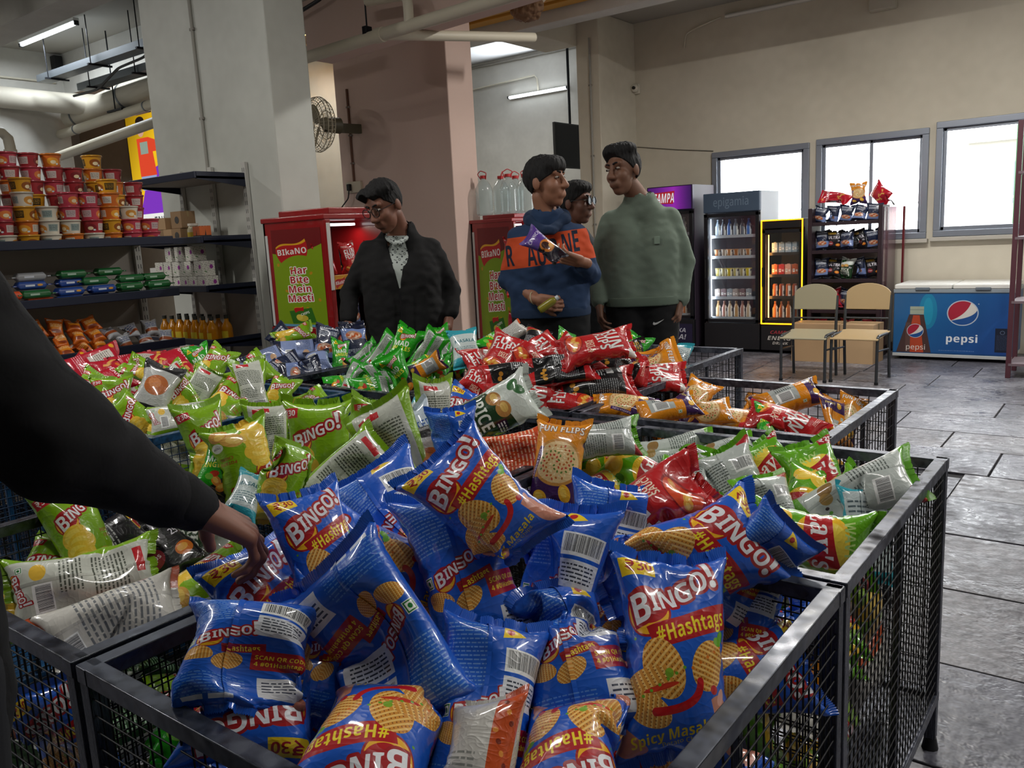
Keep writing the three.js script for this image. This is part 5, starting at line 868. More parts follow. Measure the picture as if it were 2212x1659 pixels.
function fridge(x0, x1, top, kick, head, label, o) {
  const z0 = -8.38, w = x1 - x0, d = .55, cx = (x0 + x1) / 2, t = thing('display_fridge', label, 'fridge', [cx, 0, z0 - d / 2]), hw = w / 2, f = d / 2;
  const body = std(o.body, .45, .2);
  mesh('cabinet_side', box(-hw, .03, -f, -hw + .03, top, f - .04, .004), o.side || body, t); mesh('cabinet_side', box(hw - .03, .03, -f, hw, top, f - .04, .004), o.side || body, t);
  mesh('back_panel', box(-hw + .03, .03, -f, hw - .03, top, -f + .03), std(0x4a4d52, .6), t); mesh('roof_panel', box(-hw + .03, top - .03, -f + .03, hw - .03, top, f - .04), body, t);
  mesh('kick_panel', box(-hw, .03, f - .05, hw, kick, f, .006), std(0x121116, .5), t); mesh('floor_panel', box(-hw + .03, kick - .02, -f + .03, hw - .03, kick, f - .05), std(0x55585c, .6), t);
  const h = mesh('header_sign', box(-hw, top - head, f - .05, hw, top, f, .008), o.headMat || body, t);
  if (o.headPrint) mesh('sign_print', new THREE.PlaneGeometry(w - .03, head - .02).translate(0, top - head / 2, f + .0015), o.headPrint, h);
  if (o.kickPrint) mesh('kick_print', new THREE.PlaneGeometry(w - .04, kick * .62).translate(0, kick * .55, f + .0015), o.kickPrint, t);
  const y0 = kick + .01, y1 = top - head - .01, door = mesh('door', merge([box(-hw + .005, y0, f - .04, hw - .005, y0 + .035, f, .004), box(-hw + .005, y1 - .035, f - .04, hw - .005, y1, f, .004), box(-hw + .005, y0, f - .04, -hw + .045, y1, f, .004), box(hw - .045, y0, f - .04, hw - .005, y1, f, .004)]), o.doorMat || std(0x1a1b20, .4, .3), t);
  mesh('door_glass', box(-hw + .045, y0 + .035, f - .024, hw - .045, y1 - .035, f - .018), glass, door); mesh('door_handle', box(-hw + .015, (y0 + y1) / 2 - .1, f, -hw + .032, (y0 + y1) / 2 + .1, f + .022, .006), blackPlastic, door);
  const strip = mesh('led_strip', box(-hw + .05, y0 + .05, f - .075, -hw + .06, y1 - .05, f - .06, .003), new THREE.MeshStandardMaterial({ color: 0xffffff, emissive: o.led, emissiveIntensity: o.glow }), t);
  const a = new THREE.RectAreaLight(o.led, o.power, .03, y1 - y0 - .1); a.position.set(-hw + .065, (y0 + y1) / 2, f - .07); a.rotation.y = R(-150 + 90 + 20); a.name = 'strip_light'; t.add(a);
  a.lookAt(new THREE.Vector3(cx + hw * .3, (y0 + y1) / 2, z0 - d + .1));
  const n = o.rows.length, step = (y1 - y0 - .06) / n;
  o.rows.forEach(([kind, colors, name, sc], r) => {
    const y = y0 + .03 + (n - 1 - r) * step, s = mesh('wire_shelf', merge([box(-hw + .035, y, f - .1, hw - .035, y + .008, f - .09), ...Array.from({ length: 14 }, (_, k) => box(-hw + .04 + k * (w - .08) / 13.1, y, -f + .04, -hw + .044 + k * (w - .08) / 13.1, y + .004, f - .09))]), std(0xa9adb2, .4, .5), t);
    mesh('price_rail', box(-hw + .035, y - .008, f - .088, hw - .035, y + .022, f - .083), std(o.rail || 0x9fa6ac, .4), s);
    const cnt = Math.floor((w - .14) / .068);
    for (let k = 0; k < cnt; k++) { const c = colors[k % colors.length], g = good(kind, c, [cx - hw + .1 + k * .068, y + .009, z0 - .14 + rr(-.01, .01)], `${name}, ${NTH[k]} from the lit strip, ${['top', 'second', 'third', 'fourth', 'lowest'][Math.min(r, 4)]} shelf of the ${o.called}`, 'drinks in the ' + o.called); if (sc) g.scale.y = sc; }
  });
  return t;
}
const led = (t, c = '#ffffff', k = 1) => new THREE.MeshStandardMaterial({ color: 0x111111, emissive: new THREE.Color(c), emissiveMap: t, emissiveIntensity: k, roughness: .4 });
const campaHead = canvas(512, 128, (c, w, h) => { const g = c.createLinearGradient(0, 0, w, 0); g.addColorStop(0, '#4a1470'); g.addColorStop(.6, '#a52ac0'); g.addColorStop(1, '#3c1460'); c.fillStyle = g; c.fillRect(0, 0, w, h); c.fillStyle = '#b3182a'; c.beginPath(); c.moveTo(40, 90); c.lineTo(70, 30); c.lineTo(320, 24); c.lineTo(300, 96); c.fill(); text(c, 'CAMPA', 190, 62, 74, '#f2eef4', { skew: -.2 }); });
fridge(-4.46, -3.92, 1.77, .33, .26, 'tall dark fridge with a purple lit sign behind the green sweatshirt', { body: 0x24242e, led: 0xdfe8ff, glow: 1.2, power: 9, headMat: std(0x2a1440, .4), headPrint: led(campaHead, '#ffffff', .55), kickPrint: std(0xffffff, .5, 0, { map: canvas(256, 128, (c, w, h) => { c.fillStyle = '#221c3c'; c.fillRect(0, 0, w, h); text(c, 'CAMPA KA', 118, 44, 40, '#c9c9d2', { skew: -.2 }); text(c, 'FUNDA!', 130, 90, 48, '#c9c9d2', { skew: -.2 }); }) }), called: 'purple-signed fridge', side: std(0x3a2f3e, .5), rows: [['bottle', ['#8a8f92', '#7a8a90'], 'pale drink bottle'], ['carton', ['#b9c2c6', '#8a9a9c'], 'pale drink carton'], ['cup', ['#c98aa8', '#b5c0c4'], 'pink and pale cup'], ['bottle', ['#2a66b0', '#d0a02a', '#c9cdd0'], 'blue or yellow bottle'], ['bottle', ['#b96a2a', '#b9bcc0'], 'amber bottle']] });
fridge(-3.8, -3.19, 1.655, .3, .2, 'wide grey-blue fridge with a dim sign and a glass door full of tubs', { body: 0x3c4654, led: 0xe6f2ff, glow: .9, power: 12, side: std(0xb9bec6, .45), headMat: std(0x46566a, .5), headPrint: std(0xffffff, .5, 0, { map: canvas(512, 128, (c, w, h) => { c.fillStyle = '#3e4f63'; c.fillRect(0, 0, w, h); text(c, 'epigamia', 256, 60, 84, '#66788a', { weight: 'normal' }); }) }), called: 'grey-blue fridge', rows: [['bottle', ['#7f8e9c', '#55606c', '#3a6ab0'], 'small grey or blue bottle'], ['cup', ['#a5693a', '#8a7a6a', '#b07a4a'], 'brown cup'], ['cup', ['#b5a860', '#a59a6a', '#c7b02a'], 'yellow tub', 1.2], ['carton', ['#9a8f8a', '#7a6a6e', '#8a949a'], 'grey carton', .8], ['bottle', ['#b08a5a', '#a5786a', '#b9a58a'], 'tan bottle']] });
{
  const y = fridge(-3.175, -2.745, 1.355, .3, .09, 'small black fridge outlined with a glowing yellow strip', { body: 0x121114, led: 0xffb25a, glow: 2.2, power: 9, called: 'yellow-lit fridge', rail: 0x2a2420, kickPrint: std(0xffffff, .5, 0, { map: canvas(256, 160, (c, w, h) => { c.fillStyle = '#121114'; c.fillRect(0, 0, w, h); text(c, 'CAMPA', 120, 34, 40, '#a5303a', { skew: -.2 }); text(c, 'ENERGY', 128, 86, 50, '#c2bdb6', { skew: -.2 }); text(c, 'DRINK', 120, 130, 34, '#c2bdb6', { skew: -.2 }); }) }), rows: [['carton', ['#9fb0bb', '#8fa5b5'], 'pale blue carton'], ['carton', ['#c0562a', '#b52a2a', '#d8a08a'], 'red and white carton'], ['tall', ['#a5502a', '#8a3a24'], 'red-brown can'], ['bottle', ['#b0602a', '#8a4a2a'], 'amber bottle']] });
  const m = new THREE.MeshStandardMaterial({ color: 0xffc23a, emissive: 0xffa408, emissiveIntensity: 2.2 });
  for (const [n, g] of [['glow_strip', box(-.213, .3, .278, -.2, 1.355, .29, .004)], ['glow_strip', box(.2, .3, .278, .213, 1.355, .29, .004)], ['glow_strip', box(-.2, .3, .278, .2, .313, .29, .004)], ['glow_strip', box(-.2, 1.342, .278, .2, 1.355, .29, .004)]]) mesh(n, g, m, y);
  for (const s of [-.206, .206]) { const a = new THREE.RectAreaLight(0xffa820, 9, .012, 1.0); a.position.set(s, .82, .295); a.rotation.y = Math.PI; a.name = 'strip_light'; y.add(a); }
}
{ // snack rack
  const t = thing('snack_rack', 'dark open snack rack with clipped packets in front of the middle window', 'rack', [-2.36, 0, -8.62]), m = std(0x2c1c24, .5, .2), red = phys(0x5e141c, .35, { clearcoat: .5 });
  for (const x of [-.345, .305]) mesh('side_post', box(x, 0, -.02, x + .04, 1.44, .24, .005), m, t);
  mesh('side_panel', box(.345, .1, -.24, .353, 1.42, .22), phys(0x9a7a86, .1, { transmission: .75, thickness: 0 }), t); mesh('side_post', box(.42, .04, -.24, .44, 1.42, -.2, .004), red, t); mesh('hoop_handle', tube([[.3, 1.43, .05], [.32, 1.47, .05], [.37, 1.475, .05], [.4, 1.43, .05]], .006, 20, 6), darkIron, t);
  for (const y of [.12, .42, .72, 1.0, 1.27]) { const s = mesh('shelf', box(-.31, y, -.24, .31, y + .014, .22), m, t); mesh('front_rail', box(-.31, y, .22, .31, y + .035, .23, .003), m, s); }
  mesh('top_rail', rod([-.32, 1.43, .05], [.3, 1.43, .05], .006), red, t);
  for (const [y, ks, n] of [[1.125, ['navy', 'black'], 'second'], [.855, ['navy', 'black', 'rice'], 'third'], [.56, ['black', 'pink', 'navy'], 'fourth'], [.26, ['pink', 'black'], 'lowest']])
    for (let i = 0; i < 5; i++) packet(ks[i % ks.length], [-2.6 + i * .12, y, -8.5 + rr(-.02, .02)], [rr(-12, 4), rr(-14, 14), rr(-10, 10)], [.8, .68], i, false, `dim ${FILM_WORDS[ks[i % ks.length]]} packet, ${NTH[i]} from the yellow-lit fridge, ${n} rack shelf`, 'packets on the snack rack');
  for (let i = 0; i < 5; i++) packet('navy', [-2.62 + i * .125, 1.37, -8.5], [rr(-12, 4), rr(-14, 14), rr(-14, 14)], [.8, .6], i + 2, false, `dark packet, ${NTH[i]} from the yellow-lit fridge, top rack shelf`, 'packets on the snack rack');
  packet('pink', [-2.5, 1.53, -8.55], [-60, 10, 80], [.9, 1], 3, false, 'reddish packet lying flat on top of the snack rack', 'packets on the snack rack');
  packet('pizza', [-2.28, 1.56, -8.55], [0, 6, 2], [.85, .7], 1, false, 'orange packet standing on top of the snack rack', 'packets on the snack rack');
  packet('pink', [-2.08, 1.54, -8.55], [-10, -20, 50], [.95, .8], 2, false, 'reddish packet leaning at the end of the snack rack top', 'packets on the snack rack');
}
{ // chest freezer
  const t = thing('chest_freezer', 'blue chest freezer with a round red, white and blue badge and white lids', 'freezer', [-1.408, 0, -8.66]), hw = .49, d = .28;
  const print = std(0xffffff, .4, 0, { map: canvas(1400, 860, (c, w, h) => {
    const g = c.createLinearGradient(0, 0, w, h); g.addColorStop(0, '#2f5f8f'); g.addColorStop(.35, '#1a5f9a'); g.addColorStop(1, '#163f86'); c.fillStyle = g; c.fillRect(0, 0, w, h); ell(c, 420, 250, 110, 260, 0, '#1c7fa8'); ell(c, 420, 250, 60, 200, 0, '#2190b4');
    const globe = (x, y, r) => { ell(c, x, y, r * 1.08, r * 1.08, 0, '#b9c4d2'); c.save(); c.beginPath(); c.arc(x, y, r, 0, 7); c.clip(); c.fillStyle = '#d9d6cf'; c.fillRect(x - r, y - r, 2 * r, 2 * r); c.fillStyle = '#a8243a'; c.beginPath(); c.moveTo(x - r * 1.1, y + r * .75); c.bezierCurveTo(x - r * .2, y + r * .45, x + r * .45, y - r * .2, x + r * .6, y - r * 1.1); c.lineTo(x - r * 1.1, y - r * 1.1); c.fill(); c.fillStyle = '#1d4f92'; c.beginPath(); c.moveTo(x - r * 1.1, y + r * .72); c.bezierCurveTo(x + r * .1, y + r * .48, x + r * .8, y + r * .3, x + r * 1.0, y - r * .3); c.lineTo(x + r * 1.1, y + r * 1.1); c.lineTo(x - r * 1.1, y + r * 1.1); c.fill(); c.restore(); };
    c.fillStyle = '#4a3432'; c.beginPath(); c.moveTo(190, 300); c.lineTo(370, 300); c.lineTo(470, 860); c.lineTo(40, 860); c.fill(); c.fillStyle = '#b5472a'; c.beginPath(); c.moveTo(240, 310); c.lineTo(320, 310); c.lineTo(380, 860); c.lineTo(150, 860); c.fill(); c.fillStyle = '#5c4440'; c.fillRect(150, 420, 60, 440); c.fillStyle = '#9fa896'; c.fillRect(200, 180, 170, 116); c.fillStyle = '#7d8a80'; c.fillRect(200, 224, 170, 10);
    globe(270, 540, 96); text(c, 'pepsi', 280, 780, 104, '#e0d9d2', { weight: 'normal' }); globe(830, 270, 170); text(c, 'pepsi', 830, 640, 150, '#e4e8ee', { weight: 'bold' }); text(c, '®', 1010, 140, 22, '#c9d2de');
    c.fillStyle = '#141c30'; c.fillRect(1210, 480, 150, 340); lines(c, 1226, 580, 120, 12, 18, '#3c4866', .3); c.strokeStyle = '#6a7892'; c.lineWidth = 6; c.beginPath(); c.arc(1290, 540, 24, 0, 7); c.stroke(); lines(c, 560, 815, 420, 1, 20, '#7c95c2', .3);
  }) });
  mesh('freezer_body', box(-hw, .05, -d, hw, .64, d, .012), std(0x24507f, .45), t); mesh('front_print', new THREE.PlaneGeometry(2 * hw - .012, .54).translate(0, .34, d + .002), print, t);
  mesh('rim', box(-hw - .004, .62, -d - .004, hw + .004, .655, d + .006, .006), std(0x8a949c, .4), t);
  for (const s of [-1, 1]) { const l = mesh('lid', box(s * hw / 2 - hw / 2 + .004, .655, -d, s * hw / 2 + hw / 2 - .004, .7, d + .008, .012), std(0xe2e2dd, .35), t); mesh('lid_handle', box(s * hw / 2 - .06, .645, d + .004, s * hw / 2 + .06, .672, d + .02, .005), std(0x6a747e, .4), l); }
  mesh('base_trim', box(-hw, .03, -d + .03, hw, .06, d + .004, .004), std(0xb9bcbc, .4), t); for (const x of [-.42, .42]) for (const z of [-.22, .22]) mesh('caster', new THREE.CylinderGeometry(.02, .02, .03, 12).rotateZ(Math.PI / 2).translate(x, .02, z), blackPlastic, t);
}
// chairs
{
  const fr = std(0x4a4d50, .35, .7), tan = std(0xa58d66, .55), tan2 = std(0x8f886f, .55);
  const chair = (x, z, turn, seatMat, label) => {
    const t = thing('stacking_chair', label, 'chair', [x, 0, z], turn, 'chairs before the fridges'), r = .0125, w = .18;
    for (const s of [-1, 1]) {
      mesh('front_leg', tube([[s * w, .004, .17], [s * w, .3, .165], [s * w, .375, .155], [s * w, .388, .12], [s * w, .385, -.1]], r, 24), fr, t);
      mesh('rear_leg', tube([[s * w, .004, -.2], [s * w, .35, -.165], [s * w, .5, -.175], [s * w, .69, -.205]], r, 20), fr, t);
      mesh('side_stretcher', rod([s * w, .27, .162], [s * w, .25, -.17], .008), fr, t); mesh('leg_cap', new THREE.CylinderGeometry(.016, .016, .02, 10).translate(s * w, .011, .17), blackPlastic, t);
    }
    const seat = new RoundedBoxGeometry(2 * w + .02, .014, .37, 3, .006), p = seat.attributes.position; for (let i = 0; i < p.count; i++) { const zz = p.getZ(i); p.setY(i, p.getY(i) + .402 - (zz > .12 ? (zz - .12) * .55 : 0) - .012 * Math.cos(p.getX(i) * 6)); } seat.computeVertexNormals(); mesh('seat', seat, seatMat, t);
    const sh = new THREE.Shape(); sh.moveTo(-w + .01, 0); sh.lineTo(w - .01, 0); sh.lineTo(w - .008, .14); sh.bezierCurveTo(.11, .235, -.11, .235, -w + .008, .14); sh.closePath();
    mesh('backrest', new THREE.ExtrudeGeometry(sh, { depth: .012, bevelEnabled: true, bevelSize: .004, bevelThickness: .003, bevelSegments: 2, curveSegments: 24 }).rotateX(-.12).translate(0, .575, -.19), seatMat, t);
    mesh('cross_bar', rod([-w, .5, -.174], [w, .5, -.174], .008), fr, t);
    return t;
  };
  chair(-2.275, -7.1, .04, tan2, 'grey-beige stacking chair with a scratched back in front of the carton'); chair(-1.872, -7.16, -.03, tan, 'warm beige stacking chair nearer the blue freezer');
}
carton(.44, .36, .3, [-2.5, 0, -8.12], .04, 'large brown carton on the floor behind the grey-beige chair', 'carton', cardboard);
carton(.3, .36, .3, [-2.11, 0, -8.12], -.06, 'narrower brown carton on the floor behind the warm beige chair', 'carton', std(0xb29470, .85));
// ---------- people: smooth-blended tapered limbs meshed on a grid ----------
const rc = (a, ra, b, rb) => ({ t: 0, a, ra, b, rb });
const el = (c, r) => ({ t: 1, c, r });
function dist(p, x, y, z) {
  if (p.t === 0) {
    const ax = p.a[0], ay = p.a[1], az = p.a[2], bx = p.b[0] - ax, by = p.b[1] - ay, bz = p.b[2] - az, px = x - ax, py = y - ay, pz = z - az;
    const h = Math.max(0, Math.min(1, (px * bx + py * by + pz * bz) / (bx * bx + by * by + bz * bz || 1e-9))), dx = px - bx * h, dy = py - by * h, dz = pz - bz * h;
    return Math.sqrt(dx * dx + dy * dy + dz * dz) - (p.ra + (p.rb - p.ra) * h);
  }
  const qx = (x - p.c[0]) / p.r[0], qy = (y - p.c[1]) / p.r[1], qz = (z - p.c[2]) / p.r[2], k0 = Math.sqrt(qx * qx + qy * qy + qz * qz), k1 = Math.sqrt((qx / p.r[0]) ** 2 + (qy / p.r[1]) ** 2 + (qz / p.r[2]) ** 2);
  return k0 < 1e-6 ? -Math.min(...p.r) : k0 * (k0 - 1) / k1;
}
const smin = (a, b, k) => { const h = Math.max(k - Math.abs(a - b), 0) / k; return Math.min(a, b) - h * h * k * .25; };
function field(prims, k, more) { return (x, y, z) => { let d = 1e9; for (const p of prims) d = smin(d, dist(p, x, y, z), k); return more ? more(d, x, y, z) : d; }; }
function bounds(prims, pad) { const lo = [1e9, 1e9, 1e9], hi = [-1e9, -1e9, -1e9]; const put = (c, r) => { for (let i = 0; i < 3; i++) { lo[i] = Math.min(lo[i], c[i] - (r[i] ?? r) - pad); hi[i] = Math.max(hi[i], c[i] + (r[i] ?? r) + pad); } }; for (const p of prims) p.t ? put(p.c, p.r) : (put(p.a, p.ra), put(p.b, p.rb)); return [lo, hi]; }
function skin(f, [lo, hi], cell) {                             // surface nets
  const n = [0, 1, 2].map((i) => Math.ceil((hi[i] - lo[i]) / cell) + 2), [nx, ny, nz2] = n, val = new Float32Array(nx * ny * nz2), at = (i, j, k) => (k * ny + j) * nx + i;
  for (let k = 0; k < nz2; k++) for (let j = 0; j < ny; j++) for (let i = 0; i < nx; i++) val[at(i, j, k)] = f(lo[0] + i * cell, lo[1] + j * cell, lo[2] + k * cell);
  const id = new Int32Array(nx * ny * nz2).fill(-1), pos = [], idx = [];
  const E = []; for (let a = 0; a < 8; a++) for (const b of [1, 2, 4]) if (!(a & b)) E.push([a, a | b]);
  for (let k = 0; k < nz2 - 1; k++) for (let j = 0; j < ny - 1; j++) for (let i = 0; i < nx - 1; i++) {
    const v = []; let m = 0; for (let a = 0; a < 8; a++) { v[a] = val[at(i + (a & 1), j + ((a >> 1) & 1), k + (a >> 2))]; if (v[a] < 0) m++; }
    if (!m || m === 8) continue;
    let x = 0, y = 0, z = 0, c = 0; for (const [a, b] of E) if (v[a] < 0 !== v[b] < 0) { const t = v[a] / (v[a] - v[b]); x += (a & 1) + ((b & 1) - (a & 1)) * t; y += ((a >> 1) & 1) + (((b >> 1) & 1) - ((a >> 1) & 1)) * t; z += (a >> 2) + ((b >> 2) - (a >> 2)) * t; c++; }
    id[at(i, j, k)] = pos.length / 3; pos.push(lo[0] + (i + x / c) * cell, lo[1] + (j + y / c) * cell, lo[2] + (k + z / c) * cell);
  }
  const quad = (a, b, c, d, flip) => { if (Math.min(a, b, c, d) < 0) return; flip ? idx.push(a, c, b, a, d, c) : idx.push(a, b, c, a, c, d); };
  for (let k = 1; k < nz2 - 1; k++) for (let j = 1; j < ny - 1; j++) for (let i = 1; i < nx - 1; i++) {
    const s = val[at(i, j, k)] < 0;
    if (s !== val[at(i + 1, j, k)] < 0) quad(id[at(i, j - 1, k - 1)], id[at(i, j, k - 1)], id[at(i, j, k)], id[at(i, j - 1, k)], !s);
    if (s !== val[at(i, j + 1, k)] < 0) quad(id[at(i - 1, j, k - 1)], id[at(i - 1, j, k)], id[at(i, j, k)], id[at(i, j, k - 1)], !s);
    if (s !== val[at(i, j, k + 1)] < 0) quad(id[at(i - 1, j - 1, k)], id[at(i, j - 1, k)], id[at(i, j, k)], id[at(i - 1, j, k)], !s);
  }
  const nor = new Float32Array(pos.length), e = cell * .6;
  for (let i = 0; i < pos.length; i += 3) { const [x, y, z] = [pos[i], pos[i + 1], pos[i + 2]]; const gx = f(x + e, y, z) - f(x - e, y, z), gy = f(x, y + e, z) - f(x, y - e, z), gz = f(x, y, z + e) - f(x, y, z - e), l = Math.hypot(gx, gy, gz) || 1; nor[i] = gx / l; nor[i + 1] = gy / l; nor[i + 2] = gz / l; }
  const g = new THREE.BufferGeometry(); g.setAttribute('position', new THREE.Float32BufferAttribute(pos, 3)); g.setAttribute('normal', new THREE.BufferAttribute(nor, 3)); g.setAttribute('uv', new THREE.Float32BufferAttribute(new Float32Array(pos.length / 3 * 2), 2)); g.setIndex(idx);
  return g;
}
const M4 = (pos, x, y, z) => { const m = new THREE.Matrix4().makeBasis(x, y, z); m.setPosition(...pos); return m; };
function moved(prims, m) { const s = (p) => V(...p).applyMatrix4(m).toArray(); return prims.map((p) => (p.t ? { t: 0, a: s(p.c), ra: Math.min(...p.r), b: s(p.c), rb: Math.min(...p.r) } : { t: 0, a: s(p.a), ra: p.ra, b: s(p.b), rb: p.rb })); }
// hand in its own frame: fingers along +y, thumb on the side of sx, palm towards -z
function handPrims(sx, curl, thumb = .5, spread = 1) {
  const P = [rc([0, -.03, 0], .026, [0, .01, 0], .026)], F = [[.030, .088, [.042, .025, .02], .0092], [.010, .093, [.046, .029, .021], .0095], [-.010, .089, [.043, .027, .02], .009], [-.028, .079, [.034, .021, .018], .008]];
  F.forEach(([x, y, L, r], i) => {
    P.push(rc([sx * x * .55, .01, 0], .019, [sx * x, y, 0], .0125));
    let p = [sx * x, y, 0], a = 0; const s = sx * x * 3.2 * spread;
    L.forEach((l, j) => { a += curl[Math.min(i, curl.length - 1)][j]; const d = [s * Math.cos(a) * .5, Math.cos(a), -Math.sin(a)], n = Math.hypot(...d), q = p.map((v, k) => v + d[k] / n * l); P.push(rc(p, r - j * .0008, q, r - (j + 1) * .0009)); p = q; });
  });
  let p = [sx * .024, .022, -.006], d = [sx * .75, .6, -.3 - thumb * .5]; P.push(rc([sx * .008, .005, -.002], .02, p, .016));
  [[.04, .0115], [.032, .0105], [.024, .009]].forEach(([l, r], j) => { const n = Math.hypot(...d), q = p.map((v, k) => v + d[k] / n * l); P.push(rc(p, r + .001, q, r)); p = q; d = [d[0] - sx * thumb * .45, d[1] + .25, d[2] - thumb * .2]; });
  return P;
}
function headPrims() {
  return [el([0, .035, -.012], [.074, .09, .093]), el([0, -.045, .028], [.055, .07, .06]), el([0, -.098, .056], [.024, .018, .02]), el([.034, -.022, .055], [.028, .03, .028]), el([-.034, -.022, .055], [.028, .03, .028]),
    rc([0, .022, .088], .008, [0, -.024, .11], .0125), el([.012, -.028, .1], [.009, .008, .01]), el([-.012, -.028, .1], [.009, .008, .01]), rc([-.042, .04, .074], .012, [.042, .04, .074], .012),
    rc([-.02, -.057, .082], .007, [.02, -.057, .082], .007), rc([-.017, -.068, .08], .0075, [.017, -.068, .08], .0075)];
}
const headField = field(headPrims(), .018, (d, x, y, z) => {
  for (const s of [-1, 1]) d = -smin(-d, Math.hypot(x - s * .031, y - .016, z - .102) - .017, .012);
  for (const s of [-1, 1]) { const q = dist(el([s * .077, -.002, -.012], [.011, .031, .019]), x, y, z); d = smin(d, q, .008); }
  return d;
});
const HEAD = skin(headField, [[-.1, -.13, -.12], [.1, .14, .14]], .0042);
function hairGeo(style) {
  const base = el([0, .038, -.014], [.083, .1, .101]), extra = style.extra || [];
  return skin((x, y, z) => {
    let d = dist(base, x, y, z); for (const p of extra) d = smin(d, dist(p, x, y, z), .02);
    d += nz(x * 60, y * 14, z * 60) * .005 + nz(x * 150, y * 30, z * 150) * .003;
    const line = z > .0 ? .0 + z * (style.front ?? .95) : .0 + z * (style.back ?? .75), fringe = style.fringe ? style.fringe(x, y, z) : 0;
    return Math.max(d, line - y - fringe + Math.abs(x) * 0);
  }, [[-.14, -.13, -.15], [.14, .21, .16]], .0045);
}
const skinMat = (c) => phys(c, .55, { sheen: .2, sheenRoughness: .6, sheenColor: new THREE.Color(.4, .25, .2) });
const hairMat = std(0x09080a, .8), eyeWhite = std(0xa59d94, .4), irisMat = std(0x1a100b, .2), lipMat = std(0x7a4238, .5);
const clothNoise = noiseTex(256, [128, 128, 128], 90, [[40, 1], [90, .8]], false);
const cloth = (c, o = {}) => phys(c, .9, { bumpMap: clothNoise, bumpScale: .0006, sheen: .3, sheenRoughness: .8, sheenColor: new THREE.Color(c), ...o });
function planarUV(g, x0, x1, y0, y1) { const p = g.attributes.position, u = g.attributes.uv; for (let i = 0; i < p.count; i++) u.setXY(i, (p.getX(i) - x0) / (x1 - x0), (p.getY(i) - y0) / (y1 - y0)); return g; }
const folds = (a, f = 9) => (d, x, y, z) => d + a * nz(x * f + 3, y * f * .8, z * f + 7) + a * .6 * nz(x * f * 2.3, y * f * 3.1, z * f * 2.3);
function ik(s, t, l1, l2, hint) { const S = V(...s), T = V(...t), d = T.clone().sub(S), L = Math.min(d.length(), (l1 + l2) * .999), a = Math.acos(Math.max(-1, Math.min(1, (l1 * l1 + L * L - l2 * l2) / (2 * l1 * L)))), u = d.normalize(), h = V(...hint).sub(u.clone().multiplyScalar(u.dot(V(...hint)))).normalize(); return S.clone().add(u.multiplyScalar(l1 * Math.cos(a))).add(h.multiplyScalar(l1 * Math.sin(a))).toArray(); }
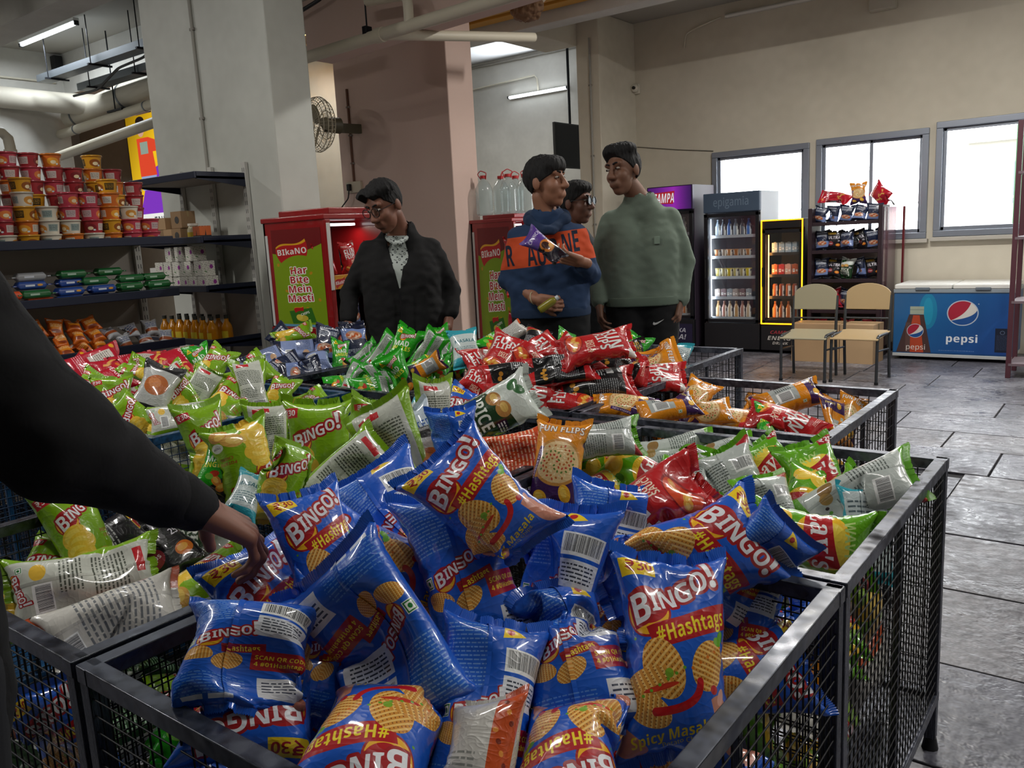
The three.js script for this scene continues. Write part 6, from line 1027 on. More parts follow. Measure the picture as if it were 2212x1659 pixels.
// one standing figure; all numbers in the figure's own frame: +z is the way it faces, +x its left
function person(o) {
  const P = thing('person', o.label, 'person', o.pos, R(o.yaw)), sk = skinMat(o.skin), [hx, hy, hz] = o.head, hem = o.hem;
  const sh = [[-o.sw, o.shy - .062, -.02], [o.sw, o.shy - .062, -.02]], hip = o.hipY ?? .92;
  const hm = new THREE.Matrix4().compose(V(hx, hy, hz), new THREE.Quaternion().setFromEuler(new THREE.Euler(R(o.look[1]), R(o.look[0]), R(o.look[2] || 0), 'YXZ')), V(1, 1, 1).multiplyScalar(o.hs ?? 1));
  const neckTop = V(0, -.06, -.03).applyMatrix4(hm).toArray(), neck = [[neckTop[0], neckTop[1], neckTop[2]], [0, o.shy + .045, -.03]];
  const torso = [rc([-.075, hip, 0], .112, [-.085, o.shy - .19, -.01], .105), rc([.075, hip, 0], .112, [.085, o.shy - .19, -.01], .105), rc([-.09, o.shy - .11, -.02], .062, [-.03, o.shy + .02, -.03], .048), rc([.09, o.shy - .11, -.02], .062, [.03, o.shy + .02, -.03], .048), rc(neck[1], .058, neck[0], .052)];
  const arms = [], sleeves = [], hands = [];
  o.arms.forEach((a, i) => {
    const S = sh[i], E = a.elbow, Wr = a.wrist, f = (p, q, t) => p.map((v, k) => v + (q[k] - v) * t), cuffAt = a.cuff ?? 1;
    arms.push(rc(S, .042, E, .035), rc(E, .038, Wr, .026));
    sleeves.push(rc(S, (o.sl ?? .068) * 1.04, E, (o.sl ?? .068) * .86)); const c = f(E, Wr, cuffAt); sleeves.push(rc(E, (o.sl ?? .068) * .84, c, a.cuffR ?? .042));
    const y = V(...(a.dir || Wr.map((v, k) => v - E[k]))).normalize(), z = V(...a.back), x = y.clone().cross(z).normalize(); z.copy(x).cross(y); hands.push([moved(handPrims(a.thumb, a.curl, a.opp ?? .5), M4(Wr, x, y, z))]);
  });
  const legs = [0, 1].flatMap((i) => { const s = i ? 1 : -1; return [rc([s * .09, hip, 0], .095, [s * .1, .49, .015], .058), rc([s * .1, .49, .015], .056, [s * .105, .09, -.02], .038), rc([s * .105, .05, -.03], .035, [s * .115, .03, .13], .028)]; });
  const bodyP = [...torso, ...arms, ...legs], parts = [skin(field(bodyP, .03), bounds(bodyP, .03), .0155), HEAD.clone().applyMatrix4(hm)];
  for (const [h] of hands) parts.push(skin(field(h, .0055), bounds(h, .012), .0042));
  const body = mesh('body', merge(parts), sk, P);
  // clothes
  const tP = o.loose ?? .022, top = [rc([-.075, hem - .05, 0], .108 + tP, [-.084, o.shy - .2, -.005], .108 + tP * .8), rc([.075, hem - .05, 0], .108 + tP, [.084, o.shy - .2, -.005], .108 + tP * .8), rc([-.105, o.shy - .11, -.015], .075 + tP * .6, [-.035, o.shy + .02, -.03], .058), rc([.105, o.shy - .11, -.015], .075 + tP * .6, [.035, o.shy + .02, -.03], .058), rc([0, o.shy + .0, -.03], .07, [0, o.shy + .05, -.03], .072)]; const armF = field(sleeves, .02), trunkF = field(top, .045);
  const wob = folds(o.fold ?? .007), nk = o.shy + .075;
  const topF = ((g) => (x, y, z) => g(smin(trunkF(x, y, z), armF(x, y, z), .028), x, y, z))((d, x, y, z) => { d = wob(d, x, y, z); const ins = Math.abs(x) < .26; if (ins) d = Math.max(d, hem + .004 * Math.sin(x * 20) - y - (Math.abs(x) > (o.hemClip ?? .21) ? 9 : 0)); const nd = Math.hypot(x - neck[1][0], (z + .03 - (y - nk) * .2)) - .064; d = Math.max(d, Math.min(y - nk + .02 - z * .25, -nd > 0 ? -nd - .0 : -nd)) ; if (o.cut) d = o.cut(d, x, y, z); return d; });
  let tg = skin(topF, bounds([...top, ...sleeves], .03), .0105); if (o.topUV) tg = planarUV(tg, ...o.topUV); else tg = metreUV(tg, 3);
  mesh(o.topName, tg, o.topMat, P);
  const hemR = [rc([-.078, hem + .012, 0], .114 + tP, [.078, hem + .012, 0], .114 + tP)];
  const tr = legs.map((p) => ({ ...p, ra: p.ra + .022, rb: p.rb + .024 })).filter((_, i) => i % 3 < 2), trP = [...tr, rc([-.07, hip + .02, 0], .118, [.07, hip + .02, 0], .118)];
  mesh('trousers', metreUV(skin(field(trP, .03, (d, x, y, z) => Math.max(folds(.006)(d, x, y, z), y - hem - .05, .07 - y)), bounds(trP, .03), .014), 3), o.trMat, P);
  for (const s of [-1, 1]) { const q = [rc([s * .105, .05, -.04], .05, [s * .115, .038, .05], .046), rc([s * .115, .038, .05], .046, [s * .12, .032, .15], .036)]; mesh('shoe', skin(field(q, .03, (d, x, y, z) => Math.max(d, .004 - y)), bounds(q, .02), .01), std(0x1a1a1d, .6), P); }
  // face
  const hd = new THREE.Group(); hd.name = 'face'; hd.applyMatrix4(hm); P.add(hd);
  for (const s of [-1, 1]) { const e = mesh('eye', new THREE.SphereGeometry(.0115, 14, 10).scale(1.1, .5, .8).translate(s * .031, .016, .0795), eyeWhite, hd); mesh('eyebrow', tube([[s * .012, .038, .092], [s * .03, .044, .088], [s * .05, .036, .074]], .0042, 12, 6), hairMat, hd); mesh('iris', new THREE.SphereGeometry(.006, 10, 8).translate(s * .031 + (o.gaze || 0) * .005, .0155, .0848), irisMat, hd); }
  const lp = [rc([-.019, -.058, .0845], .0058, [.019, -.058, .0845], .0058), rc([-.015, -.067, .083], .0062, [.015, -.067, .083], .0062)]; if (o.smile) { lp.push(rc([.018, -.058, .083], .0035, [.032, -.046, .071], .0025), rc([-.018, -.058, .083], .0035, [-.032, -.046, .071], .0025)); mesh('teeth', box(-.02, -.066, .088, .02, -.058, .0915, .002), eyeWhite, hd); }
  mesh('lips', skin(field(lp, .004), bounds(lp, .008), .0025), lipMat, hd);
  mesh('hair', hairGeo(o.hair).applyMatrix4(hm), o.hairMat || hairMat, P);
  if (o.glasses) { const g = new THREE.Group(); g.name = 'glasses'; g.applyMatrix4(hm); P.add(g); for (const s of [-1, 1]) { mesh('rim', new THREE.TorusGeometry(.0235, o.glasses, 6, 24).translate(s * .031, .012, .106), o.rimMat || std(0x3a3638, .3, .7), g); mesh('temple', tube([[s * .054, .018, .1], [s * .076, .018, .06], [s * .08, .012, -.02]], .0018, 16, 5), o.rimMat || std(0x3a3638, .3, .7), g); mesh('lens', new THREE.CylinderGeometry(.0225, .0225, .001, 20).rotateX(Math.PI / 2).translate(s * .031, .012, .106), o.lensMat || glass, g); } mesh('bridge', tube([[-.009, .016, .107], [0, .019, .11], [.009, .016, .107]], .0018, 8, 5), std(0x3a3638, .3, .7), g); }
  return { P, hm, top, torso, neck };
}
const relaxed = [[.35, .4, .3], [.4, .45, .35], [.45, .5, .35], [.5, .5, .4]], grip = [[.9, .9, .5], [.95, 1.0, .6], [1.0, 1.0, .6], [1.05, 1.0, .6]], hold = [[.55, .7, .4], [.6, .75, .45], [.65, .75, .45], [.7, .75, .45]];
{ // man in black
  const cutV = (d, x, y, z) => (z > -.01 ? Math.max(d, -(Math.max(Math.abs(x + .015) - (y - 1.08) * .2, -z))) : d);
  const q = person({ label: 'person with glasses in an open black jacket over a patterned shirt, looking down', pos: [-3.194, 0, -3.224], yaw: 44.7, skin: 0x805442, head: [-.06, 1.51, .06], look: [-42, 24, 4], sw: .165, shy: 1.345, hs: 1.05, hem: .74, hemClip: .2, loose: .028, sl: .056, fold: .009, hipY: .86,
    arms: [{ elbow: [-.285, 1.06, -.04], wrist: [-.3, .9, .1], cuff: .72, cuffR: .046, thumb: 1, back: [-1, .2, .3], curl: relaxed }, { elbow: [.268, 1.05, -.03], wrist: [.225, .87, .08], cuff: .62, cuffR: .048, thumb: -1, back: [1, .2, .3], curl: hold }],
    topName: 'jacket', topMat: cloth(0x060608, { sheen: 0 }), trMat: cloth(0x0a0a0c), hair: { front: 1.0, extra: [el([-.02, .085, .06], [.07, .04, .05]), el([.03, .1, .01], [.07, .045, .06])], fringe: (x, y, z) => (z > .05 ? .012 * Math.sin(x * 90) : 0) }, glasses: .0022, cut: cutV });
  const sp = [rc([-.05, 1.0, .0], .11, [-.05, 1.16, -.005], .108), rc([.05, 1.0, .0], .11, [.05, 1.16, -.005], .108), rc([-.05, 1.25, -.015], .07, [.05, 1.25, -.015], .07), rc([0, 1.33, -.025], .066, [-.01, 1.385, -.015], .064)];
  const shirt = std(0xffffff, .8, 0, { map: canvas(256, 256, (c, w, h) => { c.fillStyle = '#b4bcb8'; c.fillRect(0, 0, w, h); for (let i = 0; i < 130; i++) { c.fillStyle = c.strokeStyle = '#191c20'; const x = (i * 83) % 256, y = (i * 47 + (i % 7) * 13) % 256, k = i % 4; c.lineWidth = 2; if (k === 0) c.fillRect(x, y, 9, 5); else if (k === 1) { c.beginPath(); c.arc(x, y, 5, 0, 7); c.stroke(); } else if (k === 2) { c.beginPath(); c.moveTo(x, y); c.lineTo(x + 14, y + 6); c.stroke(); } else ell(c, x, y, 4, 4, 0, '#191c20'); } }) });
  mesh('shirt', planarUV(skin(field(sp, .03, (d, x, y, z) => Math.max(d, .98 - y, Math.abs(x) - .1, -(Math.hypot(x, z + .0) - .058 + Math.max(0, y - 1.33) * 0) - (y > 1.36 ? 0 : 9))), bounds(sp, .02), .009), -.13, .13, 1.1, 1.38), shirt, q.P);
  const collar = [rc([-.075, 1.355, .0], .012, [-.02, 1.32, .085], .014), rc([.065, 1.36, .0], .012, [0, 1.32, .085], .014), rc([-.075, 1.355, 0], .012, [-.04, 1.38, -.07], .012), rc([.065, 1.36, 0], .012, [.04, 1.38, -.07], .012)];
  mesh('collar', planarUV(skin(field(collar, .012), bounds(collar, .02), .006), -.13, .13, 1.1, 1.38), shirt, q.P);
  mesh('zip', tube([[-.015, 1.09, .155], [-.015, .95, .158], [-.015, .8, .16]], .004, 20, 6), std(0x26262a, .4, .6), q.P);
}
{ // orange and blue hoodie
  const print = canvas(1024, 832, (c, w, h) => {                // x -.4..+.4, y .85..1.5
    const Y = (y) => (1.5 - y) / .65 * h, X = (x) => (x + .4) / .8 * w; c.fillStyle = '#1d3557'; c.fillRect(0, 0, w, h);
    c.fillStyle = '#c4481e'; c.beginPath(); c.moveTo(X(-.4), Y(1.3)); c.lineTo(X(-.08), Y(1.325)); c.lineTo(X(.4), Y(1.365)); c.lineTo(X(.4), Y(1.21)); c.lineTo(X(-.08), Y(1.17)); c.lineTo(X(-.4), Y(1.14)); c.fill();
    [['R', -.2, 1.225], ['A', -.085, 1.225], ['U', -.035, 1.225], ['R', .03, 1.25], ['N', .095, 1.27], ['E', .14, 1.285]].forEach(([l, x, y]) => text(c, l, X(x), Y(y), 190, '#141d33', { a: -6, sx: .5 }));
  });
  const q = person({ label: 'person in a blue hoodie with a lettered orange band, holding a purple packet', pos: [-2.48, 0, -3.58], yaw: 34.6, skin: 0x93654e, head: [.002, 1.582, .0], look: [62, -4, 0], sw: .15, shy: 1.375, hs: 1.05, hem: .925, loose: .022, sl: .058, fold: .009,
    arms: [{ elbow: [-.215, 1.1, -.02], wrist: [-.06, 1.005, .16], cuff: .42, cuffR: .047, thumb: 1, back: [-.35, -.1, 1], curl: grip, dir: [.9, -.25, .35] }, { elbow: [.215, 1.11, .02], wrist: [.16, 1.185, .2], cuff: .78, cuffR: .042, thumb: -1, back: [.5, -.75, .55], curl: hold, dir: [-.85, .28, .2] }],
    topName: 'hoodie', topMat: cloth(0xffffff, { map: print, sheenColor: new THREE.Color(.1, .15, .25) }), topUV: [-.4, .4, .85, 1.5], trMat: cloth(0x0d0f12), hair: { front: .55, back: .62, extra: [el([0, .075, .055], [.078, .05, .05])] } });
  const hood = [rc([-.085, 1.395, .0], .026, [-.02, 1.345, .075], .024), rc([.085, 1.395, .0], .026, [.02, 1.345, .075], .024), rc([-.085, 1.395, 0], .028, [-.08, 1.41, -.08], .036), rc([.085, 1.395, 0], .028, [.08, 1.41, -.08], .036), rc([-.08, 1.41, -.09], .04, [.08, 1.41, -.09], .04), rc([-.07, 1.35, -.12], .05, [.07, 1.35, -.12], .05)];
  mesh('hood', metreUV(skin(field(hood, .03, folds(.006, 14)), bounds(hood, .03), .009), 3), cloth(0x1a2f4c), q.P);
  mesh('hem_band', metreUV(skin(field([rc([-.075, .93, 0], .134, [.075, .93, 0], .134)], .01, (d, x, y, z) => Math.max(d, Math.abs(y - .93) - .025)), [[-.26, .89, -.18], [.26, .97, .18]], .009), 3), cloth(0x1a2f4c), q.P);
  mesh('wrist_thread', new THREE.TorusGeometry(.031, .003, 6, 24).rotateY(1.1).rotateZ(.2).translate(-.085, 1.013, .145), std(0xb9a88a, .7), q.P);
}
{ // person with dark glasses half hidden behind the hoodie
  person({ label: 'person with glasses half hidden behind the hoodie wearer, facing the windows', pos: [-2.76, 0, -4.27], yaw: 32.8, skin: 0x6f4a3c, head: [.012, 1.495, .02], look: [64, 0, 0], sw: .18, shy: 1.27, hem: .9, loose: .02,
    arms: [{ elbow: [-.22, 1.03, -.04], wrist: [-.2, .82, .04], thumb: 1, back: [-1, 0, .2], curl: relaxed }, { elbow: [.22, 1.03, -.04], wrist: [.2, .82, .04], thumb: -1, back: [1, 0, .2], curl: relaxed }],
    topName: 'shirt', topMat: cloth(0x2a2d33), trMat: cloth(0x15161a), hair: { front: .8, extra: [el([0, .09, .03], [.075, .045, .07])] }, glasses: .004, rimMat: std(0x16161a, .3), lensMat: phys(0x1c1c22, .1, { clearcoat: 1 }) });
}
{ // sage green sweatshirt
  const q = person({ label: 'smiling person in a sage green sweatshirt and black trousers beside the hoodie wearer', pos: [-2.243, 0, -4.133], yaw: 28.5, skin: 0x76523f, head: [-.085, 1.637, .02], look: [-38, 2, 6], sw: .16, shy: 1.44, hs: 1.04, hem: .935, loose: .026, sl: .057, fold: .006, smile: true, gaze: -1,
    arms: [{ elbow: [-.25, 1.15, -.03], wrist: [-.235, .93, .06], cuff: .92, cuffR: .044, thumb: 1, back: [-1, 0, .2], curl: relaxed }, { elbow: [.245, 1.14, -.05], wrist: [.205, .92, .03], cuff: .92, cuffR: .046, thumb: -1, back: [1, .1, .2], curl: hold }],
    topName: 'sweatshirt', topMat: cloth(0x69776a), trMat: cloth(0x0d0d10), hair: { front: 1.05, back: .8, extra: [el([-.01, .105, .045], [.066, .042, .05]), el([.02, .11, 0], [.07, .04, .06])] } });
  const band = (r, y) => [rc([-.075, y, 0], r, [.075, y, 0], r)];
  mesh('hem_band', metreUV(skin(field(band(.14, .94), .01, (d, x, y, z) => Math.max(d, Math.abs(y - .94) - .026)), [[-.26, .9, -.18], [.26, .98, .18]], .009), 3), cloth(0x5f6d60), q.P);
  mesh('chest_patch', box(.07, 1.245, .122, .1, 1.285, .13, .002), cloth(0x7d8f80), q.P);
  const s = new THREE.Shape(); s.moveTo(0, 0); s.quadraticCurveTo(-.012, -.018, .004, -.018); s.quadraticCurveTo(.02, -.016, .055, .012); s.quadraticCurveTo(.018, -.006, .008, -.006); s.quadraticCurveTo(0, -.006, 0, 0);
  mesh('curved_mark', new THREE.ExtrudeGeometry(s, { depth: .002, bevelEnabled: false }).translate(.06, .83, .125), std(0xc9c9c9, .5), q.P);
}
{ // person whose arm reaches in from the picture edge (built in world axes)
  const P = thing('person', 'person in a dark jacket reaching over the baskets with a blue packet in hand', 'person', [0, 0, 0]);
  const S = [-1.045, 1.285, -.32], E = [-1.034, 1.115, -.44], W = [-1.069, .963, -.633];
  const o = [-1.1, 0, -.21];
  const bodyP = [rc([o[0] - .08, .92, o[2]], .12, [o[0] - .08, 1.2, o[2]], .12), rc([o[0] + .07, .92, o[2]], .12, [o[0] + .05, 1.2, o[2]], .12), rc([o[0] - .16, 1.32, o[2]], .06, S, .055), rc([o[0], 1.36, o[2]], .055, [o[0] + .0, 1.5, o[2] - .01], .052), rc(S, .048, E, .038), rc(E, .038, W, .027), rc([o[0] - .18, 1.31, o[2]], .05, [o[0] - .26, 1.03, o[2] + .02], .04), rc([o[0] - .26, 1.03, o[2] + .02], .038, [o[0] - .26, .8, o[2] - .08], .03),
    rc([o[0] - .1, .9, o[2]], .095, [o[0] - .1, .48, o[2]], .06), rc([o[0] - .1, .48, o[2]], .058, [o[0] - .1, .06, o[2]], .04), rc([o[0] + .1, .9, o[2]], .095, [o[0] + .1, .48, o[2]], .06), rc([o[0] + .1, .48, o[2]], .058, [o[0] + .1, .06, o[2]], .04)];
  const y = V(.0, -.35, -1).set(.17, -.62, -.77).normalize(), z = V(.35, .75, -.5), x = y.clone().cross(z).normalize(); z.copy(x).cross(y);
  const hp = moved(handPrims(-1, [[.35, .75, .5], [.5, .85, .5], [.6, .9, .55], [.7, .9, .6]], .7), M4(W, x, y, z));
  const y2 = V(0, -1, -.2).normalize(), x2 = y2.clone().cross(V(-1, 0, 0)).normalize(), hp2 = moved(handPrims(1, relaxed), M4([o[0] - .26, .8, o[2] - .08], x2, y2, x2.clone().cross(y2)));
  const hm = new THREE.Matrix4().compose(V(o[0], 1.6, o[2] - .02), new THREE.Quaternion().setFromEuler(new THREE.Euler(.3, Math.PI - .5, 0, 'YXZ')), V(1, 1, 1));
  mesh('body', merge([skin(field(bodyP, .03), bounds(bodyP, .03), .013), HEAD.clone().applyMatrix4(hm), skin(field(hp, .0055), bounds(hp, .012), .0032), skin(field(hp2, .0055), bounds(hp2, .012), .005)]), skinMat(0x845642), P);
  const cuff = W.map((v, k) => v + (E[k] - v) * .1), jk = [rc([o[0] - .08, .86, o[2]], .14, [o[0] - .08, 1.2, o[2]], .14), rc([o[0] + .06, .86, o[2]], .14, [o[0] + .03, 1.2, o[2]], .14), rc([o[0] - .16, 1.32, o[2]], .08, S, .085), rc(S, .08, E, .066), rc(E, .064, cuff, .036), rc([o[0] - .18, 1.31, o[2]], .075, [o[0] - .26, 1.03, o[2] + .02], .06), rc([o[0] - .26, 1.03, o[2] + .02], .058, [o[0] - .26, .84, o[2] - .06], .045)];
  const wob = folds(.009, 8);
  mesh('jacket', metreUV(skin(field(jk, .035, (d, xx, yy, zz) => Math.max(wob(d, xx, yy, zz), Math.hypot(xx - o[0], zz - o[2]) < .3 ? .8 - yy : -1, -(Math.hypot(xx - o[0], zz - o[2]) - .062) - (yy > 1.38 ? 0 : 9))), bounds(jk, .03), .009), 3), cloth(0x08090c, { sheen: 0 }), P);
  mesh('cuff', metreUV(skin(field([rc(W.map((v, k) => v + (E[k] - v) * .04), .035, W.map((v, k) => v + (E[k] - v) * .18), .04)], .01, (d, xx, yy, zz) => d), bounds([rc(W, .05, E, .05)], .01), .006), 3), cloth(0x08090b), P);
  const tr = bodyP.slice(-4).map((p) => ({ ...p, ra: p.ra + .024, rb: p.rb + .026 })); mesh('trousers', metreUV(skin(field(tr, .03, (d, xx, yy) => Math.max(d, .07 - yy)), bounds(tr, .02), .016), 3), cloth(0x14161c), P);
  for (const s of [-1, 1]) { const q = [rc([o[0] + s * .1, .045, o[2] + .06], .045, [o[0] + s * .1, .035, o[2] - .15], .036)]; mesh('shoe', skin(field(q, .02, (d, xx, yy) => Math.max(d, .004 - yy)), bounds(q, .02), .01), std(0x1a1a1d, .6), P); }
  mesh('hair', hairGeo({ front: .9 }).applyMatrix4(hm), hairMat, P);
}
// what the people hold
packet('blue', [-.975, .862, -.775], [-69, 59, 67], [.7, .8], 4, true, 'blue packet gripped in the reaching hand', 'packets held in the hand');
packet('purple', [-2.3, 1.27, -3.285], [-20, 34, 58], [.6, .75], 3, true, 'purple and black packet held against the hoodie', 'packets held by the hoodie wearer');
{ const b = thing('drink_bottle', 'tiny pale-capped bottle in the fist of the hoodie wearer', 'bottle', [-2.36, .985, -3.38]); b.rotation.set(0, .6, -1.0); mesh('bottle_body', new THREE.LatheGeometry([[0, -.05], [.018, -.05], [.02, -.04], [.02, .03], [.01, .05], [0, .05]].map(([a, c]) => new THREE.Vector2(a, c)), 16), phys(0xa8a03a, .2, { transmission: .4, thickness: 0 }), b); mesh('cap', new THREE.CylinderGeometry(.012, .012, .016, 14).translate(0, .058, 0), std(0xc9d2d8, .4), b); }
// ---------- ceiling services and small fittings ----------
function single(name, geo, mat, label, cat, group, kind) { return tag(mesh(name, geo, mat), label, cat, group, kind); }
{ // wide duct with elbow, pipes, trays, hangers
  const duct = thing('air_duct', 'wide cream duct with clamps crossing behind the big pillar', 'duct'); mesh('duct_pipe', rod([-10.1, 2.93, -5.0], [-6.2, 3.2, -5.0], .135, 24), ductMat, duct);
  mesh('duct_elbow', tube([[-10.16, 3.12, -3.4], [-10.1, 3.1, -4.2], [-9.85, 3.05, -4.75], [-9.5, 3.0, -5.0]], .115, 30, 16), ductMat, duct);
  for (const x of [-9.9, -8.86, -7.6]) mesh('clamp', new THREE.CylinderGeometry(.14, .14, .03, 24).rotateZ(Math.PI / 2 + .069).translate(x, 2.93 + (x + 10.1) * .069, -5.0), galv, duct);
  for (const x of [-8.86, -7.6]) mesh('hanger_rod', rod([x, 2.8, -4.85], [x, 3.66, -4.85], .008, 6), darkIron, duct); mesh('hanger_plate', box(-9.0, 2.84, -5.16, -8.7, 2.86, -4.83), darkIron, duct);
  const p = thing('water_pipe', 'straight cream pipe running below the wide duct', 'pipe'); mesh('pipe_run', rod([-11.0, 2.72, -4.88], [-5.6, 2.93, -4.88], .05, 14), pipeMat, p); for (const x of [-9.8, -8.3, -7.0]) mesh('pipe_clip', new THREE.CylinderGeometry(.055, .055, .02, 14).rotateZ(Math.PI / 2).translate(x, 2.72 + (x + 11) * .0389, -4.88), galv, p);
  const q = thing('water_pipe', 'bent cream pipe with an elbow above the tubs', 'pipe'); mesh('pipe_run', tube([[-7.4, 3.66, -1.85], [-7.4, 2.5, -1.85], [-7.42, 2.41, -1.95], [-7.5, 2.4, -2.6], [-7.6, 2.38, -3.16], [-7.62, 2.32, -3.22], [-7.62, 2.2, -3.22]], .042, 40, 12), pipeMat, q); mesh('collar', new THREE.CylinderGeometry(.05, .05, .05, 14).translate(-7.62, 2.22, -3.22), pipeMat, q); mesh('ceiling_flange', new THREE.CylinderGeometry(.08, .08, .03, 18).translate(-7.4, 3.645, -1.85), pipeMat, q); mesh('hanger_rod', rod([-7.5, 2.4, -2.6], [-7.5, 3.66, -2.6], .006, 6), darkIron, q);
  const s = thing('water_pipe', 'short capped cream pipe ending before the bright advert', 'pipe'); mesh('pipe_run', rod([-9.6, 2.38, -4.4], [-7.25, 2.53, -4.4], .048, 14), pipeMat, s); mesh('end_cap', new THREE.CylinderGeometry(.055, .055, .06, 14).rotateZ(Math.PI / 2).translate(-7.26, 2.53, -4.4), pipeMat, s);
  for (const [y, z, n, x0] of [[3.2, -4.5, 'upper galvanised cable tray hung beside the big pillar', -9.6], [3.08, -4.72, 'lower galvanised cable tray with a loose black cable', -9.2]]) {
    const t = thing('cable_tray', n, 'tray'); mesh('tray_floor', box(x0, y, z - .07, -5.6, y + .006, z + .07), galv, t); for (const k of [-1, 1]) mesh('tray_side', box(x0, y, z + k * .07 - .003, -5.6, y + .07, z + k * .07 + .003), galv, t);
    for (const x of [x0 + .3, x0 + 1.2, x0 + 2.1]) { mesh('hanger_rod', rod([x, y, z + .09], [x, 3.66, z + .09], .006, 6), darkIron, t); mesh('cross_bracket', box(x - .015, y - .016, z - .12, x + .015, y, z + .12), darkIron, t); }
  }
  single('power_cable', tube([[-9.2, 3.02, -4.6], [-8.6, 3.0, -4.55], [-8.1, 3.12, -4.52], [-7.6, 3.14, -4.5], [-7.0, 3.27, -4.5], [-6.2, 3.26, -4.5]], .013, 60, 6), blackPlastic, 'black cable sagging along the cable trays', 'cable');
  single('wall_conduit', tube([[-10.18, 2.6, -3.9], [-10.18, 3.3, -3.9], [-10.18, 3.33, -4.0], [-10.18, 3.33, -4.9]], .012, 40, 6), whitePvc, 'white conduit bending on the left wall under the ceiling', 'conduit');
  single('ceiling_speaker', box(-10.2, 3.42, -4.98, -10.1, 3.62, -4.88, .01), blackPlastic, 'small black box in the ceiling corner past the lit tube', 'speaker');
  single('ceiling_speaker', box(-10.2, 3.42, -4.2, -10.1, 3.6, -4.1, .01), blackPlastic, 'small black box high on the wall at the picture edge', 'speaker');
  // pipes under the pink beam
  const b = thing('water_pipe', 'long grey-cream pipe slung under the pink beam', 'pipe'); mesh('pipe_run', rod([-5.2, 2.70, -4.3], [-1.6, 2.79, -4.3], .042, 14), pipeMat, b); mesh('tee_collar', new THREE.CylinderGeometry(.05, .05, .07, 14).rotateZ(Math.PI / 2).translate(-4.3, 2.722, -4.3), pipeMat, b); mesh('hanger_rod', rod([-4.42, 2.73, -4.3], [-4.42, 3.66, -4.3], .006, 6), darkIron, b); mesh('hanger_clamp', box(-4.44, 2.7, -4.33, -4.4, 2.8, -4.27, .004), darkIron, b); mesh('riser_elbow', tube([[-4.02, 2.74, -4.3], [-4.02, 2.88, -4.3], [-4.06, 2.93, -4.3], [-4.4, 2.96, -4.3]], .034, 30, 10), pipeMat, b); mesh('pipe_run', rod([-4.25, 2.72, -4.32], [-4.0, 2.86, -5.7], .036, 12), pipeMat, b);
  single('power_cable', tube([[-5.4, 3.05, -4.42], [-5.0, 3.12, -4.42], [-4.6, 3.3, -4.42]], .014, 20, 6), blackPlastic, 'black cable at the top of the pink beam by the big pillar', 'cable');
  // conduits on the pillars
  for (const [pts, l] of [[[[-4.9, 1.8, -3.252], [-4.9, 3.6, -3.252]], 'grey conduit running up the big pillar above the empty shelf'], [[[-5.86, 1.88, -5.39], [-5.86, 2.7, -5.39]], 'brown conduit running up the pink pillar from the socket'], [[[-5.02, .9, -8.19], [-5.02, 3.4, -8.19]], 'thin conduit running down the cream corner pillar']]) {
    const t = thing('wall_conduit', l, 'conduit'); mesh('conduit_run', rod(pts[0], pts[1], .011, 8), l.includes('brown') ? std(0x6f4a38, .6) : std(0x98968e, .6), t); for (let k = 0; k < 3; k++) { const y = pts[0][1] + (pts[1][1] - pts[0][1]) * (.2 + .3 * k); mesh('clip', box(pts[0][0] - .022, y, pts[0][2] - .006, pts[0][0] + .022, y + .016, pts[0][2] + .008, .002), std(0x807c74, .6), t); }
  }
  const sk = thing('power_socket', 'white socket box with a black plug on the pink pillar', 'socket', [-5.86, 1.84, -5.385]); mesh('socket_box', box(-.1, -.05, -.02, .1, .05, .01, .006), std(0xc9bda8, .5), sk); mesh('plug', box(-.055, -.03, .01, -.02, .03, .045, .006), blackPlastic, sk); mesh('plug_cord', tube([[-.04, -.03, .03], [-.05, -.1, .04], [-.14, -.18, .05], [-.2, -.28, .03]], .006, 24, 6), blackPlastic, sk);
}
{ // brown wrapping tied round a pipe end below the yellow deck
  const q = [el([0, 0, 0], [.13, .08, .1]), el([.09, .04, .03], [.09, .07, .08]), el([-.1, .02, -.02], [.07, .06, .07]), el([.02, .1, 0], [.08, .08, .07])];
  single('wrapped_joint', metreUV(skin(field(q, .04, (d, x, y, z) => d + .022 * nz(x * 22, y * 22, z * 22) + .012 * Math.abs(nz(x * 50, y * 30, z * 50))), bounds(q, .05), .012).translate(-4.31, 3.17, -6.07), 2), std(0x7a5c42, .8), 'crumpled brown wrapping round the pipe below the yellow deck', 'wrapping');
  const w = thing('water_pipe', 'cream pipe carrying the brown wrapping', 'pipe'); mesh('pipe_run', rod([-4.31, 3.17, -6.07], [-3.4, 3.66, -6.0], .04, 12), pipeMat, w);
}
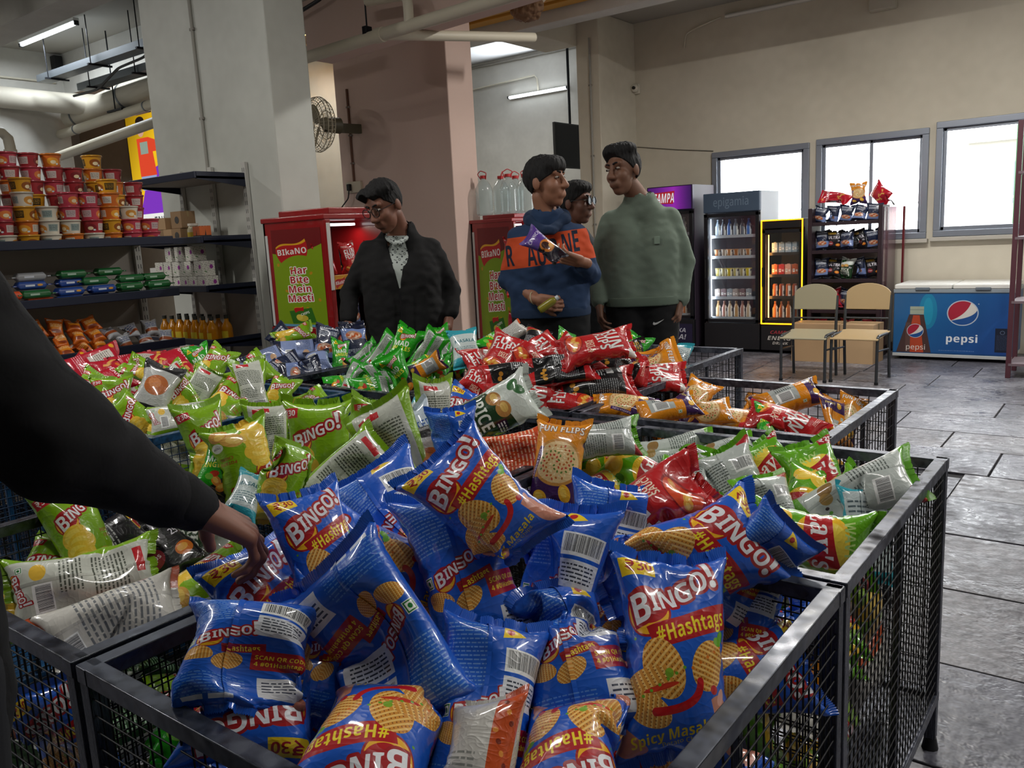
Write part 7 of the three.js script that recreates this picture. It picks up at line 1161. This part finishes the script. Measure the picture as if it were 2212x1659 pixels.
{ // wall fan seen edge-on between the pillars
  const f = thing('wall_fan', 'cream wire-caged wall fan between the two pillars', 'fan', [-5.82, 2.36, -5.0], R(-12)), m = std(0xb9b09a, .5, .2);
  const ring = (r, z) => new THREE.TorusGeometry(r, .004, 6, 36).translate(0, 0, z);
  const g = [ring(.23, 0), ring(.225, .03), ring(.2, .06), ring(.15, .075), ring(.08, .085), ring(.2, -.05), ring(.12, -.07)];
  mesh('cage_ring', g[0], m, f); const w = [];
  for (let i = 0; i < 40; i++) { const a = i / 40 * 6.283, c = Math.cos(a), s = Math.sin(a); w.push(tube([[c * .03, s * .03, .088], [c * .15, s * .15, .075], [c * .225, s * .225, .03], [c * .23, s * .23, 0], [c * .2, s * .2, -.05], [c * .06, s * .06, -.075]], .0022, 10, 4)); }
  mesh('wire_cage', merge([...g.slice(1), ...w]), m, f, { kind: 'stuff' }); mesh('motor', new THREE.CylinderGeometry(.06, .07, .14, 18).rotateX(Math.PI / 2).translate(0, 0, -.13), std(0x55503c, .5), f); mesh('badge', new THREE.CylinderGeometry(.035, .035, .01, 18).rotateX(Math.PI / 2).translate(0, 0, .09), std(0x8a5a3a, .5), f);
  for (let i = 0; i < 3; i++) { const b = new THREE.SphereGeometry(.1, 12, 8).scale(1, .5, .06).translate(.11, 0, 0).rotateX(.4).rotateZ(i * 2.094); mesh('blade', b, std(0x8f886f, .4), f); }
  mesh('wall_bracket', box(-.02, -.06, -.5, .02, .02, -.19, .004), std(0x55503c, .5), f);
}
{ // screen, camera, unlit tube, speaker, wire on the window wall
  const tv = thing('television', 'dark wall screen on a bracket beside the corner pillar', 'screen', [-6.3, 2.47, -9.85], Math.PI / 2); mesh('screen_case', box(-.5, -.29, -.03, .5, .29, .01, .006), blackPlastic, tv); mesh('screen_glass', box(-.48, -.27, .01, .48, .27, .013), std(0x0b0c0f, .7), tv); mesh('wall_arm', box(-.03, .1, -.1, .03, .16, -.03, .004), darkIron, tv); mesh('ceiling_pole', rod([0, .1, -.08], [0, 1.875, -.08], .018), darkIron, tv);
  const cc = thing('security_camera', 'small white security camera at the corner of the window wall', 'camera', [-4.88, 2.93, -8.93]); mesh('mount', box(-.04, -.06, -.07, .04, .06, -.03, .01), std(0xcfc8b8, .5), cc); mesh('camera_body', new THREE.SphereGeometry(.045, 18, 12).scale(1, 1, 1.1), std(0xd5cfc0, .4), cc); mesh('lens', new THREE.CylinderGeometry(.018, .02, .02, 16).rotateX(Math.PI / 2).translate(.012, 0, .046), blackPlastic, cc);
  const ul = thing('tube_lamp', 'unlit tube lamp high on the wall above the windows', 'lamp', [-3.3, 3.52, -8.96]); mesh('lamp_body', box(-.5, -.025, -.04, .5, .02, 0, .005), std(0xcfccc4, .5), ul); mesh('glass_tube', new THREE.CapsuleGeometry(.016, .94, 3, 10).rotateZ(Math.PI / 2).translate(0, -.01, .016), std(0xe3e1da, .3), ul); mesh('feed_conduit', tube([[-.55, .0, -.02], [-.8, -.05, -.025], [-.95, -.1, -.025], [-.98, -.24, -.025]], .008, 24, 6), whitePvc, ul);
  single('junction_box', box(-2.32, 3.27, -9.0, -2.08, 3.45, -8.9, .01), std(0xbdb7a8, .5), 'cream junction box high on the window wall', 'box');
  single('wall_wire', tube([[-4.9, 2.28, -8.992], [-4.4, 2.2, -8.992], [-3.95, 2.14, -8.992]], .004, 20, 5), std(0x55524a, .6), 'thin dark wire running along the wall to the first window', 'wire');
  single('ceiling_conduit', tube([[-9.9, 4.27, -11.97], [-7.3, 4.27, -11.97]], .02, 20, 6), std(0x9c9890, .6), 'grey conduit along the top of the far wall', 'conduit');
  single('wall_conduit', tube([[-10.0, 3.9, -11.97], [-8.5, 3.95, -11.97], [-8.38, 3.93, -11.97], [-8.36, 3.7, -11.97]], .014, 20, 6), whitePvc, 'white conduit feeding the tube on the far wall', 'conduit');
}
{ // bright advert beyond the tubs: flat lit screen with a plain figure
  const a = thing('advert_screen', 'bright yellow and purple lit advert with a waving figure in red', 'advert', [-11.03, 2.6, -6.56]);
  mesh('screen_frame', box(-.75, -.95, -.04, .75, .75, 0, .006), blackPlastic, a);
  const pic = canvas(512, 600, (c, w, h) => {
    const g = c.createLinearGradient(0, 0, w, h * .6); g.addColorStop(0, '#8a6a08'); g.addColorStop(.5, '#f0c020'); g.addColorStop(1, '#c99810'); c.fillStyle = g; c.fillRect(0, 0, w, h); c.fillStyle = '#7a34b8'; c.beginPath(); c.moveTo(w * .3, h * .52); c.lineTo(w, h * .36); c.lineTo(w, h); c.lineTo(0, h); c.fill();
    ell(c, 130, 90, 34, 44, 0, '#c99a84'); ell(c, 132, 56, 40, 22, 0, '#1d1512'); c.fillStyle = '#d8452a'; c.beginPath(); c.moveTo(84, 140); c.lineTo(190, 140); c.lineTo(290, 170); c.lineTo(300, 80); c.lineTo(330, 84); c.lineTo(326, 214); c.lineTo(220, 214); c.lineTo(236, 330); c.lineTo(86, 330); c.fill(); ell(c, 316, 66, 20, 24, 0, '#c99a84'); c.fillStyle = '#c99a84'; c.fillRect(310, 20, 10, 40); c.fillStyle = '#8fa0c8'; c.fillRect(90, 330, 140, 70); c.fillStyle = '#8a9a8c'; c.fillRect(110, 160, 70, 60); ell(c, 132, 100, 16, 8, 0, '#f2eeee'); ell(c, 330, 300, 60, 100, 0, '#3c2420'); c.fillStyle = '#d8654a'; c.fillRect(250, 400, 200, 50); c.fillStyle = '#e8e8e4'; c.fillRect(0, 520, w, 80); text(c, 'ENJOY', 250, 560, 60, '#55555c');
  });
  mesh('picture', new THREE.PlaneGeometry(1.44, 1.64).translate(0, -.1, .004), led(pic, '#ffffff', .8), a);
  const l = new THREE.RectAreaLight(0xe0b080, .8, 1.4, 1.6); l.position.set(0, -.1, .03); l.rotation.y = Math.PI; l.name = 'screen_light'; a.add(l);
}
{ // racks at the aisle edge of the picture
  const r = thing('shelving_unit', 'maroon-posted shop rack at the picture edge by the freezer', 'shelving', [-.6, 0, -7.9]); for (const [x, z] of [[-.26, -.13], [.3, -.13], [-.26, .25], [.3, .25]]) mesh('post', box(x - .018, 0, z - .018, x + .018, 2.0, z + .018, .003), std(0x4c2630, .5), r); for (const y of [.1, .6, 1.1, 1.6]) mesh('shelf', box(-.26, y, -.13, .32, y + .02, .27), std(0x6a5a60, .6), r); mesh('tan_board', box(-.05, .12, .25, .3, .6, .27, .004), cardboard, r);
  const g = thing('shelving_unit', 'grey slotted-angle rack cut off by the picture edge', 'shelving', [.12, 0, -3.9]), st = std(0x5b6066, .5, .5);
  for (const [x, z] of [[-.3, .2], [-.3, -.5], [.3, .2], [.3, -.5]]) { const p = mesh('angle_post', box(x - .02, 0, z - .02, x + .02, 1.5, z + .02, .002), st, g); const h = []; for (let y = .1; y < 1.45; y += .06) h.push(box(x - .006, y, z + .0195, x + .006, y + .02, z + .0205)); mesh('slots', merge(h), holePaint, p, { kind: 'stuff' }); }
  for (const y of [.16, .62, 1.1]) mesh('shelf', box(-.32, y, -.52, .32, y + .025, .22, .003), st, g);
}
// outside, seen through the third window
structure('ground_outside', box(-30, -.3, -60, 40, -.2, -9.3), std(0x6a675f, .9));
{
  const b = thing('building', 'pale building with dark windows across the yard', 'building', [2.2, 0, -24]); mesh('wall', box(-6, -.2, -2, 8, 3.0, 0), std(0xb9b7b0, .9), b); for (const x of [-5, -3.3, -1.4, .6, 2.4]) { mesh('window_frame', box(x, 1.5, 0, x + 1.1, 2.5, .06), std(0x5f666c, .6), b); } mesh('roof_edge', box(-6.2, 3.0, -2, 8.2, 3.15, .3), std(0xd0d0cc, .7), b);
  for (const [x, c, l] of [[-1.62, 0x2e5a38, 'green steel post in the yard outside'], [-.36, 0x6e5a20, 'yellow steel post in the yard outside']]) single('yard_post', box(x, -.2, -14.1, x + .12, 2.6, -13.98, .01), std(c, .7), l, 'post');
  const f = thing('yard_fence', 'thin wire fence with rails in the yard outside', 'fence', [0, 0, -14.3]); for (const y of [.6, 1.5, 2.55]) mesh('rail', box(-5, y, -.02, 5, y + .04, .02), std(0xa9aaa8, .7), f); const w = []; for (let x = -5; x < 5; x += .12) w.push(box(x, -.2, -.004, x + .008, 1.5, .004)); mesh('wire_infill', merge(w), std(0xa9aaa8, .7), f, { kind: 'stuff' });
}
renderer.render(scene, camera);
